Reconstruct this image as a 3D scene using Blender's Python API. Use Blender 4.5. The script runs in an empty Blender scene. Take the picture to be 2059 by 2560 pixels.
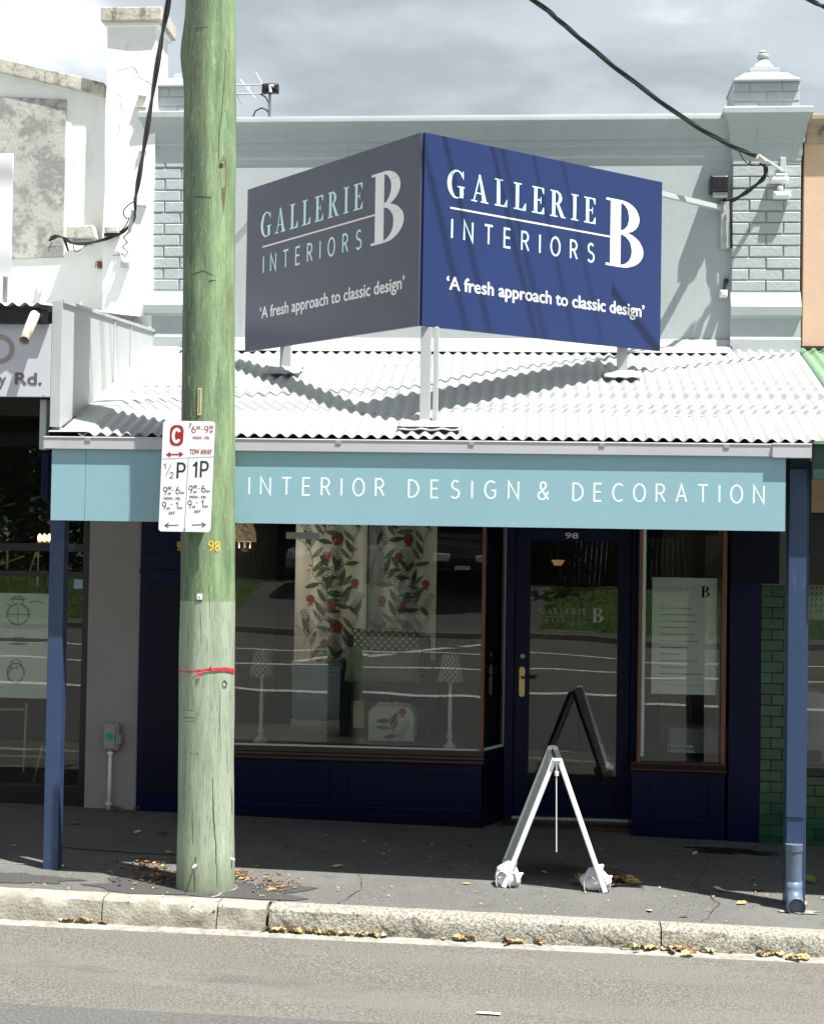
import bpy, bmesh, math, random
from math import sin, cos, pi, radians, sqrt, atan2
from mathutils import Vector, Matrix
random.seed(7)
S = bpy.context.scene
COL = S.collection

# ------------------------------------------------------------------ camera
F_PX, CX, CY = 3800.0, 1029.5, 1280.0          # photograph is 2059 x 2560
PSI, PHI, RHO, EYE = 0.085, math.atan(90/3800.0), 0.0165, 2.06
_f = Vector((-sin(PSI)*cos(PHI), cos(PSI)*cos(PHI), sin(PHI)))
_r0 = Vector((cos(PSI), sin(PSI), 0)); _u0 = _r0.cross(_f)
_r = _r0*cos(RHO) + _u0*sin(RHO); _u = -_r0*sin(RHO) + _u0*cos(RHO)
cam_d = bpy.data.cameras.new('camera'); cam = bpy.data.objects.new('camera', cam_d); COL.objects.link(cam)
M = Matrix((( _r.x, _u.x, -_f.x, 0), (_r.y, _u.y, -_f.y, 0), (_r.z, _u.z, -_f.z, EYE), (0, 0, 0, 1)))
cam.matrix_world = M
cam_d.sensor_fit = 'VERTICAL'; cam_d.sensor_height = 24.0; cam_d.lens = 24.0*F_PX/2560.0
cam_d.clip_start = 0.1; cam_d.clip_end = 2000
S.camera = cam

# ------------------------------------------------------------------ sky and sun
SUN = Vector((-0.345, 0.215, -1.0)).normalized()          # direction the light travels
elev = math.asin(-SUN.z); azim = atan2(-SUN.x, -SUN.y)  # from +Y, clockwise
w = bpy.data.worlds.new('World'); S.world = w; w.use_nodes = True
N = w.node_tree.nodes; Lk = w.node_tree.links; N.clear()
out = N.new('ShaderNodeOutputWorld'); bg = N.new('ShaderNodeBackground'); bg.inputs[1].default_value = 0.1
sky = N.new('ShaderNodeTexSky'); sky.sky_type = 'NISHITA'; sky.sun_disc = False
sky.sun_elevation = elev; sky.sun_rotation = azim
tc = N.new('ShaderNodeTexCoord'); mp = N.new('ShaderNodeMapping'); mp.inputs['Scale'].default_value = (1, 1, 2.6)
mp.inputs['Location'].default_value = (3.1, 0.4, 1.35)
n1 = N.new('ShaderNodeTexNoise'); n1.inputs['Scale'].default_value = 4.0; n1.inputs['Detail'].default_value = 8; n1.inputs['Roughness'].default_value = 0.52
n1.inputs['Distortion'].default_value = 0.25
cr = N.new('ShaderNodeValToRGB'); cr.color_ramp.interpolation = 'EASE'
e = cr.color_ramp.elements
e[0].position = 0.36; e[0].color = (0.43, 0.475, 0.505, 1)
e[1].position = 0.66; e[1].color = (1.08, 1.10, 1.10, 1)
m_ = e.new(0.50); m_.color = (0.60, 0.655, 0.69, 1)
mul = N.new('ShaderNodeVectorMath'); mul.operation = 'SCALE'; mul.inputs['Scale'].default_value = 4.85
mixs = N.new('ShaderNodeMix'); mixs.data_type = 'RGBA'; mixs.inputs['Factor'].default_value = 0.92
Lk.new(tc.outputs['Generated'], mp.inputs['Vector']); Lk.new(mp.outputs[0], n1.inputs['Vector'])
Lk.new(n1.outputs['Fac'], cr.inputs[0]); Lk.new(cr.outputs[0], mul.inputs[0])
Lk.new(sky.outputs[0], mixs.inputs['A']); Lk.new(mul.outputs[0], mixs.inputs['B'])
Lk.new(mixs.outputs['Result'], bg.inputs[0]); Lk.new(bg.outputs[0], out.inputs[0])
sd = bpy.data.lights.new('sun', 'SUN'); sd.energy = 5.0; sd.angle = radians(0.5); sd.color = (1.0, 0.965, 0.90)
so = bpy.data.objects.new('sun', sd); COL.objects.link(so)
so.rotation_euler = SUN.to_track_quat('-Z', 'Y').to_euler()
S.view_settings.view_transform = 'Standard'; S.view_settings.look = 'None'
S.view_settings.exposure = 1.20; S.view_settings.gamma = 1.0; S.view_settings.use_curve_mapping = False
S.cycles.max_bounces = 8; S.cycles.transparent_max_bounces = 16
S.cycles.use_denoising = True

# ------------------------------------------------------------------ pixel helpers (photo pixels -> real points)
def ray(px, py): return _f + _r*((px-CX)/F_PX) - _u*((py-CY)/F_PX)
def aY(px, py, Y):
    d = ray(px, py); t = Y/d.y; return Vector((0, 0, EYE)) + d*t
def aZ(px, py, Z):
    d = ray(px, py); t = (Z-EYE)/d.z; return Vector((0, 0, EYE)) + d*t
def aX(px, py, X):
    d = ray(px, py); t = X/d.x; return Vector((0, 0, EYE)) + d*t
def gz(x, y):                                            # pavement surface
    t = (11-y)/(11-8.38); t = min(max(t, -1), 1.2)
    return (1-t)*(.045-.02*x) + t*(.065-.015*x)
def gnd(px, py):
    z = 0
    for i in range(12):
        p = aZ(px, py, z); z = gz(p.x, p.y)
    return p
def rz(x, y):                                            # road surface (crowned)
    return -.063-.0085*x + .012*(min(8.25-y, 7.0)) - .012*max(0, 1.25-y)*0.6

# ------------------------------------------------------------------ materials
def mat(name, col, rough=.6, var=.15, scale=6, bump=0, bscale=60, metal=0, spec=None, stretch=None, col2=None, thr=None, coat=0, detail=5):
    m = bpy.data.materials.new(name); m.use_nodes = True
    nt = m.node_tree; n = nt.nodes; l = nt.links; b = n['Principled BSDF']
    b.inputs['Roughness'].default_value = rough; b.inputs['Metallic'].default_value = metal
    if spec is not None: b.inputs['Specular IOR Level'].default_value = spec
    if coat: b.inputs['Coat Weight'].default_value = coat; b.inputs['Coat Roughness'].default_value = .06
    t = n.new('ShaderNodeTexCoord'); g = n.new('ShaderNodeNewGeometry'); mpg = n.new('ShaderNodeMapping')
    l.new(g.outputs['Position'], mpg.inputs[0])
    if stretch: mpg.inputs['Scale'].default_value = stretch
    ns = n.new('ShaderNodeTexNoise'); ns.inputs['Scale'].default_value = scale; ns.inputs['Detail'].default_value = detail; ns.inputs['Roughness'].default_value = .6
    l.new(mpg.outputs[0], ns.inputs['Vector'])
    r = n.new('ShaderNodeValToRGB'); e = r.color_ramp.elements
    c1 = tuple(max(0, c*(1-var)) for c in col); c2 = col2 if col2 else tuple(min(1, c*(1+var)) for c in col)
    lo, hi = thr if thr else (.3, .7)
    e[0].position = lo; e[1].position = hi; e[0].color = (*c1, 1); e[1].color = (*c2, 1)
    l.new(ns.outputs['Fac'], r.inputs[0]); l.new(r.outputs[0], b.inputs['Base Color'])
    if bump:
        nb = n.new('ShaderNodeTexNoise'); nb.inputs['Scale'].default_value = bscale; nb.inputs['Detail'].default_value = 6
        l.new(mpg.outputs[0], nb.inputs['Vector'])
        bp = n.new('ShaderNodeBump'); bp.inputs['Strength'].default_value = bump; bp.inputs['Distance'].default_value = .01
        l.new(nb.outputs['Fac'], bp.inputs['Height']); l.new(bp.outputs[0], b.inputs['Normal'])
    return m
def add_layer(m, col, scale, lo, hi, stretch=(1, 1, 1), offset=(0, 0, 0), detail=6, rough=.65, fac=1.0, mask_z=None):
    """lay a second colour over a material's base colour where a noise exceeds a threshold"""
    nt = m.node_tree; n = nt.nodes; l = nt.links; b = n['Principled BSDF']
    src = b.inputs['Base Color'].links[0].from_socket
    g = n.new('ShaderNodeNewGeometry'); mpg = n.new('ShaderNodeMapping'); mpg.inputs['Scale'].default_value = stretch; mpg.inputs['Location'].default_value = offset
    l.new(g.outputs['Position'], mpg.inputs[0])
    ns = n.new('ShaderNodeTexNoise'); ns.inputs['Scale'].default_value = scale; ns.inputs['Detail'].default_value = detail; ns.inputs['Roughness'].default_value = rough
    l.new(mpg.outputs[0], ns.inputs['Vector'])
    mr = n.new('ShaderNodeMapRange'); mr.inputs['From Min'].default_value = lo; mr.inputs['From Max'].default_value = hi; mr.inputs['To Max'].default_value = fac
    l.new(ns.outputs['Fac'], mr.inputs['Value'])
    f_out = mr.outputs[0]
    if mask_z:
        sx = n.new('ShaderNodeSeparateXYZ'); l.new(g.outputs['Position'], sx.inputs[0])
        m2 = n.new('ShaderNodeMapRange'); m2.inputs['From Min'].default_value = mask_z[0]; m2.inputs['From Max'].default_value = mask_z[1]
        l.new(sx.outputs['Z'], m2.inputs['Value']); mm = n.new('ShaderNodeMath'); mm.operation = 'MULTIPLY'
        l.new(f_out, mm.inputs[0]); l.new(m2.outputs[0], mm.inputs[1]); f_out = mm.outputs[0]
    mx = n.new('ShaderNodeMix'); mx.data_type = 'RGBA'; mx.inputs['B'].default_value = (*col, 1)
    l.new(f_out, mx.inputs['Factor']); l.new(src, mx.inputs['A']); l.new(mx.outputs['Result'], b.inputs['Base Color'])
    return m
def emis(name, col, st):
    m = bpy.data.materials.new(name); m.use_nodes = True; b = m.node_tree.nodes['Principled BSDF']
    b.inputs['Base Color'].default_value = (*col, 1); b.inputs['Emission Color'].default_value = (*col, 1); b.inputs['Emission Strength'].default_value = st
    return m
def glass_mat(name, tint=(.93, .96, .94), wave=.0012):
    m = bpy.data.materials.new(name); m.use_nodes = True; nt = m.node_tree; n = nt.nodes; l = nt.links; n.clear()
    o = n.new('ShaderNodeOutputMaterial'); tr = n.new('ShaderNodeBsdfTransparent'); gl = n.new('ShaderNodeBsdfGlossy'); mx = n.new('ShaderNodeMixShader')
    fr = n.new('ShaderNodeFresnel'); fr.inputs['IOR'].default_value = 1.58
    tr.inputs[0].default_value = (*tint, 1); gl.inputs['Roughness'].default_value = 0.0
    ns = n.new('ShaderNodeTexNoise'); ns.inputs['Scale'].default_value = 1.3; ns.inputs['Detail'].default_value = 1
    g = n.new('ShaderNodeNewGeometry'); l.new(g.outputs['Position'], ns.inputs['Vector'])
    bp = n.new('ShaderNodeBump'); bp.inputs['Strength'].default_value = 1; bp.inputs['Distance'].default_value = wave
    l.new(ns.outputs['Fac'], bp.inputs['Height']); l.new(bp.outputs[0], gl.inputs['Normal'])
    l.new(fr.outputs[0], mx.inputs[0]); l.new(tr.outputs[0], mx.inputs[1]); l.new(gl.outputs[0], mx.inputs[2]); l.new(mx.outputs[0], o.inputs[0])
    return m

# ------------------------------------------------------------------ mesh builder
class MB:
    def __init__(s): s.v = []; s.f = []; s.m = []; s.mi = 0
    def add(s, vs, fs):
        o = len(s.v); s.v += [tuple(v) for v in vs]; s.f += [tuple(i+o for i in f) for f in fs]; s.m += [s.mi]*len(fs); return s
    def box(s, x0, x1, y0, y1, z0, z1):
        s.add([(x0,y0,z0),(x1,y0,z0),(x1,y1,z0),(x0,y1,z0),(x0,y0,z1),(x1,y0,z1),(x1,y1,z1),(x0,y1,z1)],
              [(0,3,2,1),(4,5,6,7),(0,1,5,4),(1,2,6,5),(2,3,7,6),(3,0,4,7)]); return s
    def cbox(s, x0, x1, y0, y1, z0, z1, c=.003):                     # box with a chamfered front
        s.add([(x0,y1,z0),(x1,y1,z0),(x1,y1,z1),(x0,y1,z1),(x0,y0+c,z0),(x1,y0+c,z0),(x1,y0+c,z1),(x0,y0+c,z1),
               (x0+c,y0,z0+c),(x1-c,y0,z0+c),(x1-c,y0,z1-c),(x0+c,y0,z1-c)],
              [(0,3,2,1),(0,1,5,4),(1,2,6,5),(2,3,7,6),(3,0,4,7),(4,5,9,8),(5,6,10,9),(6,7,11,10),(7,4,8,11),(8,9,10,11)]); return s
    def bar(s, a, b, wx, wy, up=Vector((0,0,1))):                     # square bar from a to b
        a = Vector(a); b = Vector(b); d = (b-a).normalized()
        if abs(d.dot(up)) > .98: up = Vector((0,1,0))
        x = d.cross(up).normalized(); y = x.cross(d).normalized()
        vs = [p + x*sx*wx/2 + y*sy*wy/2 for p in (a, b) for sx, sy in ((-1,-1),(1,-1),(1,1),(-1,1))]
        s.add(vs, [(0,3,2,1),(4,5,6,7),(0,1,5,4),(1,2,6,5),(2,3,7,6),(3,0,4,7)]); return s
    def tube(s, pts, r, n=8, cap=True):
        pts = [Vector(p) for p in pts]; k = len(pts); rr = r if isinstance(r, (list, tuple)) else [r]*k
        o = len(s.v); prev = None
        for i, p in enumerate(pts):
            d = (pts[min(i+1, k-1)] - pts[max(i-1, 0)]).normalized()
            if prev is None:
                up = Vector((0,0,1)) if abs(d.z) < .9 else Vector((0,1,0)); x = d.cross(up).normalized()
            else:
                x = (prev - d*prev.dot(d)).normalized()
            prev = x; y = d.cross(x)
            for j in range(n):
                a = 2*pi*j/n; s.v.append(tuple(p + x*cos(a)*rr[i] + y*sin(a)*rr[i]))
        for i in range(k-1):
            for j in range(n):
                a = o+i*n+j; b = o+i*n+(j+1) % n
                s.f.append((a, b, b+n, a+n)); s.m.append(s.mi)
        if cap:
            s.f.append(tuple(o+j for j in range(n))[::-1]); s.m.append(s.mi)
            s.f.append(tuple(o+(k-1)*n+j for j in range(n))); s.m.append(s.mi)
        return s
    def lathe(s, prof, c, n=24, sx=1, sy=1):                        # prof: (radius, z)
        o = len(s.v)
        for r, z in prof:
            for j in range(n):
                a = 2*pi*j/n; s.v.append((c[0]+r*cos(a)*sx, c[1]+r*sin(a)*sy, c[2]+z))
        for i in range(len(prof)-1):
            for j in range(n):
                a = o+i*n+j; b = o+i*n+(j+1) % n; s.f.append((a, b, b+n, a+n)); s.m.append(s.mi)
        s.f.append(tuple(o+j for j in range(n))[::-1]); s.m.append(s.mi)
        s.f.append(tuple(o+(len(prof)-1)*n+j for j in range(n))); s.m.append(s.mi); return s
    def sqlathe(s, prof, c):                                         # square section: (half width, z)
        for i in range(len(prof)): pass
        o = len(s.v)
        for r, z in prof:
            for a, b in ((-1,-1),(1,-1),(1,1),(-1,1)): s.v.append((c[0]+a*r, c[1]+b*r, c[2]+z))
        for i in range(len(prof)-1):
            for j in range(4):
                a = o+i*4+j; b = o+i*4+(j+1) % 4; s.f.append((a, b, b+4, a+4)); s.m.append(s.mi)
        s.f.append((o+3, o+2, o+1, o)); k = o+(len(prof)-1)*4; s.f.append((k, k+1, k+2, k+3)); s.m += [s.mi]*2; return s
    def extrude_x(s, prof, x0, x1):                                  # prof of (y,z), anticlockwise seen from +x
        n = len(prof); o = len(s.v)
        for x in (x0, x1):
            for y, z in prof: s.v.append((x, y, z))
        for j in range(n):
            k = (j+1) % n; s.f.append((o+j, o+k, o+n+k, o+n+j)); s.m.append(s.mi)
        s.f.append(tuple(o+j for j in range(n))[::-1]); s.f.append(tuple(o+n+j for j in range(n))); s.m += [s.mi]*2; return s
    def prism(s, poly, vec):                                         # poly of 3-D points, pushed along vec
        n = len(poly); o = len(s.v); vec = Vector(vec)
        for p in poly: s.v.append(tuple(p))
        for p in poly: s.v.append(tuple(Vector(p)+vec))
        for j in range(n):
            k = (j+1) % n; s.f.append((o+j, o+k, o+n+k, o+n+j)); s.m.append(s.mi)
        s.f.append(tuple(o+j for j in range(n))[::-1]); s.f.append(tuple(o+n+j for j in range(n))); s.m += [s.mi]*2; return s
    def mesh(s, name, mats, smooth=False, fix=True):
        me = bpy.data.meshes.new(name); me.from_pydata(s.v, [], s.f)
        for m in (mats if isinstance(mats, (list, tuple)) else [mats]): me.materials.append(m)
        for p, i in zip(me.polygons, s.m): p.material_index = i
        if fix:
            b = bmesh.new(); b.from_mesh(me); bmesh.ops.recalc_face_normals(b, faces=b.faces); b.to_mesh(me); b.free()
        if smooth:
            for p in me.polygons: p.use_smooth = True
        me.update(); return me
    def build(s, name, mats, parent=None, smooth=False, bevel=0, fix=True, auto=None):
        me = s.mesh(name, mats, smooth, fix); o = bpy.data.objects.new(name, me); COL.objects.link(o)
        if bevel:
            bv = o.modifiers.new('bevel', 'BEVEL'); bv.width = bevel; bv.segments = 2; bv.limit_method = 'ANGLE'; bv.angle_limit = radians(40)
        if auto:
            for p in me.polygons: p.use_smooth = True
            me.set_sharp_from_angle(angle=radians(auto))
        if parent: link_to(o, parent)
        return o
def link_to(o, parent):
    o.parent = parent
    o.matrix_parent_inverse = Matrix.Translation(parent.location).inverted() if (parent.type == 'EMPTY' and parent.parent is None) else Matrix()
def part(name, parent):                                              # an Empty that is a part and holds sub-parts
    o = bpy.data.objects.new(name, None); COL.objects.link(o); o.empty_display_size = .1; link_to(o, parent); return o
def dup(o, off=None, label=None, par=None):
    c = o.copy(); COL.objects.link(c)
    if par: c.parent = par; c.matrix_parent_inverse = o.matrix_parent_inverse.copy()
    if off is not None: c.location = o.location + Vector(off)
    if label: c['label'] = label
    for ch in o.children: dup(ch, None, None, c)
    return c
def thing(name, label, cat, loc, group=None):
    o = bpy.data.objects.new(name, None); COL.objects.link(o); o.location = loc; o.empty_display_size = .2
    o['label'] = label; o['category'] = cat
    if group: o['group'] = group
    return o
def tag(o, label, cat, group=None):
    o['label'] = label; o['category'] = cat
    if group: o['group'] = group
    return o
def struct(o): o['kind'] = 'structure'; return o
def stuff(o): o['kind'] = 'stuff'; return o

# ------------------------------------------------------------------ flat print on a plane
class Pl:
    def __init__(s, o, u, n, off=.0015):
        s.o = Vector(o); s.u = Vector(u).normalized(); s.n = Vector(n).normalized(); s.off = off; s.up = Vector((0,0,1))
    def p(s, a, z, k=0): return s.o + s.u*a + s.up*z + s.n*(s.off + k)
def poly(mb, pl, pts, k=0):
    vs = [pl.p(a, z, k) for a, z in pts]; o = len(mb.v); mb.v += [tuple(v) for v in vs]
    mb.f.append(tuple(range(o, o+len(vs)))); mb.m.append(mb.mi)
def ribbon(mb, pl, pts, wd, k=0, closed=False):
    n = len(pts); L = []; R = []
    for i in range(n):
        if closed: a = pts[(i-1) % n]; b = pts[(i+1) % n]
        else: a = pts[max(i-1, 0)]; b = pts[min(i+1, n-1)]
        p = pts[i]
        d1 = Vector((p[0]-a[0], p[1]-a[1])); d2 = Vector((b[0]-p[0], b[1]-p[1]))
        if d1.length < 1e-9: d1 = d2
        if d2.length < 1e-9: d2 = d1
        d1.normalize(); d2.normalize(); t = (d1+d2)
        t = t.normalized() if t.length > 1e-6 else d1
        nn = Vector((-t.y, t.x)); c = max(.35, nn.dot(Vector((-d1.y, d1.x)))); h = wd/2/c
        L.append((p[0]+nn.x*h, p[1]+nn.y*h)); R.append((p[0]-nn.x*h, p[1]-nn.y*h))
    for i in range(n if closed else n-1):
        j = (i+1) % n; poly(mb, pl, [L[i], R[i], R[j], L[j]], k+(i % 12)*.000015)
def arc(cx, cy, rx, ry, a0, a1, n=14): return [(cx+rx*cos(radians(a0+(a1-a0)*i/n)), cy+ry*sin(radians(a0+(a1-a0)*i/n))) for i in range(n+1)]
SANS = {
 'I': (0, [[(0,0),(0,1)]]),
 'N': (.56, [[(0,0),(0,1),(.56,0),(.56,1)]]),
 'T': (.56, [[(0,1),(.56,1)], [(.28,.98),(.28,0)]]),
 'E': (.42, [[(.42,1),(0,1),(0,0),(.42,0)], [(0,.52),(.38,.52)]]),
 'R': (.48, [[(0,0),(0,1)]+arc(.2,.745,.24,.255,90,-90)+[(0,.49)], [(.22,.49),(.48,0)]]),
 'O': (.64, [arc(.32,.5,.32,.5,0,360,28)]),
 'S': (.46, [arc(.24,.755,.2,.245,35,270,14)[:-1]+arc(.22,.25,.24,.26,90,-145,14)]),
 'D': (.56, [[(0,0),(0,1),(.12,1)]+arc(.12,.5,.44,.5,80,-80)+[(.12,0),(0,0)]]),
 'G': (.62, [arc(.34,.5,.34,.5,50,318,22)+[(.6,.46),(.36,.46)]]),
 'C': (.54, [arc(.34,.5,.34,.5,52,308,22)]),
 'A': (.58, [[(0,0),(.29,1),(.58,0)], [(.1,.34),(.48,.34)]]),
 '&': (.58, [[(.60,0),(.15,.64)]+arc(.29,.81,.16,.19,215,-45,12)+[(.13,.42)]+arc(.23,.23,.22,.23,135,315,12)+[(.47,.22),(.58,.46)]]),
}
def sans(mb, pl, word, a0, a1, z0, h, wd, each=None):
    ws = [SANS[c][0]*h for c in word]; gap = (a1-a0-sum(ws))/(len(word)-1); a = a0
    for c, wv in zip(word, ws):
        if each: mb = MB()
        for i, st in enumerate(SANS[c][1]):
            ribbon(mb, pl, [(a+x*h, z0+y*h) for x, y in st], wd, i*.0003)
        if each: mb.build('letter', each[0], each[1], fix=False)
        a += wv+gap
def V(x0, x1, y0, y1): return [(x0,y0),(x1,y0),(x1,y1),(x0,y1)]
def cres(co, ro, ci, ri, a0, a1, n=18):
    A = arc(co[0], co[1], ro[0], ro[1], a0, a1, n); B = arc(ci[0], ci[1], ri[0], ri[1], a0, a1, n)
    return [[A[i], B[i], B[i+1], A[i+1]] for i in range(n)]
SERIF = {
 'L': (.60, [V(.1,.26,0,1), V(0,.38,.955,1), V(0,.6,0,.05), [(.6,.03),(.6,.28),(.565,.28),(.42,.03)]]),
 'E': (.60, [V(.1,.26,0,1), V(0,.58,.95,1), V(0,.6,0,.05), [(.6,.03),(.6,.26),(.565,.26),(.44,.03)], [(.58,.97),(.58,.76),(.545,.76),(.44,.97)], V(.2,.44,.485,.535), V(.41,.445,.38,.64)]),
 'I': (.37, [V(.105,.265,0,1), V(0,.37,.955,1), V(0,.37,0,.045)]),
 'R': (.76, [V(.1,.26,0,1), V(0,.38,.955,1), V(0,.37,0,.045)] + cres((.26,.735),(.33,.265),(.25,.735),(.18,.215),90,-90) + [[(.3,.51),(.42,.55),(.74,0),(.55,0)], V(.54,.78,0,.04)]),
 'A': (.80, [[(.1,.03),(.155,.03),(.40,.92),(.37,1.01)], [(.34,1.01),(.42,1.01),(.72,.03),(.53,.03)], V(.2,.6,.3,.345), V(0,.27,0,.045), V(.44,.8,0,.045)]),
 'G': (.80, cres((.42,.5),(.42,.52),(.46,.5),(.27,.465),38,325,26) + [V(.56,.73,.02,.42), V(.46,.8,.40,.445), [(.70,1.0),(.74,1.0),(.745,.72),(.71,.72)]]),
 'B': (.77, [V(.09,.30,0,1), V(0,.34,.965,1), V(0,.34,0,.035)] + cres((.30,.755),(.38,.245),(.28,.755),(.185,.205),90,-90) + cres((.30,.27),(.47,.27),(.28,.265),(.25,.228),90,-90)),
}
def serif(mb, pl, word, a0, a1, z0, h, z1=None, sx=1.0, each=None):
    ws = [SERIF[c][0]*h*sx for c in word]; gap = (a1-a0-sum(ws))/max(1, len(word)-1); a = a0
    for c, wv in zip(word, ws):
        if each: mb = MB()
        for i, pg in enumerate(SERIF[c][1]):
            poly(mb, pl, [(a+x*h*sx, z0+y*h) for x, y in pg], (i % 9)*.00025)
        if each: mb.build('letter', each[0], each[1], fix=False)
        a += wv+gap
_tc = {}
def font_polys(body, spacing=1.0):
    k = (body, spacing)
    if k in _tc: return _tc[k]
    cu = bpy.data.curves.new('t', 'FONT'); cu.body = body; cu.resolution_u = 3; cu.space_character = spacing
    o = bpy.data.objects.new('t', cu); COL.objects.link(o); dg = bpy.context.evaluated_depsgraph_get(); dg.update()
    me = o.evaluated_get(dg).to_mesh(); vs = [(v.co.x, v.co.y) for v in me.vertices]; fs = [tuple(p.vertices) for p in me.polygons]
    o.evaluated_get(dg).to_mesh_clear(); bpy.data.objects.remove(o); bpy.data.curves.remove(cu)
    _tc[k] = (vs, fs); return vs, fs
def text(mb, pl, body, a0, a1, z0, cap, bold=0, spacing=1.0, k=0, shear=0):
    """a0..a1 extent on the plane; cap is the height of a capital letter (Bfont capital is 0.729 of size approx)"""
    vs, fs = font_polys(body, spacing)
    if not vs: return
    x0 = min(v[0] for v in vs); x1 = max(v[0] for v in vs); s = cap/.72; sx = (a1-a0)/(x1-x0)
    reps = [(0, 0)] if not bold else [(-bold, 0), (bold, 0), (0, bold*.7), (0, -bold*.7)]
    for r, (dx, dz) in enumerate(reps):
        o = len(mb.v)
        for x, y in vs: mb.v.append(tuple(pl.p(a0+(x-x0)*sx+dx+shear*y*s, z0+y*s+dz, k+r*.00025)))
        for f in fs: mb.f.append(tuple(i+o for i in f)); mb.m.append(mb.mi)
# ================================================================== MATERIALS
M_ = {}
M_['road'] = mat('asphalt_road', (.070,.069,.061), .88, .0, 95, .7, 110, col2=(.215,.208,.178), thr=(.40,.72), detail=3)
add_layer(M_['road'], (.055,.054,.05), 60, .56, .70, offset=(4,2,0), fac=.75)
add_layer(M_['road'], (.150,.145,.130), 1.1, .45, .62, stretch=(.35,2,1), fac=.40)
add_layer(M_['road'], (.050,.050,.048), 1.6, .60, .74, stretch=(.6,1.6,1), offset=(7,3,1), fac=.45)
M_['road2'] = mat('asphalt_new', (.098,.098,.095), .9, .3, 90, .5, 100, col2=(.165,.165,.158), thr=(.45,.8), detail=3)
M_['pave'] = mat('asphalt_pavement', (.104,.105,.101), .9, .25, 110, .6, 120, col2=(.205,.205,.192), thr=(.45,.78), detail=3)
add_layer(M_['pave'], (.14,.14,.135), 1.7, .48, .62, fac=.45)
add_layer(M_['pave'], (.06,.06,.06), 4.5, .60, .70, offset=(2,5,0), fac=.6)
M_['patch'] = mat('asphalt_patch', (.055,.055,.056), .9, .4, 90, .9, 120)
M_['apron'] = mat('gutter_concrete', (.25,.243,.215), .85, .45, 14, .3, 120)
M_['kerb'] = mat('kerb_sandstone', (.265,.25,.205), .88, .3, 9, .6, 60, col2=(.40,.38,.32))
add_layer(M_['kerb'], (.19,.175,.145), 22, .55, .68, stretch=(1,1,2), fac=.7)
M_['kerb2'] = mat('kerb_bluestone', (.20,.192,.162), .9, .45, 60, .9, 80, col2=(.36,.345,.295), thr=(.34,.60))
M_['grey'] = mat('grey_render_paint', (.405,.45,.465), .62, .05, 2.5, .12, 45)
add_layer(M_['grey'], (.36,.385,.385), 2.2, .55, .75, stretch=(2.5,2.5,.5), fac=.4)
add_layer(M_['grey'], (.30,.31,.29), 7, .60, .72, stretch=(3.5,3.5,.22), offset=(3,1,0), fac=.45)
M_['greybrick'] = mat('grey_painted_brick', (.40,.445,.46), .6, .08, 9, .3, 38)
M_['mortar'] = mat('grey_painted_mortar', (.35,.385,.40), .7, .2, 12, .5, 60)
M_['white'] = mat('white_render', (.84,.84,.81), .75, .06, 2.0, .35, 22)
add_layer(M_['white'], (.60,.57,.50), 3.0, .62, .80, stretch=(2.2,2.2,.6), fac=.6)
M_['coping'] = mat('weathered_coping', (.50,.48,.42), .85, .15, 5, .5, 30)
add_layer(M_['coping'], (.16,.14,.10), 7, .52, .66, stretch=(2,2,1), fac=.85)
M_['cement'] = mat('bare_cement', (.44,.435,.40), .85, .12, 3, .3, 40)
add_layer(M_['cement'], (.25,.247,.24), 4.2, .47, .55, offset=(7,1,3), detail=11, rough=.74, fac=.95)
M_['peach'] = mat('peach_render', (.66,.45,.33), .8, .05, 6, .15, 60)
M_['peachtrim'] = mat('peach_coping', (.45,.34,.27), .8, .2, 6, .3, 30)
add_layer(M_['peachtrim'], (.16,.10,.06), 9, .56, .66, fac=.9)
M_['roofw'] = mat('white_roof_iron', (.34,.357,.353), .5, .04, 2.0, .05, 30)
add_layer(M_['roofw'], (.30,.31,.295), 2.6, .58, .78, stretch=(6,1,1), fac=.5)
add_layer(M_['roofw'], (.20,.19,.17), 9, .64, .74, stretch=(5,.6,1), offset=(2,2,0), fac=.35)
M_['roofg'] = mat('green_roof_iron', (.15,.27,.16), .5, .12, 8)
M_['gutter'] = mat('gutter_paint', (.48,.48,.52), .4, .06, 4)
M_['metal'] = mat('pale_grey_metal', (.44,.475,.48), .45, .05, 3)
M_['fascia'] = mat('pale_blue_board', (.262,.442,.512), .35, .03, 2.2, 0)
add_layer(M_['fascia'], (.235,.41,.47), 3.1, .58, .8, stretch=(1,1,3), fac=.35)
add_layer(M_['fascia'], (.16,.28,.31), 6, .60, .75, stretch=(6,6,.5), offset=(5,0,1), fac=.18)
M_['lblue'] = mat('pale_lettering', (.80,.90,.92), .5, .03)
M_['navy'] = mat('navy_gloss_paint', (.0010,.0034,.034), .35, .15, 3, .02, 30, spec=.2)
M_['navyd'] = mat('dark_navy_paint', (.0008,.0020,.014), .4, .15, 3, spec=.2)
M_['bpost'] = mat('steel_blue_paint', (.030,.056,.122), .38, .10, 7, .03, 30)
add_layer(M_['bpost'], (.11,.14,.17), 14, .60, .70, stretch=(2,2,1), offset=(1,1,1), fac=.5)
M_['pipeg'] = mat('blue_grey_pvc', (.10,.14,.20), .4, .12, 8)
M_['timber'] = mat('varnished_timber', (.17,.068,.032), .35, .3, 3, .1, 30, stretch=(20,20,2))
M_['timberd'] = mat('dark_timber', (.038,.018,.012), .4, .3, 4, .1, 30, stretch=(2,20,20))
M_['black'] = mat('black_paint', (.010,.011,.013), .35, .2, 5)
M_['rubber'] = mat('black_cable', (.012,.012,.016), .5, .2, 5)
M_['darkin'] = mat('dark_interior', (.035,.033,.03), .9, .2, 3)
M_['floorin'] = mat('interior_floor', (.13,.12,.105), .7, .2, 8)
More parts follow.
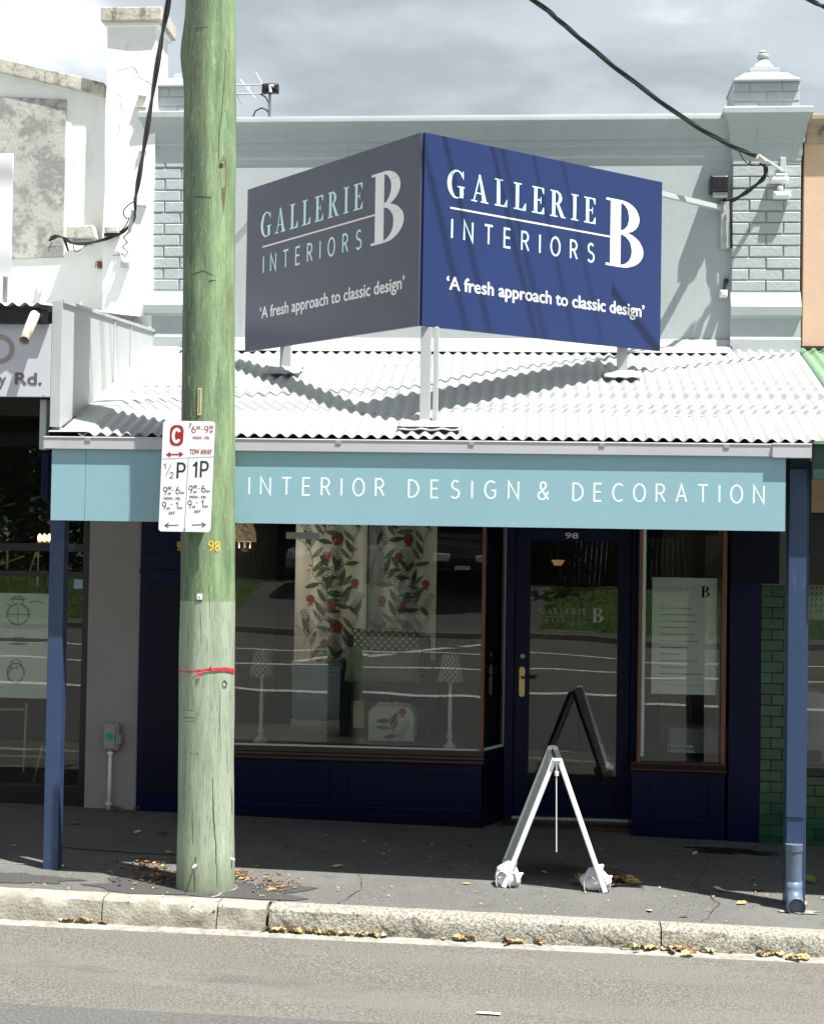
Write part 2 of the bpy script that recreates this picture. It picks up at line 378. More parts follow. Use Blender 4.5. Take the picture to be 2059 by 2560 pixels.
M_['greyp'] = mat('grey_rendered_pilaster', (.30,.28,.275), .85, .06, 3, .45, 70)
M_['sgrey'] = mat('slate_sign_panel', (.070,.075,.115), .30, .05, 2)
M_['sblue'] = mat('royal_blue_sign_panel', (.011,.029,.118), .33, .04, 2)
M_['signw'] = mat('white_lettering', (.86,.88,.90), .5, .02)
M_['signa'] = mat('aqua_lettering', (.60,.86,.87), .5, .02)
M_['signc'] = mat('cream_rule', (.80,.77,.70), .5, .02)
M_['plastic'] = mat('white_plastic', (.80,.81,.82), .45, .03, 6)
M_['signface'] = mat('white_sign_face', (.84,.85,.88), .35, .02, 2)
M_['ink'] = mat('dark_green_ink', (.012,.025,.03), .5, .1)
M_['red'] = mat('red_ink', (.36,.015,.02), .5, .1)
M_['yellow'] = mat('yellow_stencil', (.75,.48,.04), .5, .15, 60)
M_['brass'] = mat('aged_brass', (.60,.46,.22), .35, .12, 20, metal=.8)
M_['steel'] = mat('galvanised_steel', (.42,.44,.44), .45, .2, 12, metal=.6)
M_['tile'] = [mat('green_glazed_tile_%s' % 'abc'[i], c, .25, .3, 7, 0, coat=.12) for i, c in enumerate([(.008,.06,.03),(.014,.085,.045),(.02,.075,.035)])]
M_['grout'] = mat('tile_grout', (.10,.13,.11), .8, .2)
M_['glass'] = glass_mat('shop_glass')
M_['alu'] = mat('pale_metal_bead', (.55,.66,.64), .4, .05)

# ================================================================== GROUND, ROAD, PAVEMENT, KERB
def sheet(name, m, xs, ys, fz, kind='structure', dz=0):
    mb = MB(); nx = len(xs); 
    for y in ys:
        for x in xs: mb.v.append((x, y, fz(x, y)+dz))
    for j in range(len(ys)-1):
        for i in range(nx-1): mb.f.append((j*nx+i, j*nx+i+1, (j+1)*nx+i+1, (j+1)*nx+i)); mb.m.append(0)
    o = mb.build(name, m, fix=False); o['kind'] = kind; return o
def lin(a, b, n): return [a+(b-a)*i/n for i in range(n+1)]
XS = lin(-40, 40, 40)
KB, KF = 8.38, 8.25
def pz(x, y): return gz(max(-6, min(6, x)), y) + (-.015*(x-max(-6, min(6, x))))
sheet('ground', M_['darkin'], [-400, -40, 40, 400], [-400, -60, 40, 400], lambda x, y: -1.2)
bpy.data.objects['ground'].data.materials[0] = mat('ground_soil', (.09,.085,.06), .95, .3, .5)
sheet('pavement', M_['pave'], XS, lin(KB, 11.05, 6)+[11.6, 12.0], pz)
KBOT = lambda x: -.063-.0085*x
sheet('road', M_['road'], XS, [-13.2]+lin(-12, 8.245, 30), lambda x, y: rz(x, y))
sheet('gutter_strip', M_['apron'], XS, [8.135, 8.18, 8.262], lambda x, y: rz(x, 8.1)+.006+(-.012 if y < 8.15 else -.002 if y < 8.2 else -.002), dz=.002)
# newer strip of asphalt in the lane nearest the camera
sheet('road_patch', M_['road2'], lin(-40, 40, 40), [1.5, 3.0, 4.5, 6.02, 6.72], lambda x, y: rz(x, y - .012*x if y > 6.5 else y)+.004)
kerb = bpy.data.objects.new('kerb', None); COL.objects.link(kerb); kerb['kind'] = 'structure'
kj = [-9.5,-7.6,-5.6,-4.1]+[aY(262, 2260, 8.3).x, aY(547, 2275, 8.3).x, aY(674, 2290, 8.3).x, aY(1650, 2350, 8.3).x]+[2.6, 4.2, 6.1, 8.0, 10.0]
for i in range(len(kj)-1):
    x0, x1 = kj[i]+.004, kj[i+1]-.004; n = max(4, int((x1-x0)/.06)); mb = MB(); rows = []
    rough = .008 if i < 6 else .014
    if i in (4, 5): x1 -= .0 if i == 4 else .012
    for k in range(n+1):
        x = x0+(x1-x0)*k/n; zt = pz(x, KB)+.003; zb = KBOT(x)-.12; r = lambda a: random.uniform(-a, a)
        endc = .012 if k in (0, n) else 0
        mid = (zt+KBOT(x))/2
        prof = [(KB+.03, zb), (KB+.03, zt-.004), (KB-.002, zt+r(.002)), (KB-.05, zt+.004+r(.003)-endc*.3), (KF+.035, zt+r(.003)-endc*.5), (KF+.012+endc*.5+r(rough*.4), zt-.018+r(.004)), (KF+endc*.5+r(rough), mid+.01+r(.01)), (KF-.004+r(rough), mid-.03), (KF-.012, zb)]
        rows.append(len(mb.v)); mb.v += [(x, y, z) for y, z in prof]
    m = 9
    for k in range(n):
        a, b = rows[k], rows[k+1]
        for j in range(m): jj = (j+1) % m; mb.f.append((a+j, a+jj, b+jj, b+j)); mb.m.append(0)
    mb.f.append(tuple(rows[0]+j for j in range(m))); mb.f.append(tuple(rows[-1]+j for j in range(m))); mb.m += [0, 0]
    mb.build('kerb_stone', M_['kerb'] if i < 6 else M_['kerb2'], kerb, auto=35)
# painted lines on the road (seen again in the shop glass)
M_['line'] = mat('road_line_paint', (.74,.74,.71), .7, .12, 30, .2, 90)
def mirY(px, py, Yg, z=0.0): p = aZ(px, py, z); return Vector((p.x, 2*Yg-p.y, z))
for nm, y0, x0, x1 in (('lane_line', mirY(900,1743,11).y, -30, 30), ('lane_line', mirY(900,1672,11).y, -30, 30), ('edge_line', mirY(900,1630,11).y, -30, 30)):
    mb = MB(); X = lin(x0, x1, 30); wv = .28
    for a, b in zip(X[:-1], X[1:]): mb.add([(a,y0,rz(a,y0)+.008),(b,y0,rz(b,y0)+.008),(b,y0+wv,rz(b,y0+wv)+.008),(a,y0+wv,rz(a,y0+wv)+.008)], [(0,1,2,3)])
    o = mb.build(nm, M_['line'], fix=False); o['kind'] = 'structure'
a = mirY(640,1624,11); b = mirY(1040,1458,11); 
# a slanting turning-lane line
pa = Vector((-5.4, -4.2, 0)); pb = Vector((-3.0, -11.0, 0)); d = (pb-pa).normalized(); s_ = Vector((-d.y, d.x, 0))*.15
mb = MB(); k = 12
for i in range(k):
    if i in (5, 9): continue
    p, q = pa+(pb-pa)*i/k, pa+(pb-pa)*(i+1)/k
    mb.add([(v.x, v.y, rz(v.x, v.y)+.010) for v in (p-s_, p+s_, q+s_, q-s_)], [(0,1,2,3)])
o = mb.build('turning_line', M_['line'], fix=False); o['kind'] = 'structure'
# rough dark asphalt patches round the pole and the left post, a damp patch by the tiles
def blob(name, cx, cy, rx, ry, m, dz, n=26, jag=.25):
    mb = MB(); mb.v.append((cx, cy, pz(cx, cy)+dz)); 
    for i in range(n):
        a = 2*pi*i/n; k = 1+random.uniform(-jag, jag); x, y = cx+rx*k*cos(a), cy+ry*k*sin(a); y = max(y, KB+.01); mb.v.append((x, y, pz(x, y)+dz))
    for i in range(n): mb.f.append((0, 1+i, 1+(i+1) % n)); mb.m.append(0)
    o = mb.build(name, m, fix=False); o['kind'] = 'structure'; return o
p = gnd(560, 2225); blob('pavement_patch', p.x-.12, p.y+.02, .62, .26, M_['patch'], .004)
p = gnd(60, 2198); blob('pavement_patch', p.x-.1, p.y, .42, .13, M_['patch'], .004)
M_['damp'] = mat('damp_asphalt', (.018,.018,.018), .3, .3, 30)
p = gnd(1830, 2128); blob('damp_patch', p.x, p.y, .25, .12, M_['damp'], .004, jag=.45)
p = gnd(360, 2130); blob('pavement_patch', p.x, p.y, .55, .06, M_['pave'], .006)

# hairline cracks and a joint in the asphalt
M_['crackp'] = mat('pavement_crack', (.018,.018,.018), .95)
def ground_crack(pts, wd, fz, name, m):
    P_ = [Vector((x, y, 0)) for x, y in pts]; Q = []
    for a, b in zip(P_[:-1], P_[1:]):
        k = max(2, int((b-a).length/.06))
        for i in range(k): q = a.lerp(b, i/k); Q.append(q+Vector((random.uniform(-.012,.012), random.uniform(-.008,.008), 0)))
    Q.append(P_[-1]); mb = MB(); vs = []
    for i, q in enumerate(Q):
        d = (Q[min(i+1, len(Q)-1)]-Q[max(i-1, 0)]).normalized(); n_ = Vector((-d.y, d.x, 0))*wd*random.uniform(.3,1)
        for e_ in (-1, 1): p = q+n_*e_; vs.append((p.x, p.y, fz(p.x, p.y)+.005))
    mb.add(vs, [(2*i, 2*i+1, 2*i+3, 2*i+2) for i in range(len(Q)-1)]); o = mb.build(name, m, fix=False); o['kind'] = 'structure'
q0 = gnd(0, 2152); q1 = gnd(130, 2168)
ground_crack([(-3.6, 8.99), (-3.1, 9.0), (-2.98, 9.02)], .006, pz, 'pavement_crack', M_['apron'])
ground_crack([(-1.70, 8.68), (-1.76, 8.52), (-1.80, 8.40)], .010, pz, 'pavement_crack', M_['apron'])
ground_crack([(-1.7, 9.9), (-.9, 9.75), (-.2, 9.8), (.5, 9.7)], .003, pz, 'pavement_crack', M_['crackp'])
ground_crack([(.9, 8.4), (1.05, 8.9), (.95, 9.4), (1.15, 10.2), (1.1, 10.9)], .003, pz, 'pavement_crack', M_['crackp'])
ground_crack([(-1.1, 8.4), (-1.0, 8.8), (-1.12, 9.5)], .0025, pz, 'pavement_crack', M_['crackp'])

# ================================================================== SHOP BUILDING
FY = 11.0
shop = thing('shop_building', 'grey painted parapet shop with navy shopfront between white and peach neighbours', 'shop', (0, 11, 0))
zC0, zC1 = aY(1200, 395, FY).z, aY(1200, 295, FY).z
XL0, XL1 = aY(381, 290, FY).x, aY(381, 290, FY).x+.49          # left pier
XR0, XR1 = aY(1827, 500, FY).x, aY(1997, 500, FY).x             # right pier
ZT = 5.204; PROJ = .055
mb = MB(); mb.box(XL1-.1, XR0+.1, FY, FY+.23, 2.95, ZT-.21); mb.build('parapet_wall', M_['grey'], shop)
# cornice profile along the wall and round both piers
def cornice(x0, x1, yf, name, extra=0):
    zt = ZT+extra
    pr = [(yf+.20, zt-.34), (yf, zt-.34), (yf-.008, zt-.325), (yf-.008, zt-.23), (yf-.018, zt-.225), (yf-.018, zt-.175), (yf-.030, zt-.17), (yf-.032, zt-.12), (yf-.044, zt-.075), (yf-.058, zt-.045), (yf-.062, zt-.04), (yf-.062, zt-.012), (yf-.058, zt), (yf+.20, zt+.012)]
    mb = MB(); mb.extrude_x(pr, x0, x1); return mb.build(name, M_['grey'], shop, auto=30)
cornice(XL1, XR0, FY, 'cornice')
def brick_pier(x0, x1, yf, nm, z0, z1, topped):
    pier = part('pier', shop)
    dep = .23
    MB().box(x0+.012, x1-.012, yf+.012, yf+dep, z0, z1).build('mortar_core', M_['mortar'], pier)
    ch = .0825; L = .24; j = .009; z = z0; r = 0
    while z < z1-.02:
        h = min(ch, z1-z); off = (0, L/2)[r % 2]; x = x0-off
        while x < x1-.005:
            a, b = max(x, x0), min(x+L, x1)
            if b-a > .02:
                d = random.uniform(-.0035, .0035); mb = MB()
                mb.cbox(a+(j/2 if a > x0 else 0), b-(j/2 if b < x1 else 0), yf+d, yf+dep-.01, z+j/2+random.uniform(-.001,.001), z+h-j/2+random.uniform(-.0015,.0015), .005)
                mb.build('brick', M_['greybrick'], pier)
            x += L
        z += ch; r += 1
    return pier
PF = FY-PROJ
zB1 = aY(1700, 729, PF).z; zB0 = aY(1700, 765, PF).z
for x0, x1 in ((XL0, XL1), (XR0, XR1)):
    brick_pier(x0, x1, PF, 'pier', zB1, ZT-.335, 0)
    # base block with a sloped lit moulding
    mb = MB(); pr = [(FY+.2, 2.95), (PF-.028, 2.95), (PF-.028, zB0-.24), (PF-.018, zB0-.225), (PF-.018, zB0-.09), (PF-.05, zB0-.07), (PF-.055, zB0-.01), (PF-.045, zB0), (PF-.004, zB1-.02), (PF-.002, zB1), (FY+.2, zB1)]
    mb.extrude_x(pr, x0-.006, x1+.006); mb.build('pier_base', M_['grey'], shop, auto=30)
    # pier cap cornice with returns
    zt = ZT+.03; hw = (x1-x0)/2; cxm = (x0+x1)/2; c = MB()
    prof = [(.002, -.372), (.004, -.345), (.012, -.33), (.014, -.245), (.035, -.235), (.035, -.20), (.05, -.17), (.055, -.13), (.085, -.075), (.115, -.05), (.12, -.045), (.12, -.008), (.11, 0)]
    o = len(c.v)
    for e_, z in prof:
        for sx, yy in ((-1, PF-e_*.6), (1, PF-e_*.6), (1, FY+.3), (-1, FY+.3)): c.v.append((cxm+sx*(hw+e_*.62), yy, zt+z))
    for i in range(len(prof)-1):
        for q in range(4): A = o+i*4+q; B = o+i*4+(q+1) % 4; c.f.append((A, B, B+4, A+4)); c.m.append(0)
    c.f.append((0, 1, 2, 3)); k = (len(prof)-1)*4; c.f.append((k, k+1, k+2, k+3)); c.m += [0, 0]
    c.build('pier_cap', M_['grey'], shop, auto=30)
    # brick block and stone finial above
    bw = aY(1912, 230, PF+.06).x-aY(1832, 230, PF+.06).x
    z0 = zt; z1 = aY(1910, 205, PF+.06).z
    blk = part('finial', shop)
    a0, a1 = cxm-.235, cxm+.235; yb0, yb1 = PF+.05, PF+.05+.40
    MB().box(a0+.005, a1-.005, yb0+.005, yb1-.005, z0, z1).build('mortar_core', M_['mortar'], blk)
    z = z0; r = 0; chh = (z1-z0)/3
    for r in range(3):
        if r == 1: cuts = [a0, cxm, a1]
        elif r == 2: cuts = [a0, a0+.115, a0+.345, a1]
        else: cuts = [a0, a0+.18, a0+.345, a1]
        for q in range(len(cuts)-1):
            MB().cbox(cuts[q]+.003, cuts[q+1]-.003, yb0+random.uniform(-.002,.002), yb0+.10, z0+r*chh+.003, z0+(r+1)*chh-.003, .004).build('brick', M_['greybrick'], blk)
            MB().box(cuts[q]+.003, cuts[q+1]-.003, yb0+.12, yb1, z0+r*chh+.003, z0+(r+1)*chh-.003).build('brick', M_['greybrick'], blk)
    f = MB(); yc = (yb0+yb1)/2
    f.sqlathe([(.238, 0), (.238, .008), (.20, .035), (.155, .075), (.15, .08), (.11, .085), (.108, .125), (.10, .13), (.10, .14)], (cxm, yc, z1))
    f.lathe([(.098,.138),(.09,.15),(.055,.19),(.035,.215),(.03,.222),(.045,.235),(.045,.25),(.032,.256),(.024,.268),(.03,.275),(.014,.288),(.004,.292)], (cxm, yc, z1), 16)
    f.build('stone_cap', M_['grey'], blk, auto=35)
# side and back walls, flat roof, interior room
XW0, XW1 = XL0, XR1
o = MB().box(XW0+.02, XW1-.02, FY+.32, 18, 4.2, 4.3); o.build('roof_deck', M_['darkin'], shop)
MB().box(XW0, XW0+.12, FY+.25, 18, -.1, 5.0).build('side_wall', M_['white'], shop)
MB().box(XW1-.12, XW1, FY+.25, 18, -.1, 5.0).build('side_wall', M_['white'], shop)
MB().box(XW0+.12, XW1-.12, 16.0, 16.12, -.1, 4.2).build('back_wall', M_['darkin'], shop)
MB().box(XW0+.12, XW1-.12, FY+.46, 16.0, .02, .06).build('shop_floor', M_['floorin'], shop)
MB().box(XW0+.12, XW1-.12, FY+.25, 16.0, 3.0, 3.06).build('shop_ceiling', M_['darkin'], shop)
# header wall above the shopfront, under the verandah
MB().box(XW0, XW1, FY+.0, FY+.22, 2.62, 2.95).build('lintel', M_['navyd'], shop)

# ---- shopfront
WT = 2.60                                                       # head of all glazing (behind the fascia)
def bx(name, m, par, a, b, c, d, e_, f, bev=.003): return MB().box(a, b, c, d, e_, f).build(name, m, par, bevel=bev)
XpA, XpB = aY(348, 1700, FY).x, aY(472, 1700, FY).x              # left navy pilaster
gA = lambda x: pz(x, FY)-.02
pl_ = part('pilaster', shop)
bx('shaft', M_['navy'], pl_, XpA, XpB, FY-.02, FY+.2, gA(XpA)-.03, 2.62)
zband = aY(400, 1430, FY).z
bx('band', M_['navy'], pl_, XpA-.004, XpB+.004, FY-.035, FY+.18, zband-.012, zband+.02)
for q in range(5):                                               # brick courses read through the paint above the band
    zz = zband+.05+q*.085
    bx('course', M_['navy'], pl_, XpA+.02, XpB-.02, FY-.025, FY-.015, zz, zz+.078, .002)
bx('panel', M_['navyd'], pl_, XpA+.045, XpB-.045, FY-.022, FY-.01, .22, zband-.08)
XqA, XqB = aY(1817, 1700, FY).x, aY(1899, 1700, FY).x            # right navy pilaster
pr_ = part('pilaster', shop)
bx('shaft', M_['navy'], pr_, XqA+.012, XqB, FY-.01, FY+.2, gA(XqA)-.03, 2.62)
bx('head_block', M_['navyd'], pr_, XqA+.02, XqB+.12, FY-.03, FY+.15, aY(1860, 1458, FY).z, 2.62)
# main window
XwA, XwB = XpB, aY(1207, 1700, FY).x
zsT, zsB = aY(1000, 1879, FY-.03).z, aY(1000, 1903, FY-.03).z
zG = aY(1000, 1872, FY).z
win = part('shop_window', shop)
YG0, YG1 = FY+.03, FY+.085                                       # the old glazing is not quite parallel to the wall
xm = aY(917, 1700, FY).x
for a, b, ya, yb in ((XwA+.04, xm-.002, FY+.125, FY+.080), (xm+.002, XwB-.018, FY+.070, FY+.035)):
    mb = MB(); mb.prism([(a,ya,zG),(b,yb,zG),(b,yb,WT),(a,ya,WT)], (0,.006,0)); mb.build('glass_pane', M_['glass'], win)
MB().box(XwA+.04, XwB, FY+.0, FY+.10, zG-.05, zG-.004).build('bottom_bead', M_['timberd'], win, bevel=.003)
bead = MB(); bead.bar((XwA+.04, FY+.012, zG+.002), (XwB-.02, FY+.03, zG+.002), .014, .014); bead.build('metal_bead', M_['alu'], win)
sl = MB(); pr = [(FY+.08, zsB-.015), (FY-.035, zsB-.015), (FY-.055, zsB-.003), (FY-.055, zsB+.016), (FY-.035, zsB+.026), (FY-.03, zsB+.04), (FY-.008, zsB+.046), (FY-.005, zG-.006), (FY+.08, zG-.006)]
sl.extrude_x(pr, XwA, XwB+.015); sl.build('window_sill', M_['timberd'], shop, auto=30)
bx('jamb', M_['timber'], win, XwB-.018, XwB+.008, FY-.01, FY+.10, zG-.005, WT)
bx('jamb', M_['timberd'], win, XwA, XwA+.04, FY-.01, FY+.10, zG-.005, WT)
bx('head', M_['timberd'], win, XwA, XwB, FY-.01, FY+.10, WT, WT+.05)
# splayed side glass back to the door
XsB, YsB = -.245, FY+.44
dirx, diry = XsB-XwB, YsB-(FY+.10)
mb = MB(); mb.prism([(XwB+.006,FY+.10,zG),(XsB-.02,YsB-.03,zG),(XsB-.02,YsB-.03,WT),(XwB+.006,FY+.10,WT)], (-.006,.0,0)); mb.build('side_pane', M_['glass'], win)
mb = MB(); mb.bar((XwB+.012,FY+.09,zG),(XsB-.01,YsB-.05,zG), .012, .018); mb.build('metal_bead', M_['alu'], win)
mb = MB(); mb.bar((XsB-.012,YsB-.04,zG),(XsB-.012,YsB-.04,WT), .02, .016); mb.build('metal_bead', M_['alu'], win)
mb = MB(); mb.prism([(XwB-.02,FY+.06,gA(0)),(XwB+.012,FY+.03,gA(0)),(XsB+.01,YsB-.02,gA(0)),(XsB-.03,YsB,gA(0))], (0,0,zG-.02-gA(0))); mb.build('side_panel', M_['navyd'], shop, bevel=.003)
# stall riser below the window, two framed panels
sr = part('stall_riser', shop)
bx('board', M_['navy'], sr, XwA, XwB, FY-.0, FY+.12, gA(XwA)-.05, zsB-.017)
def frame(par, x0, x1, z0, z1, yf, m, wd=.022):
    mb = MB(); mb.box(x0,x1,yf-.012,yf+.002,z1-wd,z1).box(x0,x1,yf-.012,yf+.002,z0,z0+wd).box(x0,x0+wd,yf-.0119,yf+.002,z0+wd,z1-wd).box(x1-wd,x1,yf-.0119,yf+.002,z0+wd,z1-wd)
    mb.build('panel_moulding', m, par, bevel=.004)
xq = aY(822, 1950, FY).x; xq2 = aY(862, 1950, FY).x
frame(sr, XwA+.05, xq, .16, zsB-.07, FY, M_['navy']); frame(sr, xq2, XwB-.05, .16, zsB-.07, FY, M_['navy'])
bx('skirting', M_['navyd'], sr, XwA, XwB+.004, FY-.014, FY, gA(XwA)-.05, .125)
# door
DY = FY+.42
XdA, XdB = aY(1268, 1700, DY).x, aY(1592, 1700, DY).x
zd0 = aY(1430, 2042, DY).z-.01
fr = part('door_frame', shop)
bx('jamb', M_['navy'], fr, XdA-.02, XdA+.045, DY-.06, DY+.08, .03, WT)
bx('jamb', M_['navy'], fr, XdB-.05, XdB+.02, DY-.06, DY+.08, .03, WT)
zdt = aY(1430, 1322, DY).z
bx('transom', M_['navy'], fr, XdA+.045, XdB-.05, DY-.05, DY+.08, zdt, WT)
xa, xb = XdA+.05, XdB-.055
pxa, pxb = aY(1321.5, 1700, DY).x, aY(1541, 1700, DY).x; pz0, pz1 = aY(1430, 1952, DY).z, aY(1430, 1353, DY).z
door = part('door', shop); tw = -.034                             # the leaf stands very slightly turned in its frame
bx('stile', M_['navy'], door, xa, pxa, DY-.005, DY+.04, zd0+.012, zdt-.004)
bx('stile', M_['navy'], door, pxb, xb, DY-.005, DY+.04, zd0+.012, zdt-.004)
bx('rail', M_['navy'], door, pxa, pxb, DY-.004, DY+.039, pz1, zdt-.004)
bx('rail', M_['navy'], door, pxa, pxb, DY-.004, DY+.039, zd0+.012, pz0)
frame(door, pxa+.02, pxb-.02, zd0+.08, pz0-.05, DY-.004, M_['navy'], .018)
mb = MB(); mb.prism([(pxa,DY+.040,pz0),(pxb,DY+.040+tw,pz0),(pxb,DY+.040+tw,pz1),(pxa,DY+.040,pz1)], (0,.006,0)); mb.build('glass_pane', M_['glass'], door)
kx = aY(1304, 1700, DY).x
k0, k1 = aY(1304, 1742, DY).z, aY(1304, 1666, DY).z
mb = MB(); wv = .0215; pts = [(kx+wv*cos(a), DY-.006, (k1-wv)+wv*sin(a)) for a in [pi*i/8 for i in range(9)]]+[(kx+wv*cos(a), DY-.006, (k0+wv)+wv*sin(a)) for a in [pi+pi*i/8 for i in range(9)]]
mb.prism(pts, (0,-.007,0)); mb.build('handle_plate', M_['brass'], door, bevel=.0015)
hz = aY(1304, 1693, DY).z
MB().tube([(kx,DY-.01,hz),(kx,DY-.055,hz),(kx+.015,DY-.06,hz),(kx+.10,DY-.058,hz-.002)], .0075, 8).build('handle', M_['timberd'], door, smooth=True)
lz = aY(1304, 1640, DY).z; mb = MB(); mb.tube([(kx+.002,DY-.004,lz),(kx+.002,DY-.016,lz)], [.019,.017], 16); mb.tube([(kx+.002,DY-.016,lz),(kx+.002,DY-.021,lz)], [.010,.010], 12); mb.build('lock', M_['steel'], door, bevel=.001)
bx('threshold', M_['steel'], shop, XdA-.01, XdB+.0, DY-.05, DY+.08, zd0-.012, zd0+.008)
bx('doorstep', M_['timberd'], shop, XdA-.02, XdB-.01, DY-.30, DY-.05, -.01, .058)
mb = MB(); pn = Pl((0, DY-.052, 0), (1,0,0), (0,-1,0), .001); a = aY(1412, 1338, DY-.05); b = aY(1445, 1338, DY-.05)
text(mb, pn, '98', a.x, b.x, aY(1430, 1346, DY-.05).z, .043, bold=.0012); mb.build('number', M_['signc'], fr, fix=False)
# lettering on the door glass
mb = MB(); pn = Pl((0, DY+.003, 0), (1, .0, 0), (0,-1,0), .003)
A = lambda px, py: aY(px, py, DY)
pm = M_['frost'] = mat('frosted_lettering', (.42,.44,.42), .6, .1)
serif(mb, pn, 'GALLERIE', A(1350,1530).x, A(1464,1530).x, A(1400,1535).z, .043); ribbon(mb, pn, [(A(1353,1541).x, A(1353,1541).z),(A(1478,1541).x, A(1353,1541).z)], .003)
sans(mb, pn, 'INTERIORS', A(1354,1545).x, A(1462,1545).x, A(1400,1556).z, .028, .0035)
text(mb, pn, "'A fresh approach to classic design'", A(1356,1570).x, A(1500,1570).x, A(1400,1578).z, .014)
mb.mi = 1
serif(mb, pn, 'B', A(1479,1530).x, A(1509,1530).x, A(1480,1556).z, A(1480,1519).z-A(1480,1556).z, sx=1.02)
mb.build('lettering', [pm, mat('frosted_monogram', (.50,.56,.56), .6, .1)], door, fix=False)
# right window, navy stall riser, timber jambs
XvA, XvB = aY(1598, 1700, FY).x, aY(1809, 1700, FY).x
zv = aY(1700, 1908, FY).z; zvb = aY(1700, 1930, FY).z
wr = part('shop_window', shop)
mb = MB(); mb.prism([(XvA+.012,FY+.03,zv),(XvB-.018,FY+.05,zv),(XvB-.018,FY+.05,WT),(XvA+.012,FY+.03,WT)], (0,.006,0)); mb.build('glass_pane', M_['glass'], wr)
bx('jamb', M_['timber'], wr, XvA-.012, XvA+.012, FY-.005, FY+.09, zv, WT)
bx('jamb', M_['timber'], wr, XvB-.018, XvB+.012, FY-.005, FY+.09, zv, WT)
bx('metal_bead', M_['alu'], wr, XvA+.012, XvA+.036, FY+.008, FY+.026, zv+.04, WT, .001)
sl = MB(); pr = [(FY+.08, zvb), (FY-.03, zvb), (FY-.045, zvb+.01), (FY-.045, zvb+.022), (FY-.02, zvb+.035), (FY-.005, zv-.01), (FY-.005, zv), (FY+.08, zv)]
sl.extrude_x(pr, XvA-.05, XvB+.02); sl.build('window_sill', M_['timberd'], shop, auto=30)
xs0 = aY(1578, 2000, FY).x
s2 = part('stall_riser', shop)
bx('board', M_['navy'], s2, xs0, XvB+.012, FY, FY+.46, gA(1)-.05, zvb-.002)
frame(s2, aY(1622, 1960, FY).x, aY(1778, 1960, FY).x, aY(1700, 2055, FY).z, aY(1700, 1948, FY).z, FY, M_['navy'])
bx('side_post', M_['navy'], shop, XdB+.02, XvA-.012, FY+.09, DY+.08, zv, WT)
# green glazed tiles between the navy pilaster and the post
tl = part('tiled_pier', shop)
XtA, XtB = XqB+.002, XR1+.07
ztop = aY(1925, 1462, FY).z
MB().box(XtA, XtB, FY-.0, FY+.15, gA(1.7)-.05, 2.62).build('render_backing', M_['grout'], tl)
z = gA(1.7)-.005; r = 0; th = .077; tlw = .154
while z < ztop-.01:
    x = XtA - (tlw/2 if r % 2 else 0); h = min(th, ztop-z)
    while x < XtB-.01:
        a, b = max(x, XtA), min(x+tlw, XtB)
        if b-a > .02: MB().cbox(a+.0015, b-.0015, FY-.011+random.uniform(-.001,.001), FY-.001, z+.0015, z+h-.0015, .003).build('tile', random.choice(M_['tile']), tl)
        x += tlw
    z += th; r += 1

# ================================================================== VERANDAH (roof, gutter, posts)
ver = thing('verandah', 'corrugated white iron verandah on two steel blue posts over the pavement', 'verandah', (-.8, 8.9, 0.05))
RY0, RY1 = 8.762, 11.0; SLOPE = .368
def roofz(y): return 2.715+SLOPE*(y-8.8)
def corrugated(name, m, par, x0, x1, ya, yb, fz, pitch=.0762, amp=.0115, lift=0, jag=0, ph=0):
    mb = MB(); n = int(round((x1-x0)/pitch*8)); ys = lin(ya, yb, 10); rows = []
    for j, y in enumerate(ys):
        for i in range(n+1):
            x = x0+(x1-x0)*i/n; yy = y+(jag*sin(x*3.1+ph) if j == 0 else 0)
            z = fz(yy)+amp*cos(2*pi*(x+ph)/pitch)+lift+.0015*sin(y*5+x*3)
            mb.v.append((x, yy, z))
    for j in range(len(ys)-1):
        for i in range(n): a = j*(n+1)+i; mb.f.append((a, a+1, a+n+2, a+n+1)); mb.m.append(0)
    o = mb.build(name, m, par, fix=False, auto=60)
    s = o.modifiers.new('gauge', 'SOLIDIFY'); s.thickness = .0016; s.offset = 0
    return o
XroofL, XroofR = aY(200, 1085, 8.79).x, aY(1990, 890, 10.9).x
shw = .762; x = XroofL; k = 0
while x < XroofR-.02:
    x1 = min(x+shw+.03, XroofR+.02)
    ysp = 9.93
    corrugated('roof_sheet', M_['roofw'], ver, x, x1, RY0+random.uniform(-.006,.006), RY1-.02, roofz, lift=.0022*(k % 2)+k*.0001, ph=0)
    x += shw; k += 1
# short upper course lapped over the lower one: a row of sheets with their own wavy lower edge
x = XroofL
for q in range(3):
    pass
# roof screws
sc = MB()
for yy in (8.95, 9.75, 10.55):
    x = XroofL+.0762*2
    while x < XroofR: 
        if random.random() < .8: sc.lathe([(.007,0),(.007,.002),(.004,.004),(.004,.007)], (round(x/.0762)*.0762, yy+random.uniform(-.02,.02), roofz(yy)+.010), 6)
        x += .0762*random.choice((3,4,5))
stuff(sc.build('roof_screws', M_['steel'], ver))
# flashings
fl = MB(); pr = [(FY-.002, roofz(10.86)+.11), (FY-.03, roofz(10.86)+.10), (FY-.05, roofz(10.86)+.055), (10.80, roofz(10.80)+.014), (10.80, roofz(10.80)+.018), (FY-.045, roofz(10.86)+.062), (FY-.028, roofz(10.86)+.108), (FY-.002, roofz(10.86)+.116)]
fl.extrude_x(pr, XL1-.2, XR0-.0); fl.build('wall_flashing', M_['metal'], ver)
wl = aY(133, 1070, 8.85).x
fl = MB(); fl.add([(wl, RY0, roofz(RY0)+.012),(XroofL+.06, RY0, roofz(RY0)+.014),(XroofL+.06, 10.95, roofz(10.95)+.014),(wl, 10.95, roofz(10.95)+.012)], [(0,1,2,3)])
o = fl.build('valley_flashing', M_['roofw'], ver); so_ = o.modifiers.new('gauge','SOLIDIFY'); so_.thickness = .002
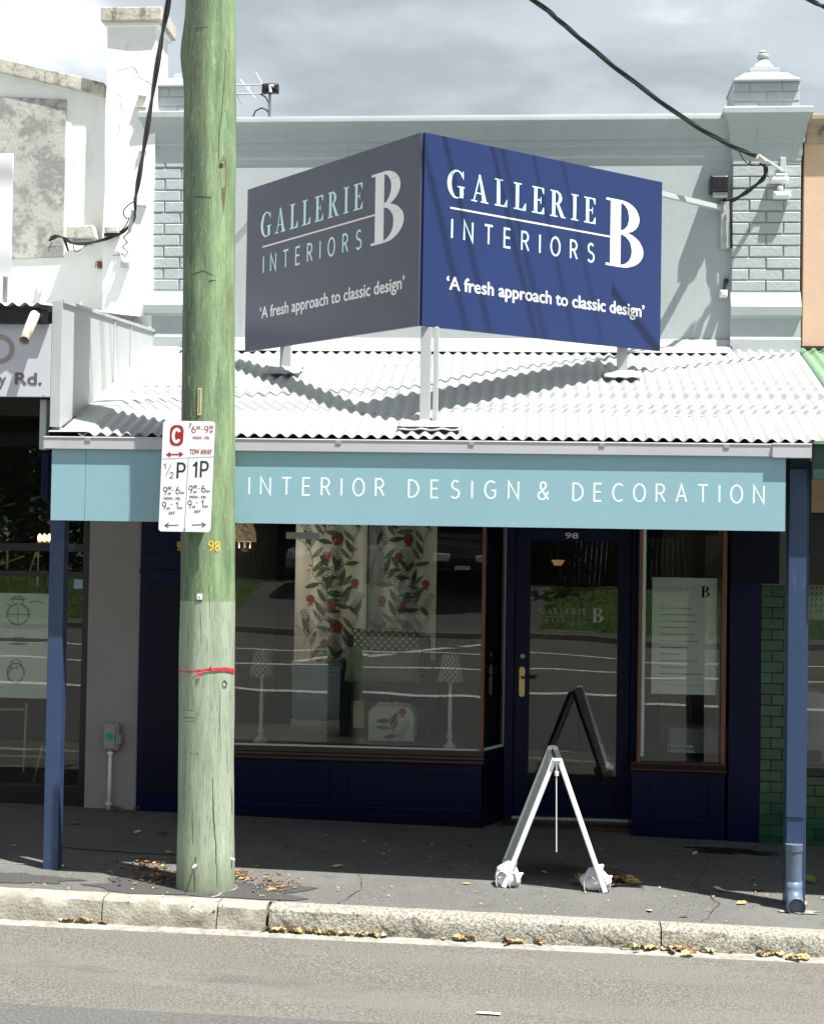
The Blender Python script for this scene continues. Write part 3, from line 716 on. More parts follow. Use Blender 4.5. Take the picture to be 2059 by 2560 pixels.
# soffit framing under the sheets
for x in lin(wl+.05, XroofR-.05, 5): MB().bar((x, 8.95, roofz(8.95)-.06), (x, 10.98, roofz(10.98)-.06), .05, .09).build('rafter', M_['navyd'], ver)
for yy in (9.3, 9.9, 10.5): MB().box(wl+.02, XroofR, yy-.02, yy+.02, roofz(yy)-.052, roofz(yy)-.014).build('batten', M_['navyd'], ver)
# gutter: an open box section
XgL, XgR = aY(115, 1110, 8.79).x, aY(1931, 1125, 8.79).x
gz0, gz1 = aY(1029, 1132, 8.79).z, aY(1029, 1101, 8.79).z
def gutter(par, x0, x1, yf, z0, z1, m, name='gutter', wd=.10):
    mb = MB(); t = .003
    pr = [(yf+.0, z0), (yf+wd, z0), (yf+wd, z1-.005), (yf+wd-t, z1-.005), (yf+wd-t, z0+t), (yf+t, z0+t), (yf+t, z1-.004), (yf+.010, z1-.004), (yf+.010, z1), (yf-.002, z1), (yf-.004, z1-.006), (yf, z1-.010)]
    mb.extrude_x(pr, x0, x1); return mb.build(name, m, par)
gutter(ver, XgL, XgR, 8.752, gz0, gz1, M_['gutter'])
gutter(ver, XgR-.01, aY(2027, 1125, 8.75).x, 8.742, gz0-.006, gz1+.003, M_['gutter'], 'gutter_joint')
for px in (220, 846, 1178, 1504, 1815):
    p = aY(px, 1104, 8.75); MB().box(p.x-.016, p.x+.016, 8.7475, 8.7515, gz1-.028, gz1-.006).build('gutter_bracket', M_['steel'], ver, bevel=.001)
# beam behind the fascia
MB().box(wl, aY(1960, 1300, 8.85).x, 8.81, 8.86, 2.22, 2.60).build('beam', M_['navyd'], ver)
# left post with a slight lean, as in the photograph
def post(par, A, B, w_, d_, m, name='post'):
    mb = MB(); a, b = Vector(A), Vector(B)
    vs = []
    for p in (a, b):
        for sx, sy in ((0,0),(1,0),(1,1),(0,1)): vs.append((p.x+sx*w_, p.y+sy*d_, p.z))
    mb.add(vs, [(0,3,2,1),(4,5,6,7),(0,1,5,4),(1,2,6,5),(2,3,7,6),(3,0,4,7)]); return mb.build(name, m, par, bevel=.004)
p0 = aY(107, 2174, 8.90); p1 = aY(126, 1305, 8.94)
wpost = (aY(144, 2174, 8.9).x-p0.x)
post(ver, (p0.x, 8.90, p0.z-.02), (p1.x, 8.94, 2.6), wpost, .09, M_['bpost'])
p0 = aY(1962, 2265, 8.92); 
post(ver, (p0.x, 8.94, .0), (p0.x, 8.94, 2.62), aY(2012, 2200, 8.94).x-p0.x, .10, M_['bpost'])
MB().box(p0.x-.005, p0.x+.112, 8.90, 8.935, 1.05, 1.062)
# downpipe in front of the right post: box section, round adaptor, elbow
dx0, dx1 = aY(1963, 2000, 8.88).x, aY(2007, 2000, 8.88).x; zc = aY(1985, 2045, 8.86).z
dp = thing('downpipe', 'blue grey downpipe with round elbow outlet at the foot of the right verandah post', 'downpipe', (dx0+.05, 8.88, .04))
MB().box(dx0+.004, dx1-.004, 8.872, 8.938, aY(1985, 2168, 8.87).z, zc).build('lower_box', M_['bpost'], dp, bevel=.004)
MB().box(dx0, dx1, 8.866, 8.938, zc, 2.55).build('upper_box', M_['bpost'], dp, bevel=.004)
pc = aY(1981, 2262, 8.80); rc = .046; xc = (dx0+dx1)/2-.004
MB().lathe([(rc,.16),(rc,.37),(rc+.004,.372),(rc+.004,.41)], (xc, 8.862, 0), 20).build('round_pipe', M_['pipeg'], dp, auto=40)
mb = MB(); z0_ = pc.z
pts = [(xc, 8.862, .20), (xc, 8.862, .155), (xc, 8.85, .125), (xc, 8.825, z0_+.015), (xc, 8.79, z0_), (xc, 8.745, z0_-.002)]
mb.tube(pts, [rc+.003]*4+[rc+.005]*2, 22, cap=False)
mb.build('elbow', M_['pipeg'], dp, auto=50); o = bpy.context.view_layer
elb = [c for c in dp.children if c.name.startswith('elbow')][0]; sm = elb.modifiers.new('wall', 'SOLIDIFY'); sm.thickness = .004
MB().lathe([(rc-.004,0),(rc-.004,.002)], (0,0,0), 20)
dk = MB(); ring = [(xc+(rc-.002)*cos(2*pi*i/20), 8.775, z0_+(rc-.002)*sin(2*pi*i/20)) for i in range(20)]; dk.prism(ring, (0,.002,0)); dk.build('outlet_screen', M_['pipeg'], dp)
# cracked collar of dry mortar at the outlet
blob('mortar_collar', xc+.02, 8.80, .11, .05, M_['kerb2'], .006, jag=.3)
# neighbour's narrow blue strap on the right side of the post
sx0 = aY(2012, 1340, 8.99).x
st = MB(); st.cbox(sx0, sx0+.028, 8.955, 9.0, aY(2015, 1384, 8.99).z, 2.6, .008); st.build('post_cleat', M_['navy'], ver)

# ================================================================== FASCIA SIGN
fY = 8.772; FK = 8.772/8.85
fx0, fx1 = aY(127, 1299, fY).x, aY(1961, 1328, fY).x; fz0, fz1 = aY(1029, 1314, fY).z, gz0+.03
fs = thing('fascia_sign', 'long pale blue fascia board lettered for interior design and decoration', 'sign', (-.8, fY, fz0))
xs_ = aY(214, 1200, fY).x
MB().box(fx0, xs_-.0012, fY, fY+.03, fz0, fz1).build('board', M_['fascia'], fs)
MB().box(xs_+.0012, fx1, fY, fY+.03, fz0, fz1).build('board', M_['fascia'], fs)
mb = MB(); pn = Pl((0, fY, 0), (1,0,0), (0,-1,0), .0005)
h = .099
def fzat(x): return 2.06+(2.3555-.0055*(x+.22)-2.06)*FK
for word, a, b in (('INTERIOR', -1.719, -.921), ('DESIGN', -.775, -.137), ('&', -.022, .038), ('DECORATION', .180, 1.266)):
    a, b = a*FK, b*FK
    if word == '&':
        mb = MB()
        for i, st_ in enumerate(SANS['&'][1]): ribbon(mb, pn, [(a+x_*h, fzat(a)+y_*h) for x_, y_ in st_], .0108, i*.0003)
        mb.build('letter', M_['lblue'], fs, fix=False)
    else: sans(None, pn, word, a, b, fzat((a+b)/2), h, .0108, each=(M_['lblue'], fs))
# ================================================================== ROOF SIGN (two panels in a V)
sg = thing('roof_sign', 'two panel V shaped gallery sign on posts above the white iron roof', 'sign', (-.74, 9.1, 2.8))
Cn = Vector((-.74, 9.0, 0)); Rn = Vector((.78, 10.33, 0)); Ln = Vector((-2.09, 10.5, 0)); LEN = 2.02
def sign_panel(u, a_flip, face, nm):
    n = Vector((u.y, -u.x, 0))
    if n.y > 0: n = -n
    s0 = Cn + u*.018; zt0, zb0 = 4.549, 3.386; zt1, zb1 = (4.562, 3.415)
    mb = MB(); P0, P1 = s0, Cn+u*LEN
    back = -n*.022
    mb.prism([(P0.x,P0.y,zb0),(P1.x,P1.y,zb1),(P1.x,P1.y,zt1),(P0.x,P0.y,zt0)], back)
    pan = mb.build('panel', face, sg, bevel=.0015)
    fb = MB(); b2 = -n*.024
    for z0, z1 in ((3.50, 3.54), (4.40, 4.44)): fb.prism([tuple((P0+b2))[:2]+(z0,), tuple((P1+b2))[:2]+(z0,), tuple((P1+b2))[:2]+(z1,), tuple((P0+b2))[:2]+(z1,)], -n*.03)
    fb.build('back_rail', M_['metal'], sg)
    if a_flip: pl = Pl(Cn+u*LEN, -u, n, .0008)
    else: pl = Pl(Cn, u, n, .0008)
    def shearz(mb_, off=0):
        pass
    L = []
    m = MB(); ss = lambda a: 0.0
    serif(m, pl, 'GALLERIE', .19, 1.41, 4.19, .168); m.build('lettering', M_['signa'], sg, fix=False)
    m = MB(); ribbon(m, pl, [(.215, 4.124), (1.55, 4.127)], .011); m.build('rule', M_['signc'], sg, fix=False)
    sans(None, pl, 'INTERIORS', .232, 1.40, 3.942, .115, .0135, each=(M_['signa'], sg))
    m = MB(); serif(m, pl, 'B', 1.505, 1.85, 3.937, .445); m.build('monogram', M_['signw'], sg, fix=False)
    m = MB(); text(m, pl, "\u2018A fresh approach to classic design\u2019", .20, 1.862, 3.628, .083, bold=.0028); m.build('tagline', M_['signw'], sg, fix=False)
    return n
uR = (Rn-Cn).normalized(); uL = (Ln-Cn).normalized()
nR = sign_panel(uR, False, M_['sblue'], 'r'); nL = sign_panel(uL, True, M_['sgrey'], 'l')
def sq_post(x, y, w_, d_, z0, z1, name='post'): return MB().box(x-w_/2, x+w_/2, y-d_/2, y+d_/2, z0, z1).build(name, M_['metal'], sg, bevel=.003)
sq_post(-.705, 9.075, .062, .055, roofz(9.05)-.02, 3.384)
sq_post(-.645, 9.10, .03, .05, roofz(9.05)-.02, 3.39)
pL = Cn+uL*1.585; pR = Cn+uR*1.70
sq_post(pL.x+.05, pL.y+.05, .075, .06, roofz(pL.y)-.03, 4.45)
sq_post(pR.x-.02, pR.y+.07, .07, .06, roofz(pR.y)-.03, 4.45)
def flash(x, y, w_, d_, lift, curl=.01):
    mb = MB(); n = 14; rows = []
    for j, (yy, dz) in enumerate(((y-d_, lift), (y-d_*.3, lift+.012), (y+d_*.2, lift+.016), (y+d_, .016))):
        for i in range(n+1):
            xx = x-w_+2*w_*i/n; mb.v.append((xx, yy+random.uniform(-.004,.004), roofz(yy)+dz+random.uniform(-.003,.003)+.004*sin(i*1.4)))
    for j in range(3):
        for i in range(n): a = j*(n+1)+i; mb.f.append((a, a+1, a+n+2, a+n+1)); mb.m.append(0)
    o = mb.build('base_flashing', M_['roofw'], sg, fix=False, auto=50); q = o.modifiers.new('gauge', 'SOLIDIFY'); q.thickness = .004; return o
flash(pL.x+.05, pL.y+.0, .12, .10, .035); flash(pR.x-.02, pR.y+.02, .125, .10, .032); flash(-.665, 8.95, .18, .11, .022)
dk = MB(); dk.box(-.85, -.49, 8.86, 8.90, roofz(8.86)+.004, roofz(8.86)+.035); dk.build('packer', M_['darkin'], sg)
# braces back to the wall
mb = MB(); a = Cn+uR*1.9; a.z = 4.40; b = aY(1808, 522, 10.985); mb.bar((a.x, a.y+.05, aY(1652,478,a.y+.05).z), b, .035, .035); mb.build('brace', M_['metal'], sg, bevel=.002)
mb = MB(); a = Cn+uL*1.9; mb.bar((a.x+.02, a.y+.05, 4.40), (a.x-.42, 10.99, 4.12), .035, .035); mb.build('brace', M_['metal'], sg, bevel=.002)
a0 = aY(1812, 505, 10.99); a1 = aY(1812, 622, 10.99)
MB().cbox(a0.x-.034, a0.x+.034, 10.962, 10.9985, a1.z, a0.z, .004).build('wall_plate', M_['metal'], sg)
for yy in (545, 597): 
    q = aY(1811, yy, 10.96); MB().tube([(q.x, 10.962, q.z), (q.x, 10.955, q.z)], [.014, .012], 10).build('bolt', M_['steel'], sg)

# ================================================================== WHITE NEIGHBOUR (left)
WY = 11.03
wb = thing('white_building', 'white rendered building with tall chimney and jeweller shop window on the left', 'building', (-4.2, 11, .1))
T = lambda px, py, Y=WY: aY(px, py, Y)
cl, cr_ = T(-700, 20), T(268, 232)
mb = MB(); mb.prism([(cl.x, WY, 3.38), (cr_.x+.3, WY, 3.38), (cr_.x+.3, WY, T(268,240).z), (T(0,182).x, WY, T(0,182).z), (cl.x, WY, T(0,182).z+.55)], (0, .25, 0)); mb.build('wall', M_['white'], wb)
def segbar(name, m, pts, y0, y1, par, h, bev=.004):
    for a, b in zip(pts[:-1], pts[1:]):
        mb = MB(); mb.prism([(a.x+.002, y0, a.z-h), (b.x-.002, y0, b.z-h), (b.x-.002, y0, b.z), (a.x+.002, y0, a.z)], (0, y1-y0, 0)); mb.build(name, m, par, bevel=bev)
segbar('coping', M_['coping'], [T(-500, 90), T(-150, 128), T(0, 150), T(118, 177), T(266, 212)], WY-.05, WY+.28, wb, .098)
mb = MB(); mb.prism([T(-160, 235), T(-160, 655), T(160, 643), T(167, 250)], (0, -.014, 0)); 
p_ = mb.build('render_patch', M_['cement'], wb, bevel=.004)
# chimney, with its projecting cap
CHY = WY-.115
xA, xB = T(269, 100, CHY).x, T(392, 100, CHY).x
z0 = 2.95; z1 = T(330, 52, CHY).z; ch = part('chimney', wb)
mb = MB(); n = 30
for k in range(n+1):
    z = z0+(z1-z0)*k/n; d = .006*sin(z*7)+random.uniform(-.002,.002); e_ = .006*sin(z*5+1)+random.uniform(-.002,.002)
    flare = .05*max(0, (3.35-z)/.4)
    for x, y in ((xA+d, CHY+e_*.4), ((xA+xB)/2, CHY+.003*sin(z*9)), (xB+e_-flare*.6, CHY+d*.4), (xB+e_-flare*.6, CHY+.36), (xA+d, CHY+.36)): mb.v.append((x, y, z))
for k in range(n):
    for j in range(5): a = k*5+j; b = k*5+(j+1) % 5; mb.f.append((a, b, b+5, a+5)); mb.m.append(0)
mb.f.append(tuple(range(5))); mb.f.append(tuple(n*5+j for j in range(5))); mb.m += [0,0]
M_['chim'] = mat('white_chimney_render', (.86,.86,.84), .75, .04, 2.0, .5, 16)
add_layer(M_['chim'], (.45,.43,.40), 2.6, .497, .503, stretch=(1.6,1.6,.8), offset=(1,2,8), detail=9, rough=.62, fac=.0)
mb.build('shaft', M_['chim'], ch, auto=40)
cz0 = T(330, 52, CHY-.04).z; cz1 = T(330, 17, CHY-.04).z
MB().box(xA-.042, xB+.042, CHY-.045, CHY+.42, cz0-.0, cz1).build('cap', M_['coping'], ch, bevel=.008)
MB().box(xA-.018, xB+.018, CHY-.02, CHY+.39, cz0-.03, cz0).build('cap_moulding', M_['chim'], ch, bevel=.005)
# cracks in the render, cut lines standing as thin dark grooves
M_['crack'] = mat('crack_grime', (.10,.09,.08), .9, .3, 20)
def crack(par, pts, Y, wd=.004, m='crack', nm='crack'):
    P_ = [aY(px, py, Y) for px, py in pts]; Q = []
    for a, b in zip(P_[:-1], P_[1:]):
        for t in (0, .33, .66): q = a.lerp(b, t); Q.append((q.x+random.uniform(-.004,.004), q.z+random.uniform(-.004,.004)))
    Q.append((P_[-1].x, P_[-1].z)); mb = MB(); pn = Pl((0, Y, 0), (1,0,0), (0,-1,0), .0)
    n = len(Q)
    for i in range(n-1): ribbon(mb, pn, [Q[i], Q[i+1]], wd*random.uniform(.4, 1.15), i*.00002)
    return mb.build(nm, M_[m], par, fix=False)
z1_ = lambda a, b: (a*.4037, b*.4037)
CK = CHY-.007
crack(ch, [z1_(735,432), z1_(830,418), z1_(860,470), z1_(900,500), z1_(945,528)], CK, .005)
crack(ch, [z1_(735,432), z1_(730,462), z1_(690,480), z1_(668,474)], CK, .003)
crack(ch, [z1_(690,560), z1_(750,600), z1_(752,660), z1_(762,712)], CK, .003)
crack(ch, [z1_(775,300), z1_(800,265)], CK, .0025)
crack(ch, [z1_(742,760), z1_(740,800), z1_(730,840)], CK, .0025)
crack(ch, [z1_(698,1580), z1_(745,1578)], CK, .005)
crack(wb, [z1_(410,975), z1_(430,1000), z1_(462,1003)], WY-.002, .003)
crack(wb, [z1_(600,1615), z1_(590,1655)], WY-.002, .006)
for a, b, c in ((860,908,597), (838,910,665), (865,908,938), (850,908,1272)):          # broken tie irons sticking out
    q0, q1 = aY(*z1_(a, c), CHY), aY(*z1_(b, c+4), CHY); mb = MB(); n = 6
    for i in range(n):
        x = q0.x+(q1.x-q0.x)*i/n; mb.cbox(x, x+(q1.x-q0.x)/n*1.1, CHY-.02-random.uniform(0,.012), CHY+.003, q0.z-.006-random.uniform(0,.006), q0.z+random.uniform(0,.006), .003)
    mb.build('iron_tie', M_['coping'], ch)
q = aY(*z1_(622,1640), WY); MB().cbox(q.x-.012, q.x+.02, WY-.05, WY, q.z-.03, q.z+.02, .006).build('iron_tie', M_['timber'], wb)
# grey rendered pilaster and shopfront of the jeweller
gx0, gx1 = aY(217, 1700, FY).x, XpA-.004
PG = bx('pilaster', M_['greyp'], wb, gx0, gx1, FY+.0, FY+.3, gA(gx0)-.06, 3.37, .006)
bx('lintel', M_['darkin'], wb, -9, gx0-.002, FY+.0, FY+.25, 3.0, 3.4)
jx0, jx1 = aY(204, 1700, FY+.04).x, gx0-.002
lw = part('shop_window', wb)
zz = lambda py: aY(110, py, FY+.04).z
bx('jamb', M_['black'], lw, jx0, jx1, FY+.02, FY+.12, gA(-3)-.05, 2.98)
bx('transom', M_['black'], lw, -8, jx0, FY+.02, FY+.10, zz(1378), zz(1358))
bx('transom', M_['black'], lw, -8, jx0, FY+.02, FY+.10, zz(1442), zz(1427))
bx('plinth', M_['black'], lw, -8, jx0, FY+.02, FY+.14, gA(-4)-.06, zz(1962))
zbl = aY(-10, 1962, FY+.04).z
for a, b in ((-8, -5.2), (-5.196, jx0)): MB().prism([(a, FY+.06, zz(1962)), (b, FY+.05, zz(1962)), (b, FY+.05, 2.98), (a, FY+.06, 2.98)], (0,.006,0)).build('glass_pane', M_['glass'], lw)
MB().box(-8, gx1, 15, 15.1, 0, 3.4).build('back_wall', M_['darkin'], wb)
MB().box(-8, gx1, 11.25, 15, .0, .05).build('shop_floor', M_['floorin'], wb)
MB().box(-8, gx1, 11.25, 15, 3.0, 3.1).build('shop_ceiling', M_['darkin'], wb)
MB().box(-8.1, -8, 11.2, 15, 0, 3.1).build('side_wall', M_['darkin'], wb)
MB().box(-3.6, gx0-.05, 11.9, 15, 2.08, 2.11).build('display_shelf', M_['timber'], wb)
# sketch posters behind the glass
paper = mat('sketch_paper', (.78,.82,.75), .8, .04, 3)
pencil = mat('pencil_line', (.05,.05,.05), .8)
PY = FY+.085
def sketch_poster(px0, px1, py0, py1, label, draw):
    a, b = aY(px0, py0, PY), aY(px1, py1, PY)
    t = thing('poster', label, 'poster', ((a.x+b.x)/2, PY, b.z), 'ring sketch posters in the jeweller window')
    MB().box(a.x, b.x, PY, PY+.003, b.z, a.z).build('sheet', paper, t)
    mb = MB(); pn = Pl((0, PY, 0), (1,0,0), (0,-1,0), .0012); draw(mb, pn, lambda x, y: ((lambda q: (q.x, q.z))(aY(x, y, PY)))); mb.build('drawing', pencil, t, fix=False)
zz3 = lambda a, b: (a*.4732, 1280+b*.4732)
def ringdraw(mb, pn, c, cx_, cy_, rx, ry, stone, ang=0):
    k = 0
    for rr, w_ in ((1, .005), (.9, .003), (1.05, .002)):
        for a0, a1 in ((95, 200), (210, 330), (-20, 82)):
            pts = [c(*zz3(cx_+rx*rr*cos(radians(t))+random.uniform(-1,1), cy_-ry*rr*sin(radians(t)))) for t in [a0+(a1-a0)*i/12 for i in range(13)]]
            ribbon(mb, pn, pts, w_*.8, k*.0001); k += 1
    for q in stone: ribbon(mb, pn, [c(*zz3(cx_+x, cy_+y)) for x, y in q], .0045, k*.0001); k += 1
def d1(mb, pn, c):
    ringdraw(mb, pn, c, 97, 540, 58, 55, [[(-25,-60),(-35,-80),(-18,-92),(20,-92),(35,-80),(22,-60)], [(-35,-80),(35,-78)], [(-18,-92),(-8,-78),(8,-78),(20,-92)], [(-62,0),(60,2)], [(0,-40),(0,60)], [(60,-60),(90,-72),(140,-58)], [(-60,-55),(-40,-48)]])
def d2(mb, pn, c):
    ringdraw(mb, pn, c, 95, 683, 48, 14, [[(-70,0),(-40,-12),(-10,-22),(20,-20),(50,-8),(65,2)], [(-60,6),(-20,16),(30,18),(60,8)], [(-20,-20),(0,4),(20,-18)], [(-40,-8),(-10,8),(30,6)]])
    ringdraw(mb, pn, c, 85, 850, 45, 52, [[(-30,-30),(-25,-60),(0,-72),(28,-62),(32,-40),(5,-25),(-30,-30)], [(-25,-60),(0,-50),(28,-62)], [(0,-50),(5,-25)], [(-40,40),(-44,0),(-20,-30)], [(-30,40),(-36,0),(-10,-28)]])
sketch_poster(-260, 127, 1477, 1597, 'upper pale paper sheet with a round ring sketch in the jeweller window', d1)
sketch_poster(-260, 125, 1599, 1747, 'lower pale paper sheet with two jewel sketches in the jeweller window', d2)
# gilt display frame in the window
gf = thing('display_frame', 'gilt wire display frame low in the jeweller window', 'display frame', (-3.7, 11.5, .3))
gm = mat('gilt_metal', (.50,.40,.18), .4, .1, metal=.6)
G = lambda a, b, Y=11.55: aY(*zz3(a, b), Y)
for a, b in (((-60,1043),(133,1043)), ((142,1010),(125,1370)), ((-60,1285),(230,1292)), ((-60,1340),(125,1343)), ((225,1235),(175,1440)), ((-60,1245),(160,1255))): MB().bar(G(*a), G(*b), .012, .012).build('rod', gm, gf)
G2 = lambda a, b: aY(*zz3(a, b), 11.5)
gf2 = thing('display_frame', 'upright gilt ladder frame behind the transom of the jeweller window', 'display frame', (-3.6, 11.5, 1.6))
for a, b in (((205,205),(200,390)), ((190,215),(160,310)), ((40,205),(40,300)), ((0,280),(130,232))): MB().bar(G2(*a), G2(*b), .014, .01).build('rod', gm, gf2)
# lamp with three lit bulbs
lt = thing('lit_lamp', 'small lamp with three glowing warm bulbs inside the jeweller shop', 'lamp', (aY(112,1345,11.9).x, 11.9, aY(112,1356,11.9).z))
bulb = emis('warm_bulb', (1.0,.62,.22), 6.0)
q0 = aY(112, 1355, 11.9); MB().box(q0.x-.06, q0.x+.06, 11.88, 11.94, q0.z-.012, q0.z).build('base', M_['brass'], lt, bevel=.002)
for px in (100, 112, 124):
    q = aY(px, 1344, 11.9); MB().lathe([(.004,-.028),(.012,-.026),(.015,-.01),(.014,.012),(.008,.026),(.002,.03)], q, 12).build('bulb', bulb, lt, smooth=True)
dl = aY(30, 1052, 11.6); o = MB().lathe([(.05,0),(.05,.01)], (dl.x, 11.6, dl.z), 20).build('downlight', emis('downlight_face', (1,.95,.85), 2.5)); tag(o, 'round recessed downlight in the jeweller shop ceiling', 'ceiling light')
st_ = aY(198, 1460, FY+.045); o = MB().box(st_.x-.04, st_.x+.036, FY+.045, FY+.048, st_.z-.034, st_.z+.034).build('window_sticker', mat('pale_blue_sticker', (.35,.45,.62), .5)); tag(o, 'pale blue square sticker at the top right of the jeweller window', 'sticker')

# left verandah: roof, black gutter, fascia sign, metal wedge panel
lv = thing('verandah', 'neighbouring verandah with black gutter and pale metal end wall on the left', 'verandah', (-4, 8.9, .1))
gy = 8.74; gl0 = -9.0; gl1 = aY(120, 790, gy).x
lz0, lz1 = aY(60, 806, gy).z, aY(60, 770, gy).z
gutter(lv, gl0, gl1, gy, lz0, lz1, M_['black'])
lroof = lambda y: lz1+.028+.12*(y-8.8)
corrugated('roof_sheet', M_['metal'], lv, gl0, gl1-.03, 8.70, 10.95, lroof)
MB().box(gl0, gl1, 8.86, 8.92, lz0-.3, lz0).build('beam', M_['navyd'], lv)
wx = aX
wxl = aY(150, 1075, 8.80).x
def Wp(px, py): 
    d = ray(px, py); t = wxl/d.x; return Vector((0,0,EYE))+d*t
zft, zfb = aY(130, 757, 8.80).z, aY(130, 1072, 8.80).z
zbt, zbb = aY(366, 831, 10.98).z, aY(366, 884, 10.98).z
y_m = [8.80, 9.7, 10.98]
mb = MB(); mb.prism([(wxl-.03, 8.80, zfb), (wxl-.03, 10.98, zbb-.02), (wxl-.03, 10.98, zbt), (wxl-.03, 8.80, zft)], (.03, 0, 0)); mb.build('end_wall_sheet', M_['metal'], lv, bevel=.003)
ex0 = aY(129, 900, 8.79).x
MB().box(ex0, wxl+.004, 8.785, 8.802, zfb+.01, zft+.012).build('corner_flashing', M_['metal'], lv, bevel=.002)
tp = MB(); tp.bar((wxl-.013, 8.79, zft+.008), (wxl-.013, 10.98, zbt+.008), .05, .02); tp.build('top_flashing', M_['metal'], lv)
mb = MB(); mb.bar((wxl+.006, 8.84, zfb+.012), (wxl+.006, 10.95, zbb-.004), .012, .010); mb.build('shadow_gap_strip', M_['black'], lv)  # black strip painted in as the shadow gap between end wall and roof
for yy in (9.9, 10.3):
    t = (yy-8.8)/2.18; MB().box(wxl, wxl+.007, yy-.01, yy+.01, zfb+(zbb-zfb)*t+.02, zft+(zbt-zft)*t-.01).build('seam', M_['metal'], lv, bevel=.002)
q = aY(352, 850, 10.95); MB().box(q.x-.0, q.x+.05, 10.93, 10.97, zbb-.02, zbt-.01).build('end_stop', M_['metal'], lv, bevel=.003)
# ragged pale edge under the end wall
q0, q1 = aY(118, 1000, 8.9), aY(118, 1125, 8.9); MB().box(q0.x-.03, q0.x+.012, 8.86, 8.93, q1.z, q0.z).build('end_trim', M_['metal'], lv, bevel=.006)
q0 = aY(118, 1130, 8.92); q1 = aY(118, 1250, 8.92); MB().box(q0.x-.035, q0.x+.012, 8.93, 9.0, q1.z, q0.z).build('end_bracket', M_['navy'], lv, bevel=.004)
# waste pipe stub
wp = thing('waste_pipe', 'short weathered white pipe poking out of the black gutter on the left', 'pipe', (aY(88, 785, gy).x, gy, lz0))
a, b = aY(88, 786, 8.73), aY(61, 852, 8.50); mb = MB(); mb.tube([a, a.lerp(b, .5), b], .030, 18, cap=False); o = mb.build('pipe', M_['coping'], wp, auto=60); q = o.modifiers.new('wall', 'SOLIDIFY'); q.thickness = .003; q.offset = -1
# left fascia sign
ls = thing('shop_sign', 'white fascia sign ending in Rd. at the left edge', 'sign', (-3.8, 8.8, 2.6))
sx1 = aY(131, 900, 8.785).x-.006; sz0, sz1 = aY(60, 992, 8.785).z, lz0-.002
MB().box(-6.5, ex0-.002, 8.785, 8.81, sz0, sz1).build('board', mat('white_sign_board', (.55,.57,.63), .35, .03, 2), ls, bevel=.002)
pn = Pl((0, 8.785, 0), (1,0,0), (0,-1,0), .0015); gm2 = mat('bronze_grey_lettering', (.13,.12,.115), .4, .1)
A8 = lambda px, py: aY(px, py, 8.785)
c = A8(-2, 873); r1 = A8(37, 873).x-c.x; rz_ = A8(-2, 836).z-c.z
mb = MB(); ribbon(mb, pn, arc(c.x, c.z, r1-.014, rz_-.014, 0, 360, 36), .030); mb.build('lettering', mat('tan_lettering', (.33,.28,.25), .4), ls, fix=False)
mb = MB(); text(mb, pn, 'ry', A8(-13, 961).x, A8(15, 961).x, A8(20, 962).z, .070, bold=.0025); text(mb, pn, 'Rd.', A8(39, 961).x, A8(104, 961).x, A8(70, 961).z, .072, bold=.0035); mb.build('lettering', gm2, ls, fix=False)
q = A8(110, 989); MB().tube([(q.x, 8.785, q.z), (q.x, 8.78, q.z)], .006, 8).build('screw', M_['steel'], ls)
# white board standing on the left roof
bd = thing('blank_board', 'blank white board on a grey stake above the left verandah', 'board', (aY(12, 750, 9.15).x, 9.15, lroof(9.15)))
q0, q1 = aY(33, 383, 9.15), aY(33, 691, 9.15)
MB().box(q0.x-1.2, q0.x, 9.15, 9.17, q1.z, q0.z).build('board', M_['plastic'], bd, bevel=.003)
q = aY(12, 700, 9.18); MB().box(q.x-.011, q.x+.011, 9.18, 9.21, lroof(9.2)-.02, q0.z-.2).build('stake', M_['steel'], bd)

# floodlight and electrics on the white wall
fl_ = thing('floodlight', 'old cream floodlight fixed to the white wall beside the chimney', 'floodlight', aY(205, 585, 10.95))
a, b, c, d = [aY(*z1_(u, v), 10.88) for u, v in ((412,1400), (575,1392), (600,1478), (412,1478))]
mb = MB(); mb.prism([a, b, c, d], (0, .12, 0)); mb.build('housing', M_['coping'], fl_, bevel=.01)
MB().box(d.x+.04, c.x-.05, 10.90, 10.98, c.z-.03, c.z-.002).build('lamp_glass', M_['steel'], fl_, bevel=.003)
# service cables, insulators
def cable(label, pts, r=.008, strands=2, spread=.008, cat='cable', group=None, fine=40):
    t = thing('service_cable', label, cat, Vector(pts[-1]), group)
    P_ = [Vector(p) for p in pts]; Q = []
    n = len(P_)
    for i in range(n-1):
        p0, p1, p2, p3 = P_[max(i-1,0)], P_[i], P_[i+1], P_[min(i+2,n-1)]
        for k in range(fine//n+2):
            u = k/(fine//n+2); Q.append(.5*((2*p1)+(p2-p0)*u+(2*p0-5*p1+4*p2-p3)*u*u+(3*p1-p0-3*p2+p3)*u**3))
    Q.append(P_[-1])
    for s_i in range(strands):
        ph = 2*pi*s_i/strands
        pts2 = [q+Vector((cos(ph+i*.35)*spread, sin(ph+i*.35)*spread*.3, sin(ph+i*.35)*spread)) if strands > 1 else q for i, q in enumerate(Q)]
        MB().tube(pts2, r, 7).build('strand', M_['rubber'], t, smooth=True)
    return t
Z1 = lambda a, b, Y: aY(*z1_(a, b), Y)
cable('black service cable dropping steeply past the chimney to the white wall', [Z1(1098,-420,8.66), Z1(1045,0,8.95), Z1(1003,230,9.25), Z1(950,560,9.75), Z1(905,840,10.15), Z1(865,1080,10.5), Z1(838,1240,10.72)], .010, 2, .009)
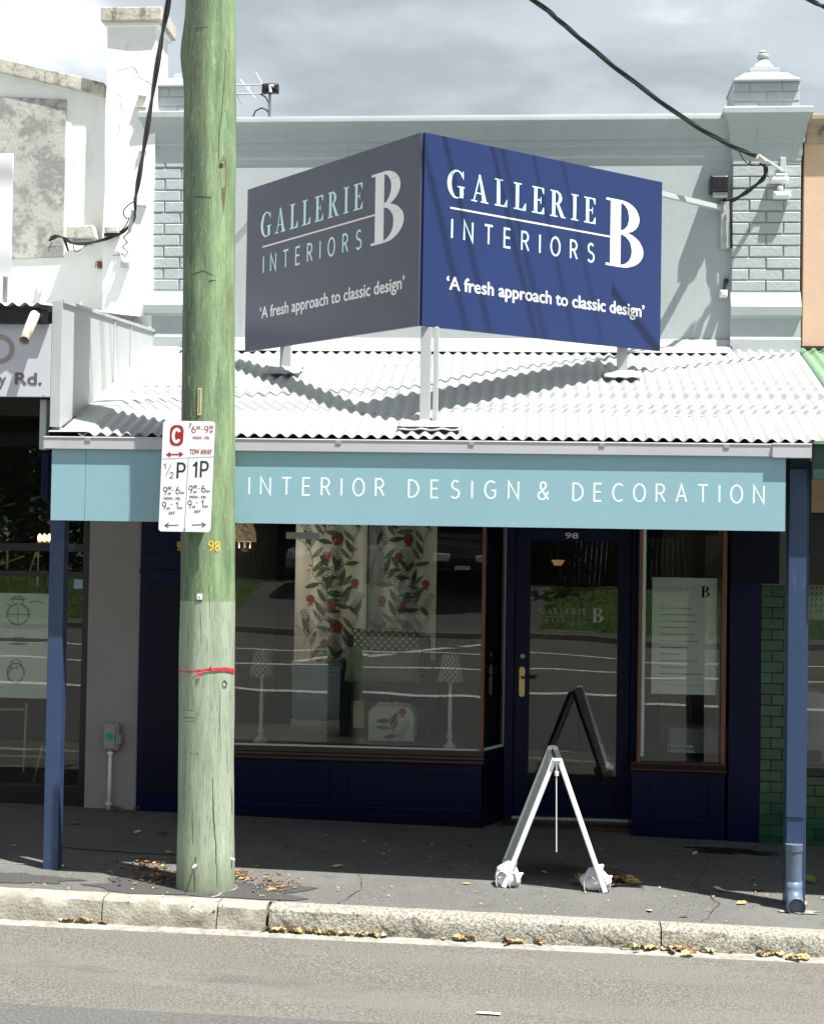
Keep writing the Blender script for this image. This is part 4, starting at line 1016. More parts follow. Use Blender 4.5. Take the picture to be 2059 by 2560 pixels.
cable('black tail of cable looping below the chimney insulator to the floodlight', [Z1(838,1240,10.72), Z1(835,1340,10.8), Z1(800,1400,10.86), Z1(740,1450,10.88), Z1(640,1485,10.86), Z1(540,1508,10.86), Z1(450,1505,10.86), Z1(400,1475,10.9), Z1(350,1462,10.9), Z1(318,1472,10.95)], .007, 2, .006)
cable('thin black jumper wire hooked beside the chimney insulator', [Z1(838,1245,10.72), Z1(795,1270,10.75), Z1(765,1310,10.78), Z1(780,1350,10.8), Z1(800,1352,10.82), Z1(770,1410,10.86), Z1(720,1455,10.9)], .004, 1)
cable('thin white wire curling under the floodlight', [Z1(455,1512,10.9), Z1(470,1560,10.93), Z1(530,1525,10.93), Z1(545,1510,10.93)], .003, 1)
wr_ = thing('wire_connector', 'dark cluster of crimped connectors near the cement patch', 'connector', Z1(330,1470,10.95))
for a, b, r in (((350,1462),(305,1490),.018), ((400,1480),(425,1555),.012), ((320,1500),(300,1560),.004), ((300,1530),(380,1525),.003)): MB().tube([Z1(*a,10.93), Z1(*b,10.93)], [r, r*.5], 8).build('connector', M_['rubber'], wr_)
jb = thing('junction_box', 'rusty cream junction box on the chimney corner', 'junction box', Z1(690,1430,10.9))
a = Z1(650,1400,10.85); b = Z1(735,1440,10.85); MB().cbox(a.x, b.x, 10.84, 10.92, b.z, a.z, .008).build('box', M_['coping'], jb); MB().box(a.x-.01, b.x-.01, 10.86, 10.9, b.z-.022, b.z-.001).build('clamp', M_['rubber'], jb, bevel=.004)
ib = thing('insulator_bracket', 'iron hook and insulator hanging on the white chimney face', 'bracket', Z1(775,1600,10.9))
MB().tube([Z1(828,1300,10.78), Z1(800,1440,10.84)], [.016,.012], 8).build('insulator', M_['steel'], ib)
MB().tube([Z1(795,1440,10.86), Z1(765,1470,10.87), Z1(790,1500,10.87), Z1(760,1530,10.88), Z1(795,1560,10.89), Z1(775,1590,10.9), Z1(755,1570,10.9)], .007, 7).build('hook', M_['steel'], ib, smooth=True)
a = Z1(745,1618,10.85); b = Z1(790,1650,10.85); MB().cbox(a.x, b.x, 10.86, 10.92, b.z, a.z, .006).build('plate', M_['steel'], ib)

# ================================================================== PEACH NEIGHBOUR (right)
pb = thing('peach_building', 'peach rendered building with stained coping at the right edge', 'building', (3, 11, 0))
px0 = XR1+.03
MB().box(px0, 8, FY+.0, FY+.3, 2.95, ZT-.0).build('wall', M_['peach'], pb, bevel=.004)
zt = aY(2030, 285, FY-.06).z
mb = MB(); pr = [(FY+.1, zt-.20), (FY-.005, zt-.20), (FY-.02, zt-.185), (FY-.02, zt-.12), (FY-.05, zt-.10), (FY-.05, zt-.07), (FY-.085, zt-.04), (FY-.085, zt-.01), (FY-.06, zt), (FY+.3, zt+.01)]
mb.extrude_x(pr, px0+.01, 8); mb.build('cornice', M_['peachtrim'], pb, auto=30)
bx('lead_flashing', M_['darkin'], pb, px0-.02, 8, FY-.03, FY, aY(2030, 876, FY).z, aY(2030, 866, FY).z)
bx('signboard', mat('tan_board', (.45,.31,.20), .6, .1), pb, XtB+.002, 8, FY-.02, FY+.1, aY(2040, 1282, FY).z, 2.95)
rw = part('shop_window', pb)
bx('head', M_['black'], rw, XtB+.002, 8, FY-.025, FY+.08, aY(2040, 1300, FY).z, aY(2040, 1283, FY).z)
zrw = aY(2040, 1935, FY).z
MB().box(XtB+.002, 8, FY+.02, FY+.026, zrw, aY(2040, 1300, FY).z).build('glass_pane', M_['glass'], rw)
bx('sill', M_['black'], rw, XtB-.03, 8, FY-.03, FY+.1, zrw-.012, zrw+.03)
MB().box(XtB, 8, FY+.0, FY+.2, -.2, zrw-.014).build('render_backing', M_['grout'], pb)
z = gA(1.9)-.02; r = 0
while z < zrw-.03:
    x = XtB - (tlw/2 if r % 2 else 0); h = min(th, zrw-.016-z)
    while x < XtB+.9:
        a, b = max(x, XtB), x+tlw
        if b-a > .02: MB().cbox(a+.0015, b-.0015, FY-.011+random.uniform(-.001,.001), FY-.0005, z+.0015, z+h-.0015, .003).build('tile', random.choice(M_['tile']), pb)
        x += tlw
    z += th; r += 1
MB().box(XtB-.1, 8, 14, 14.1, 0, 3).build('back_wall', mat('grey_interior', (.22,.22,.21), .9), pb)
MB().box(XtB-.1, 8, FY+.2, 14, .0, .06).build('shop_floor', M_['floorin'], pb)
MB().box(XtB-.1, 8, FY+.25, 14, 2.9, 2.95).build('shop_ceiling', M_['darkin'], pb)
rs_ = thing('notice_sheet', 'white sheet with rows of teal letters in the right shop window', 'notice', (2.2, 11.2, 1.5))
a, b = aY(2008, 1462, FY+.12), aY(2240, 1553, FY+.12)
MB().box(a.x, b.x, FY+.12, FY+.124, b.z, a.z).build('sheet', mat('white_sheet', (.5,.5,.48), .8), rs_)
mb = MB(); pn = Pl((0, FY+.12, 0), (1,0,0), (0,-1,0), .0015)
for r in range(5):
    for k in range(9):
        xx = a.x+.02+k*.032+random.uniform(-.002,.002); zz_ = a.z-.036-r*.042
        ribbon(mb, pn, [(xx, zz_), (xx+.004, zz_+.022), (xx+.014, zz_+.020)], .007, r*.0001)
mb.build('print', mat('teal_ink', (.03,.16,.20), .6), rs_, fix=False)
wc = thing('car_reflection', 'rounded white body imitating a car reflection in the right shop window', 'car_reflection', (2.35, 11.5, .1))  # added solid imitating a white car reflected in the glass
a = aY(2008, 1725, 11.5); b = aY(2008, 1905, 11.5); mb = MB()
mb.prism([(a.x-.02, 11.4, b.z), (a.x+1, 11.4, b.z), (a.x+1, 11.4, a.z-.25), (a.x+.3, 11.4, a.z-.08), (a.x+.12, 11.4, a.z-.01), (a.x, 11.4, a.z), (a.x-.02, 11.4, a.z-.02)], (0, .4, 0)); mb.build('main_body', mat('reflection_white', (.5,.5,.5), .5), wc, bevel=.01)
MB().box(a.x+.0, a.x+.11, 11.385, 11.398, b.z+.02, b.z+.10).build('dark_inset', mat('reflection_grey', (.16,.15,.14), .5), wc, bevel=.003)  # grey inset on the added reflection body
rv = thing('verandah', 'green corrugated verandah roof at the right edge next to the white one', 'verandah', (2.5, 8.9, 0))
corrugated('roof_sheet', M_['roofg'], rv, XroofR+.022, XroofR+7.0, 8.72, 10.97, lambda y: roofz(y)+.004)
MB().box(aY(2027, 1150, 8.8).x+.004, 9.2, 8.77, 8.80, aY(2040, 1200, 8.8).z, aY(2040, 1112, 8.8).z).build('fascia', mat('dark_green_paint', (.018,.055,.045), .4, .1), rv, bevel=.003)
MB().box(aY(2027, 1150, 8.8).x+.004, 9.2, 8.74, 8.77, aY(2040, 1112, 8.8).z, aY(2040, 1104, 8.8).z).build('drip_edge', M_['roofg'], rv)

# ---- things on the grey parapet
Z3 = lambda a, b, Y: aY(1300+a*.43772, b*.43772, Y)
cable('black service cable sagging from the upper right to the brick pier', [Z3(-1700,-1150,8.6), Z3(-600,-470,9.05), Z3(75,0,9.35), Z3(270,160,9.6), Z3(560,400,9.95), Z3(940,680,10.35), Z3(1200,830,10.6), Z3(1350,892,10.75)], .0085, 3, .010, fine=60)
cable('thick black tail looping from the pier insulator to the black box', [Z3(1375,930,10.78), Z3(1400,960,10.8), Z3(1385,1020,10.82), Z3(1300,1090,10.86), Z3(1220,1140,10.9), Z3(1160,1140,10.94)], .010, 2, .007)
cable('slim black wire bowing under the service cable end', [Z3(1240,850,10.55), Z3(1280,920,10.7), Z3(1330,945,10.76), Z3(1385,935,10.78)], .004, 1)
cable('black conduit running straight down the corner of the right pier', [Z3(1200,1145,10.935), Z3(1203,1280,10.935), Z3(1205,1415,10.935)], .008, 1)
cable('black overhead wire cutting the top right corner of the sky', [Z3(1200,-230,9.6), Z3(1640,-6,9.9), Z3(1734,38,10.0), Z3(1900,105,10.1), Z3(2400,300,10.5)], .011, 2, .006)
bxx = thing('alarm_box', 'square black alarm box beside the right brick pier', 'alarm box', Z3(1135,1045,10.95))
a, b = Z3(1085,998,10.86), Z3(1188,1088,10.86); MB().cbox(a.x, b.x, 10.86, 10.99, b.z, a.z, .012).build('housing', M_['black'], bxx, bevel=.006)
a, b = Z3(1100,1092,10.9), Z3(1180,1128,10.9); MB().cbox(a.x, b.x, 10.89, 10.99, b.z, a.z, .01).build('bracket', M_['steel'], bxx)
ibr = thing('insulator_bracket', 'white insulator and steel arm bolted to the right brick pier', 'bracket', Z3(1480,950,10.93))
MB().tube([Z3(1355,892,10.72), Z3(1392,925,10.75)], [.022,.020], 10).build('insulator', M_['coping'], ibr)
MB().bar(Z3(1370,895,10.74), Z3(1500,975,10.93), .018, .018).build('arm', M_['metal'], ibr)
a, b = Z3(1482,900,10.92), Z3(1515,980,10.92); MB().cbox(a.x, b.x, 10.915, 10.945, b.z, a.z, .004).build('plate', M_['metal'], ibr)
for (u0, v0, u1, v1) in ((1425,1005,1530,1040), (1450,990,1520,1005), (1445,1090,1545,1128), (1470,1060,1500,1090)):
    a, b = Z3(u0,v0,10.88), Z3(u1,v1,10.88); MB().cbox(a.x, b.x, 10.875, 10.94, b.z, a.z, .012).build('fuse_block', M_['plastic'], ibr, bevel=.004)
wf = thing('wall_camera', 'small white fitting low on the grey wall beside the pier', 'wall fitting', Z3(1160,1680,10.97))
a, b = Z3(1140,1655,10.92), Z3(1182,1695,10.92); MB().cbox(a.x, b.x, 10.91, 10.99, b.z, a.z, .012).build('housing', M_['plastic'], wf, bevel=.004)
MB().tube([Z3(1160,1655,10.96), Z3(1170,1620,10.97), Z3(1175,1600,10.985)], [.010,.012,.02], 8).build('arm', M_['black'], wf)
# TV antenna behind the parapet
an = thing('tv_antenna', 'thin television antenna standing behind the grey parapet', 'antenna', aY(672, 300, 12.5))
Z2 = lambda a, b, Y=12.5: aY(560+a*.42676, 100+b*.42676, Y)
am = M_['steel']
MB().tube([Z2(262,520), Z2(270,300)], .012, 8).build('mast', am, an)
a, b = Z2(228,265), Z2(324,320); MB().cbox(a.x, b.x, 12.42, 12.50, b.z, a.z, .02).build('balun', M_['black'], an, bevel=.01)
MB().tube([Z2(290,268,12.4), Z2(270,268,12.4), Z2(272,305,12.4)], .014, 8).build('clamp', M_['plastic'], an)
for v in (262, 315): MB().tube([Z2(-160,v+4), Z2(240,v)], .006, 6).build('boom', M_['metal'], an)
for (u0,v0,u1,v1) in ((184,188,230,268), (95,232,182,340), (135,262,152,290), (40,230,100,372), (-20,225,40,340), (-90,235,-20,350)): MB().tube([Z2(u0,v0), Z2(u1,v1)], .005, 6).build('element', am, an)
MB().tube([Z2(165,462), Z2(185,415), Z2(220,398), Z2(250,410), Z2(262,430)], .006, 6).build('coax', M_['rubber'], an, smooth=True)
MB().tube([Z2(215,318), Z2(245,335), Z2(262,370), Z2(266,440)], .006, 6).build('coax', M_['rubber'], an, smooth=True)
# ================================================================== UTILITY POLE
pb0 = gnd(512, 2226); PX, PYc = aY(512, 2232, 8.62).x, 8.65
PZ0 = pz(PX, PYc)
pole = thing('utility_pole', 'thick green treated timber power pole standing at the kerb', 'power pole', (PX, PYc, PZ0))
def pole_c(z):                                                    # centre and radius with height
    top = aY(522, 0, 8.60); t = (z-PZ0)/(top.z-PZ0)
    r = .161 + (.146-.161)*t + .010*max(0, 1-(z-PZ0)/.35)
    return PX + (top.x-PX)*t, PYc, r
from mathutils import noise
kz = aY(450, 130, 8.6).z
def pole_d(a, z):
    d = .006*noise.noise(Vector((cos(a)*1.2, sin(a)*1.2, z*.9)))+.0022*noise.noise(Vector((cos(a)*9, sin(a)*9, z*1.1)))
    d += .004*noise.noise(Vector((cos(a)*2.5, sin(a)*2.5, z*4+9)))
    da = (a-pi*1.06+pi) % (2*pi)-pi; d += .028*math.exp(-(da/.55)**2-((z-kz)/.16)**2)      # old branch knot
    da = (a-radians(305)+pi) % (2*pi)-pi; d += .006*math.exp(-(da/.12)**2-((z-4.05)/.14)**2)
    return d
pm = MB(); nseg = 56; zs = lin(PZ0-.15, 8.9, 150)
for z in zs:
    cx_, cy_, r = pole_c(z)
    for j in range(nseg):
        a = 2*pi*j/nseg; d = pole_d(a, z)
        pm.v.append((cx_+(r+d)*cos(a), cy_+(r+d)*sin(a), z))
n = len(zs)
for i in range(n-1):
    for j in range(nseg): a = i*nseg+j; b = i*nseg+(j+1) % nseg; pm.f.append((a, b, b+nseg, a+nseg)); pm.m.append(0)
pm.f.append(tuple((n-1)*nseg+j for j in range(nseg))); pm.m.append(0)
# wood: pale below the old collar line, green above, long dark streaks, fine vertical grain
W = bpy.data.materials.new('treated_pole_timber'); W.use_nodes = True; nt = W.node_tree; nn = nt.nodes; ll = nt.links; B = nn['Principled BSDF']; B.inputs['Roughness'].default_value = .78
g = nn.new('ShaderNodeNewGeometry')
def nz(scale, stretch, det=6, ro=.6, off=(0,0,0)):
    m = nn.new('ShaderNodeMapping'); m.inputs['Scale'].default_value = stretch; m.inputs['Location'].default_value = off; ll.new(g.outputs['Position'], m.inputs[0])
    q = nn.new('ShaderNodeTexNoise'); q.inputs['Scale'].default_value = scale; q.inputs['Detail'].default_value = det; q.inputs['Roughness'].default_value = ro; ll.new(m.outputs[0], q.inputs['Vector']); return q.outputs['Fac']
def ramp(src, pts):
    r = nn.new('ShaderNodeValToRGB'); e = r.color_ramp.elements; e[0].position = pts[0][0]; e[0].color = (*pts[0][1], 1); e[1].position = pts[-1][0]; e[1].color = (*pts[-1][1], 1)
    for p, c in pts[1:-1]: q = e.new(p); q.color = (*c, 1)
    ll.new(src, r.inputs[0]); return r.outputs[0]
def mixc(f, a, b, mode='MIX'):
    m = nn.new('ShaderNodeMix'); m.data_type = 'RGBA'; m.blend_type = mode
    if hasattr(f, 'default_value') or not isinstance(f, (int, float)): ll.new(f, m.inputs['Factor'])
    else: m.inputs['Factor'].default_value = f
    for s_, k in ((a, 'A'), (b, 'B')):
        if isinstance(s_, tuple): m.inputs[k].default_value = (*s_, 1)
        else: ll.new(s_, m.inputs[k])
    return m.outputs['Result']
def maprange(src, a, b, c=0, d=1):
    m = nn.new('ShaderNodeMapRange'); m.inputs['From Min'].default_value = a; m.inputs['From Max'].default_value = b; m.inputs['To Min'].default_value = c; m.inputs['To Max'].default_value = d; ll.new(src, m.inputs['Value']); return m.outputs[0]
green = ramp(nz(3.0, (6,6,.55)), [(.32,(.12,.195,.10)), (.5,(.205,.30,.155)), (.68,(.30,.41,.225))])
green = mixc(maprange(nz(2.1, (5,5,.7), 8, .65, (3,8,1)), .53, .68, 0, .78), green, (.075,.15,.09))
sxx = nn.new('ShaderNodeSeparateXYZ'); ll.new(g.outputs['Position'], sxx.inputs[0])
left_dark = nn.new('ShaderNodeMath'); left_dark.operation = 'MULTIPLY'; ll.new(maprange(sxx.outputs['X'], PX-.02, PX-.10), left_dark.inputs[0]); ll.new(maprange(nz(4, (3,3,.6), 6, .65, (6,2,8)), .36, .50, .25, .85), left_dark.inputs[1])  # left side of the trunk darker, in noisy patches
green = mixc(left_dark.outputs[0], green, (.085,.125,.085))
green = mixc(maprange(nz(9, (4,4,1.2), 8, .7, (1,2,5)), .60, .70, 0, .6), green, (.50,.62,.40))
green = mixc(maprange(nz(1.6, (3.5,3.5,.8), 8, .6, (9,1,5)), .60, .72, 0, .65), green, (.16,.115,.05))
pale = ramp(nz(2.2, (6,6,.5)), [(.32,(.22,.285,.195)), (.5,(.305,.375,.275)), (.68,(.385,.45,.35))])
pale = mixc(maprange(nz(2.6, (2,2,.5), 6, .6, (4,4,4)), .58, .72, 0, .5), pale, (.20,.25,.17))
sx = nn.new('ShaderNodeSeparateXYZ'); ll.new(g.outputs['Position'], sx.inputs[0])
zl = aY(515, 1505, 8.45).z
base = mixc(maprange(sx.outputs['Z'], zl-.003, zl+.003), pale, green)
grain = nz(16, (9,9,.35), 5, .7, (2,2,2))
base = mixc(maprange(grain, .54, .68, 0, .62), base, (.075,.10,.055))
base = mixc(maprange(nz(40, (5,5,.3), 4, .7, (7,1,3)), .52, .66, 0, .45), base, (.06,.085,.045))
base = mixc(maprange(nz(30, (6,6,.5), 4, .7, (1,7,3)), .58, .68, 0, .5), base, (.46,.55,.40))
foot = maprange(sx.outputs['Z'], PZ0+.22, PZ0, 0, .7)
base = mixc(foot, base, (.13,.15,.085))
ll.new(base, B.inputs['Base Color'])
bp = nn.new('ShaderNodeBump'); bp.inputs['Strength'].default_value = .7; bp.inputs['Distance'].default_value = .006; ll.new(grain, bp.inputs['Height']); ll.new(bp.outputs[0], B.inputs['Normal'])
pm.build('trunk', W, pole, smooth=True, fix=False)
def on_pole(px, py, out=0.0):
    """point on the pole's surface under a pixel"""
    d = ray(px, py); z = aY(px, py, PYc-.15).z; cx_, cy_, r0_ = pole_c(z); dd = 0
    for _ in range(4):
        r = r0_+out+dd
        A_ = d.x**2+d.y**2; B_ = -2*(d.x*cx_+d.y*cy_); C_ = cx_**2+cy_**2-r*r; disc = max(0, B_*B_-4*A_*C_)
        t = (-B_-sqrt(disc))/(2*A_); p = Vector((0,0,EYE))+d*t; dd = pole_d(atan2(p.y-cy_, p.x-cx_), p.z)
    return p
# long drying cracks, gouges, bolt hole
dark = mat('pole_crack', (.035,.045,.025), .95, .3, 60)
def groove(pts, w_, name='crack', m=dark, out=.0012):
    mb = MB(); Q = []
    for (x0, y0), (x1, y1) in zip(pts[:-1], pts[1:]):
        k = max(1, int(abs(y1-y0)/14+abs(x1-x0)/10))
        for i in range(k): t = i/k; Q.append((x0+(x1-x0)*t+random.uniform(-.8,.8), y0+(y1-y0)*t))
    Q.append(pts[-1]); n_ = len(Q); vs = []
    for i, (x, y) in enumerate(Q):
        ww = w_*(.35+.65*sin(pi*min(1, max(0, (i+.5)/n_))))*random.uniform(.7,1.2)
        horizontal = abs(pts[-1][0]-pts[0][0]) > abs(pts[-1][1]-pts[0][1])
        if horizontal: vs += [on_pole(x, y-ww, out), on_pole(x, y+ww, out)]
        else: vs += [on_pole(x-ww, y, out), on_pole(x+ww, y, out)]
    mb.add(vs, [(2*i, 2*i+1, 2*i+3, 2*i+2) for i in range(n_-1)]); return mb.build(name, m, pole, fix=False)
zp3 = lambda a, b: (a*.4732, 1280+b*.4732)
groove([zp3(1122,1400), zp3(1128,1600), zp3(1140,1760), zp3(1148,1990)], 1.3)
groove([zp3(1030,1900), zp3(1030,2000)], .9)
groove([zp3(1222,1450), zp3(1228,1600)], .8)
groove([zp3(1015,1560), zp3(1020,1760)], .6)
groove([z1_(1398,300), z1_(1396,430), z1_(1372,720), z1_(1355,850), z1_(1353,1000)], 1.0)
groove([z1_(1203,1090), z1_(1205,1150)], .7); groove([z1_(1200,1215), z1_(1310,1222)], 1.3); groove([z1_(1205,178), z1_(1290,165)], .9)
groove([zp3(960,1045), zp3(1022,1048)], 1.1); groove([zp3(970,1085), zp3(1035,1090)], .8); groove([zp3(975,1105), zp3(1030,1108)], .7); groove([zp3(978,1268), zp3(1010,1275), zp3(1045,1278)], 1.3)
groove([zp3(1105,380), zp3(1110,560)], .5); groove([zp3(1060,520), zp3(1062,700)], .5); groove([zp3(1160,900), zp3(1166,1250)], .5); groove([zp3(1200,1250), zp3(1204,1380)], .6)
groove([z1_(1290,1740), z1_(1340,1735)], 1.2); groove([z1_(1190,1700), z1_(1260,1675), z1_(1330,1712)], 1.2)
for c_, r_, in (((1187,910), 8.5),):
    x, y = zp3(*c_); mb = MB(); n_ = 18
    vs = [on_pole(x+r_*.75*cos(2*pi*i/n_), y+r_*1.15*sin(2*pi*i/n_), .0015) for i in range(n_)]; mb.add(vs, [tuple(range(n_))]); mb.build('bolt_hole', dark, pole, fix=False)
    vs = [on_pole(x-1+r_*.5*cos(2*pi*i/n_), y+2+r_*.8*sin(2*pi*i/n_), .003) for i in range(n_)]; mb = MB(); mb.add(vs, [tuple(range(n_))]); mb.build('plug', M_['kerb2'], pole, fix=False)
x, y = z1_(1370, 1025); mb = MB(); vs = [on_pole(x+6*cos(2*pi*i/14), y+7*sin(2*pi*i/14), .0015) for i in range(14)]; mb.add(vs, [tuple(range(14))]); mb.build('knot_hole', dark, pole, fix=False)
mb = MB(); K = [z1_(1385,955), z1_(1405,1010), z1_(1408,1080), z1_(1400,1180), z1_(1385,1330), z1_(1372,1200), z1_(1365,1090), z1_(1362,1000)]
vs = [on_pole(x, y, .001) for x, y in K]; mb.add(vs, [tuple(range(len(K)))]); mb.build('bark_scar', mat('brown_scar', (.15,.12,.055), .9, .4, 20, stretch=(3,3,.5)), pole, fix=False)
q = on_pole(*zp3(1032,1868), .0); MB().tube([q, q+Vector((-.004,-.035,-.003))], .008, 10).build('bolt', M_['plastic'], pole); MB().tube([q+Vector((0,-.006,.016)), q+Vector((0,-.006,.05))], .003, 6).build('nail', M_['black'], pole)
q = on_pole(*zp3(1222,1832), .0); MB().tube([q, q+Vector((.02,-.01,-.003))], .007, 8).build('bolt', M_['plastic'], pole)
# yellow stencilled numbers, a small white tag, the aluminium strip
def pole_text(body, cxp, cyp, wpx, hpx, m, name):
    vs, fs = font_polys(body); x0 = min(v[0] for v in vs); x1 = max(v[0] for v in vs); y1 = max(v[1] for v in vs); mb = MB()
    P_ = [on_pole(cxp-wpx/2+(x-x0)/(x1-x0)*wpx, cyp+hpx/2-y/y1*hpx, .002) for x, y in vs]; mb.add(P_, fs); return mb.build(name, m, pole, fix=False)
pole_text('98', zp3(1133,180)[0], zp3(1133,180)[1], 30, 27, M_['yellow'], 'number')
pole_text('98', 447.5, 1365, 9, 24, M_['yellow'], 'number')
q = on_pole(*zp3(1055,448), .004); u_ = Vector((.25,.0,0))
MB().box(q.x-.0155, q.x+.0155, q.y-.002, q.y+.002, q.z-.016, q.z+.016).build('tag', M_['plastic'], pole, bevel=.001)
MB().box(q.x-.006, q.x+.004, q.y-.004, q.y-.002, q.z-.003, q.z+.003).build('rivet', M_['steel'], pole)
q0 = on_pole(*[v for v in (500, 970)], .003); q1 = on_pole(501, 1038, .003)
MB().box(q0.x-.010, q0.x+.010, q0.y-.002, q0.y+.002, q1.z, q0.z).build('strip', mat('strip_cream', (.62,.56,.34), .5, .1, 30), pole)
mb = MB()
for k in range(9):
    zz_ = q0.z-.012-k*.0155; mb.box(q0.x-.004, q0.x+.004, q0.y-.0035, q0.y-.0021, zz_-.0035, zz_+.0025)
stuff(mb.build('strip_marks', M_['ink'], pole))
# red plastic tape tied round the trunk
tape = thing('barrier_tape', 'torn red plastic tape tied round the power pole', 'tape', (PX, PYc, aY(515,1680,8.45).z))
rt = mat('red_tape', (.62,.03,.05), .45, .15, 12)
T3 = [zp3(945,840), zp3(1000,845), zp3(1060,838), zp3(1130,832), zp3(1190,830), zp3(1238,840)]
mb = MB(); vs = []
T5 = []
for i in range(5):
    for k in range(6): t = k/6; T5.append((T3[i][0]+(T3[i+1][0]-T3[i][0])*t, T3[i][1]+(T3[i+1][1]-T3[i][1])*t, 1+4.5*((i+t)/5)))
T5.append((*T3[5], 5.5))
for i, (x, y, h_) in enumerate(T5): vs += [on_pole(x, y-h_+random.uniform(-.4,.4), .005+.0015*sin(i*1.3)), on_pole(x, y+h_, .005)]
mb.add(vs, [(2*i, 2*i+1, 2*i+3, 2*i+2) for i in range(30)])
cz_ = on_pole(*T3[-1]).z; Z0 = on_pole(*T3[0]).z; cx_, cy_, r = pole_c(cz_)
a0 = atan2(on_pole(*T3[-1]).y-cy_, on_pole(*T3[-1]).x-cx_); a1 = atan2(on_pole(*T3[0]).y-cy_, on_pole(*T3[0]).x-cx_)
if a1 < a0: a1 += 2*pi
vs = []
for i in range(13): a = a0+(a1-a0)*i/12; zc_ = cz_+(Z0-cz_)*i/12; vs += [(cx_+(r+.006+pole_d(a,zc_))*cos(a), cy_+(r+.006+pole_d(a,zc_))*sin(a), zc_+.008), (cx_+(r+.006+pole_d(a,zc_))*cos(a), cy_+(r+.006+pole_d(a,zc_))*sin(a), zc_-.008)]
mb.add(vs, [(2*i, 2*i+1, 2*i+3, 2*i+2) for i in range(12)]); mb.build('band', rt, tape, fix=False)
mb = MB(); mb.add([on_pole(*zp3(1038,850),.006), on_pole(*zp3(1068,848),.006), on_pole(*zp3(1052,878),.012)], [(0,1,2)]); mb.add([on_pole(*zp3(1103,834),.006), on_pole(*zp3(1112,834),.006), on_pole(*zp3(1118,805),.02), on_pole(*zp3(1108,820),.012)], [(0,1,2,3)]); mb.build('loose_end', rt, tape, fix=False)

# ================================================================== PARKING SIGN on the pole
z4_ = lambda a, b: (a*.40370, 700+b*.40370)
SY = 8.445
tl_, tr_, bl_, br_ = [aY(*z4_(*c), SY) for c in ((1012,876),(1330,866),(982,1556),(1308,1562))]
ps = thing('parking_sign', 'tilted white clearway and parking sign fixed to the left of the power pole', 'parking sign', (tl_.x+.15, SY, bl_.z))
SW, SH = .298, .627
org = bl_; ux = (Vector(br_)-Vector(bl_)).normalized(); uz = ((tl_-bl_)).normalized()
class SP:                                                          # print plane tilted with the plate
    off = .0008
    def p(s, a, z, k=0): return org + ux*a + uz*z + Vector((0,-1,0))*(s.off+k)
sp = SP()
def rrect(w_, h_, r, n_=6):
    P_ = []
    for cx2, cy2, a0 in ((w_-r, h_-r, 0), (r, h_-r, 90), (r, r, 180), (w_-r, r, 270)):
        for i in range(n_+1): a = radians(a0+90*i/n_); P_.append((cx2+r*cos(a), cy2+r*sin(a)))
    return P_
mb = MB(); mb.prism([org+ux*a+uz*z for a, z in rrect(SW, SH, .018)], (0, .003, 0)); mb.build('plate', M_['signface'], ps)
MB().box(-1.97, -1.86, SY+.004, SY+.05, tl_.z-.15, tl_.z-.11).build('bracket', M_['steel'], ps); MB().box(-1.97, -1.86, SY+.004, SY+.05, tl_.z-.50, tl_.z-.46).build('bracket', M_['steel'], ps)
def sxy(a, b):                                                     # zoomed-photo pixel to plate coordinates
    q = aY(*z4_(a, b), SY)-org; return q.dot(ux), q.dot(uz)
def stext(mb, body, a, b, base, cap, bold=.0, k=.0001):
    x0, z0 = sxy(a, base); x1, _ = sxy(b, base); text(mb, sp, body, x0, x1, z0, cap*.40370/452, bold=bold, k=k)
def sdig(mb, word, a, b, base, top, w_, k=.0001):
    x0, z0 = sxy(a, base); x1, _ = sxy(b, base); _, z1 = sxy(a, top); h_ = z1-z0; gap = .10*h_
    ws = [DIG[c][0] for c in word]; sc_ = (x1-x0-gap*(len(word)-1))/max(.01, sum(ws)); x = x0
    for c, wv in zip(word, ws):
        for i, st in enumerate(DIG[c][1]): ribbon(mb, sp, [(x+u*sc_, z0+v*h_) for u, v in st], w_, k+i*.0003)
        x += wv*sc_+gap
DIG = {'1': (.30, [[(.30,0),(.30,1)], [(.30,.96),(.18,.80),(.0,.74)]]),
 '2': (.6, [arc(.3,.72,.28,.28,170,-35,12)+[(.02,.02),(.60,.02)]]),
 'P': (.6, [[(0,0),(0,.97),(.3,.97)]+arc(.3,.71,.27,.26,85,-90,10)+[(0,.45)]]),
 '9': (.6, [arc(.3,.70,.28,.28,0,360,20), [(.58,.70),(.56,.4),(.45,.15),(.25,.02)]]),
 '6': (.6, [arc(.3,.30,.28,.28,0,360,20), [(.02,.32),(.05,.6),(.18,.85),(.40,.99)]])}
def srib(mb, pts, w_, k=.0002): ribbon(mb, sp, [sxy(*p) for p in pts], w_, k)
redp = MB(); 
cx0, cz0_ = sxy(1082, 965); poly(redp, sp, [(cx0+a-.039, cz0_+b-.058) for a, b in rrect(.078, .118, .032)], .0001)
o = redp.build('clearway_roundel', M_['red'], ps, fix=False)
mb = MB(); ribbon(mb, sp, arc(cx0, cz0_, .019, .036, 35, 325, 20), .017, .0007); mb.build('letter_c', M_['signw'], ps, fix=False)
mb = MB(); sdig(mb, '6', 1174, 1198, 948, 908, .0042); stext(mb, '30', 1203, 1226, 925, 18, .0006); srib(mb, [(1228,930),(1245,930)], .0025); sdig(mb, '9', 1252, 1276, 950, 910, .0042); stext(mb, '30', 1283, 1306, 925, 18, .0006)
stext(mb, 'MON - FRI', 1183, 1284, 986, 15, .0005); stext(mb, 'AM', 1285, 1303, 950, 14, .0005); stext(mb, 'TOW AWAY', 1166, 1303, 1080, 32, .0006)
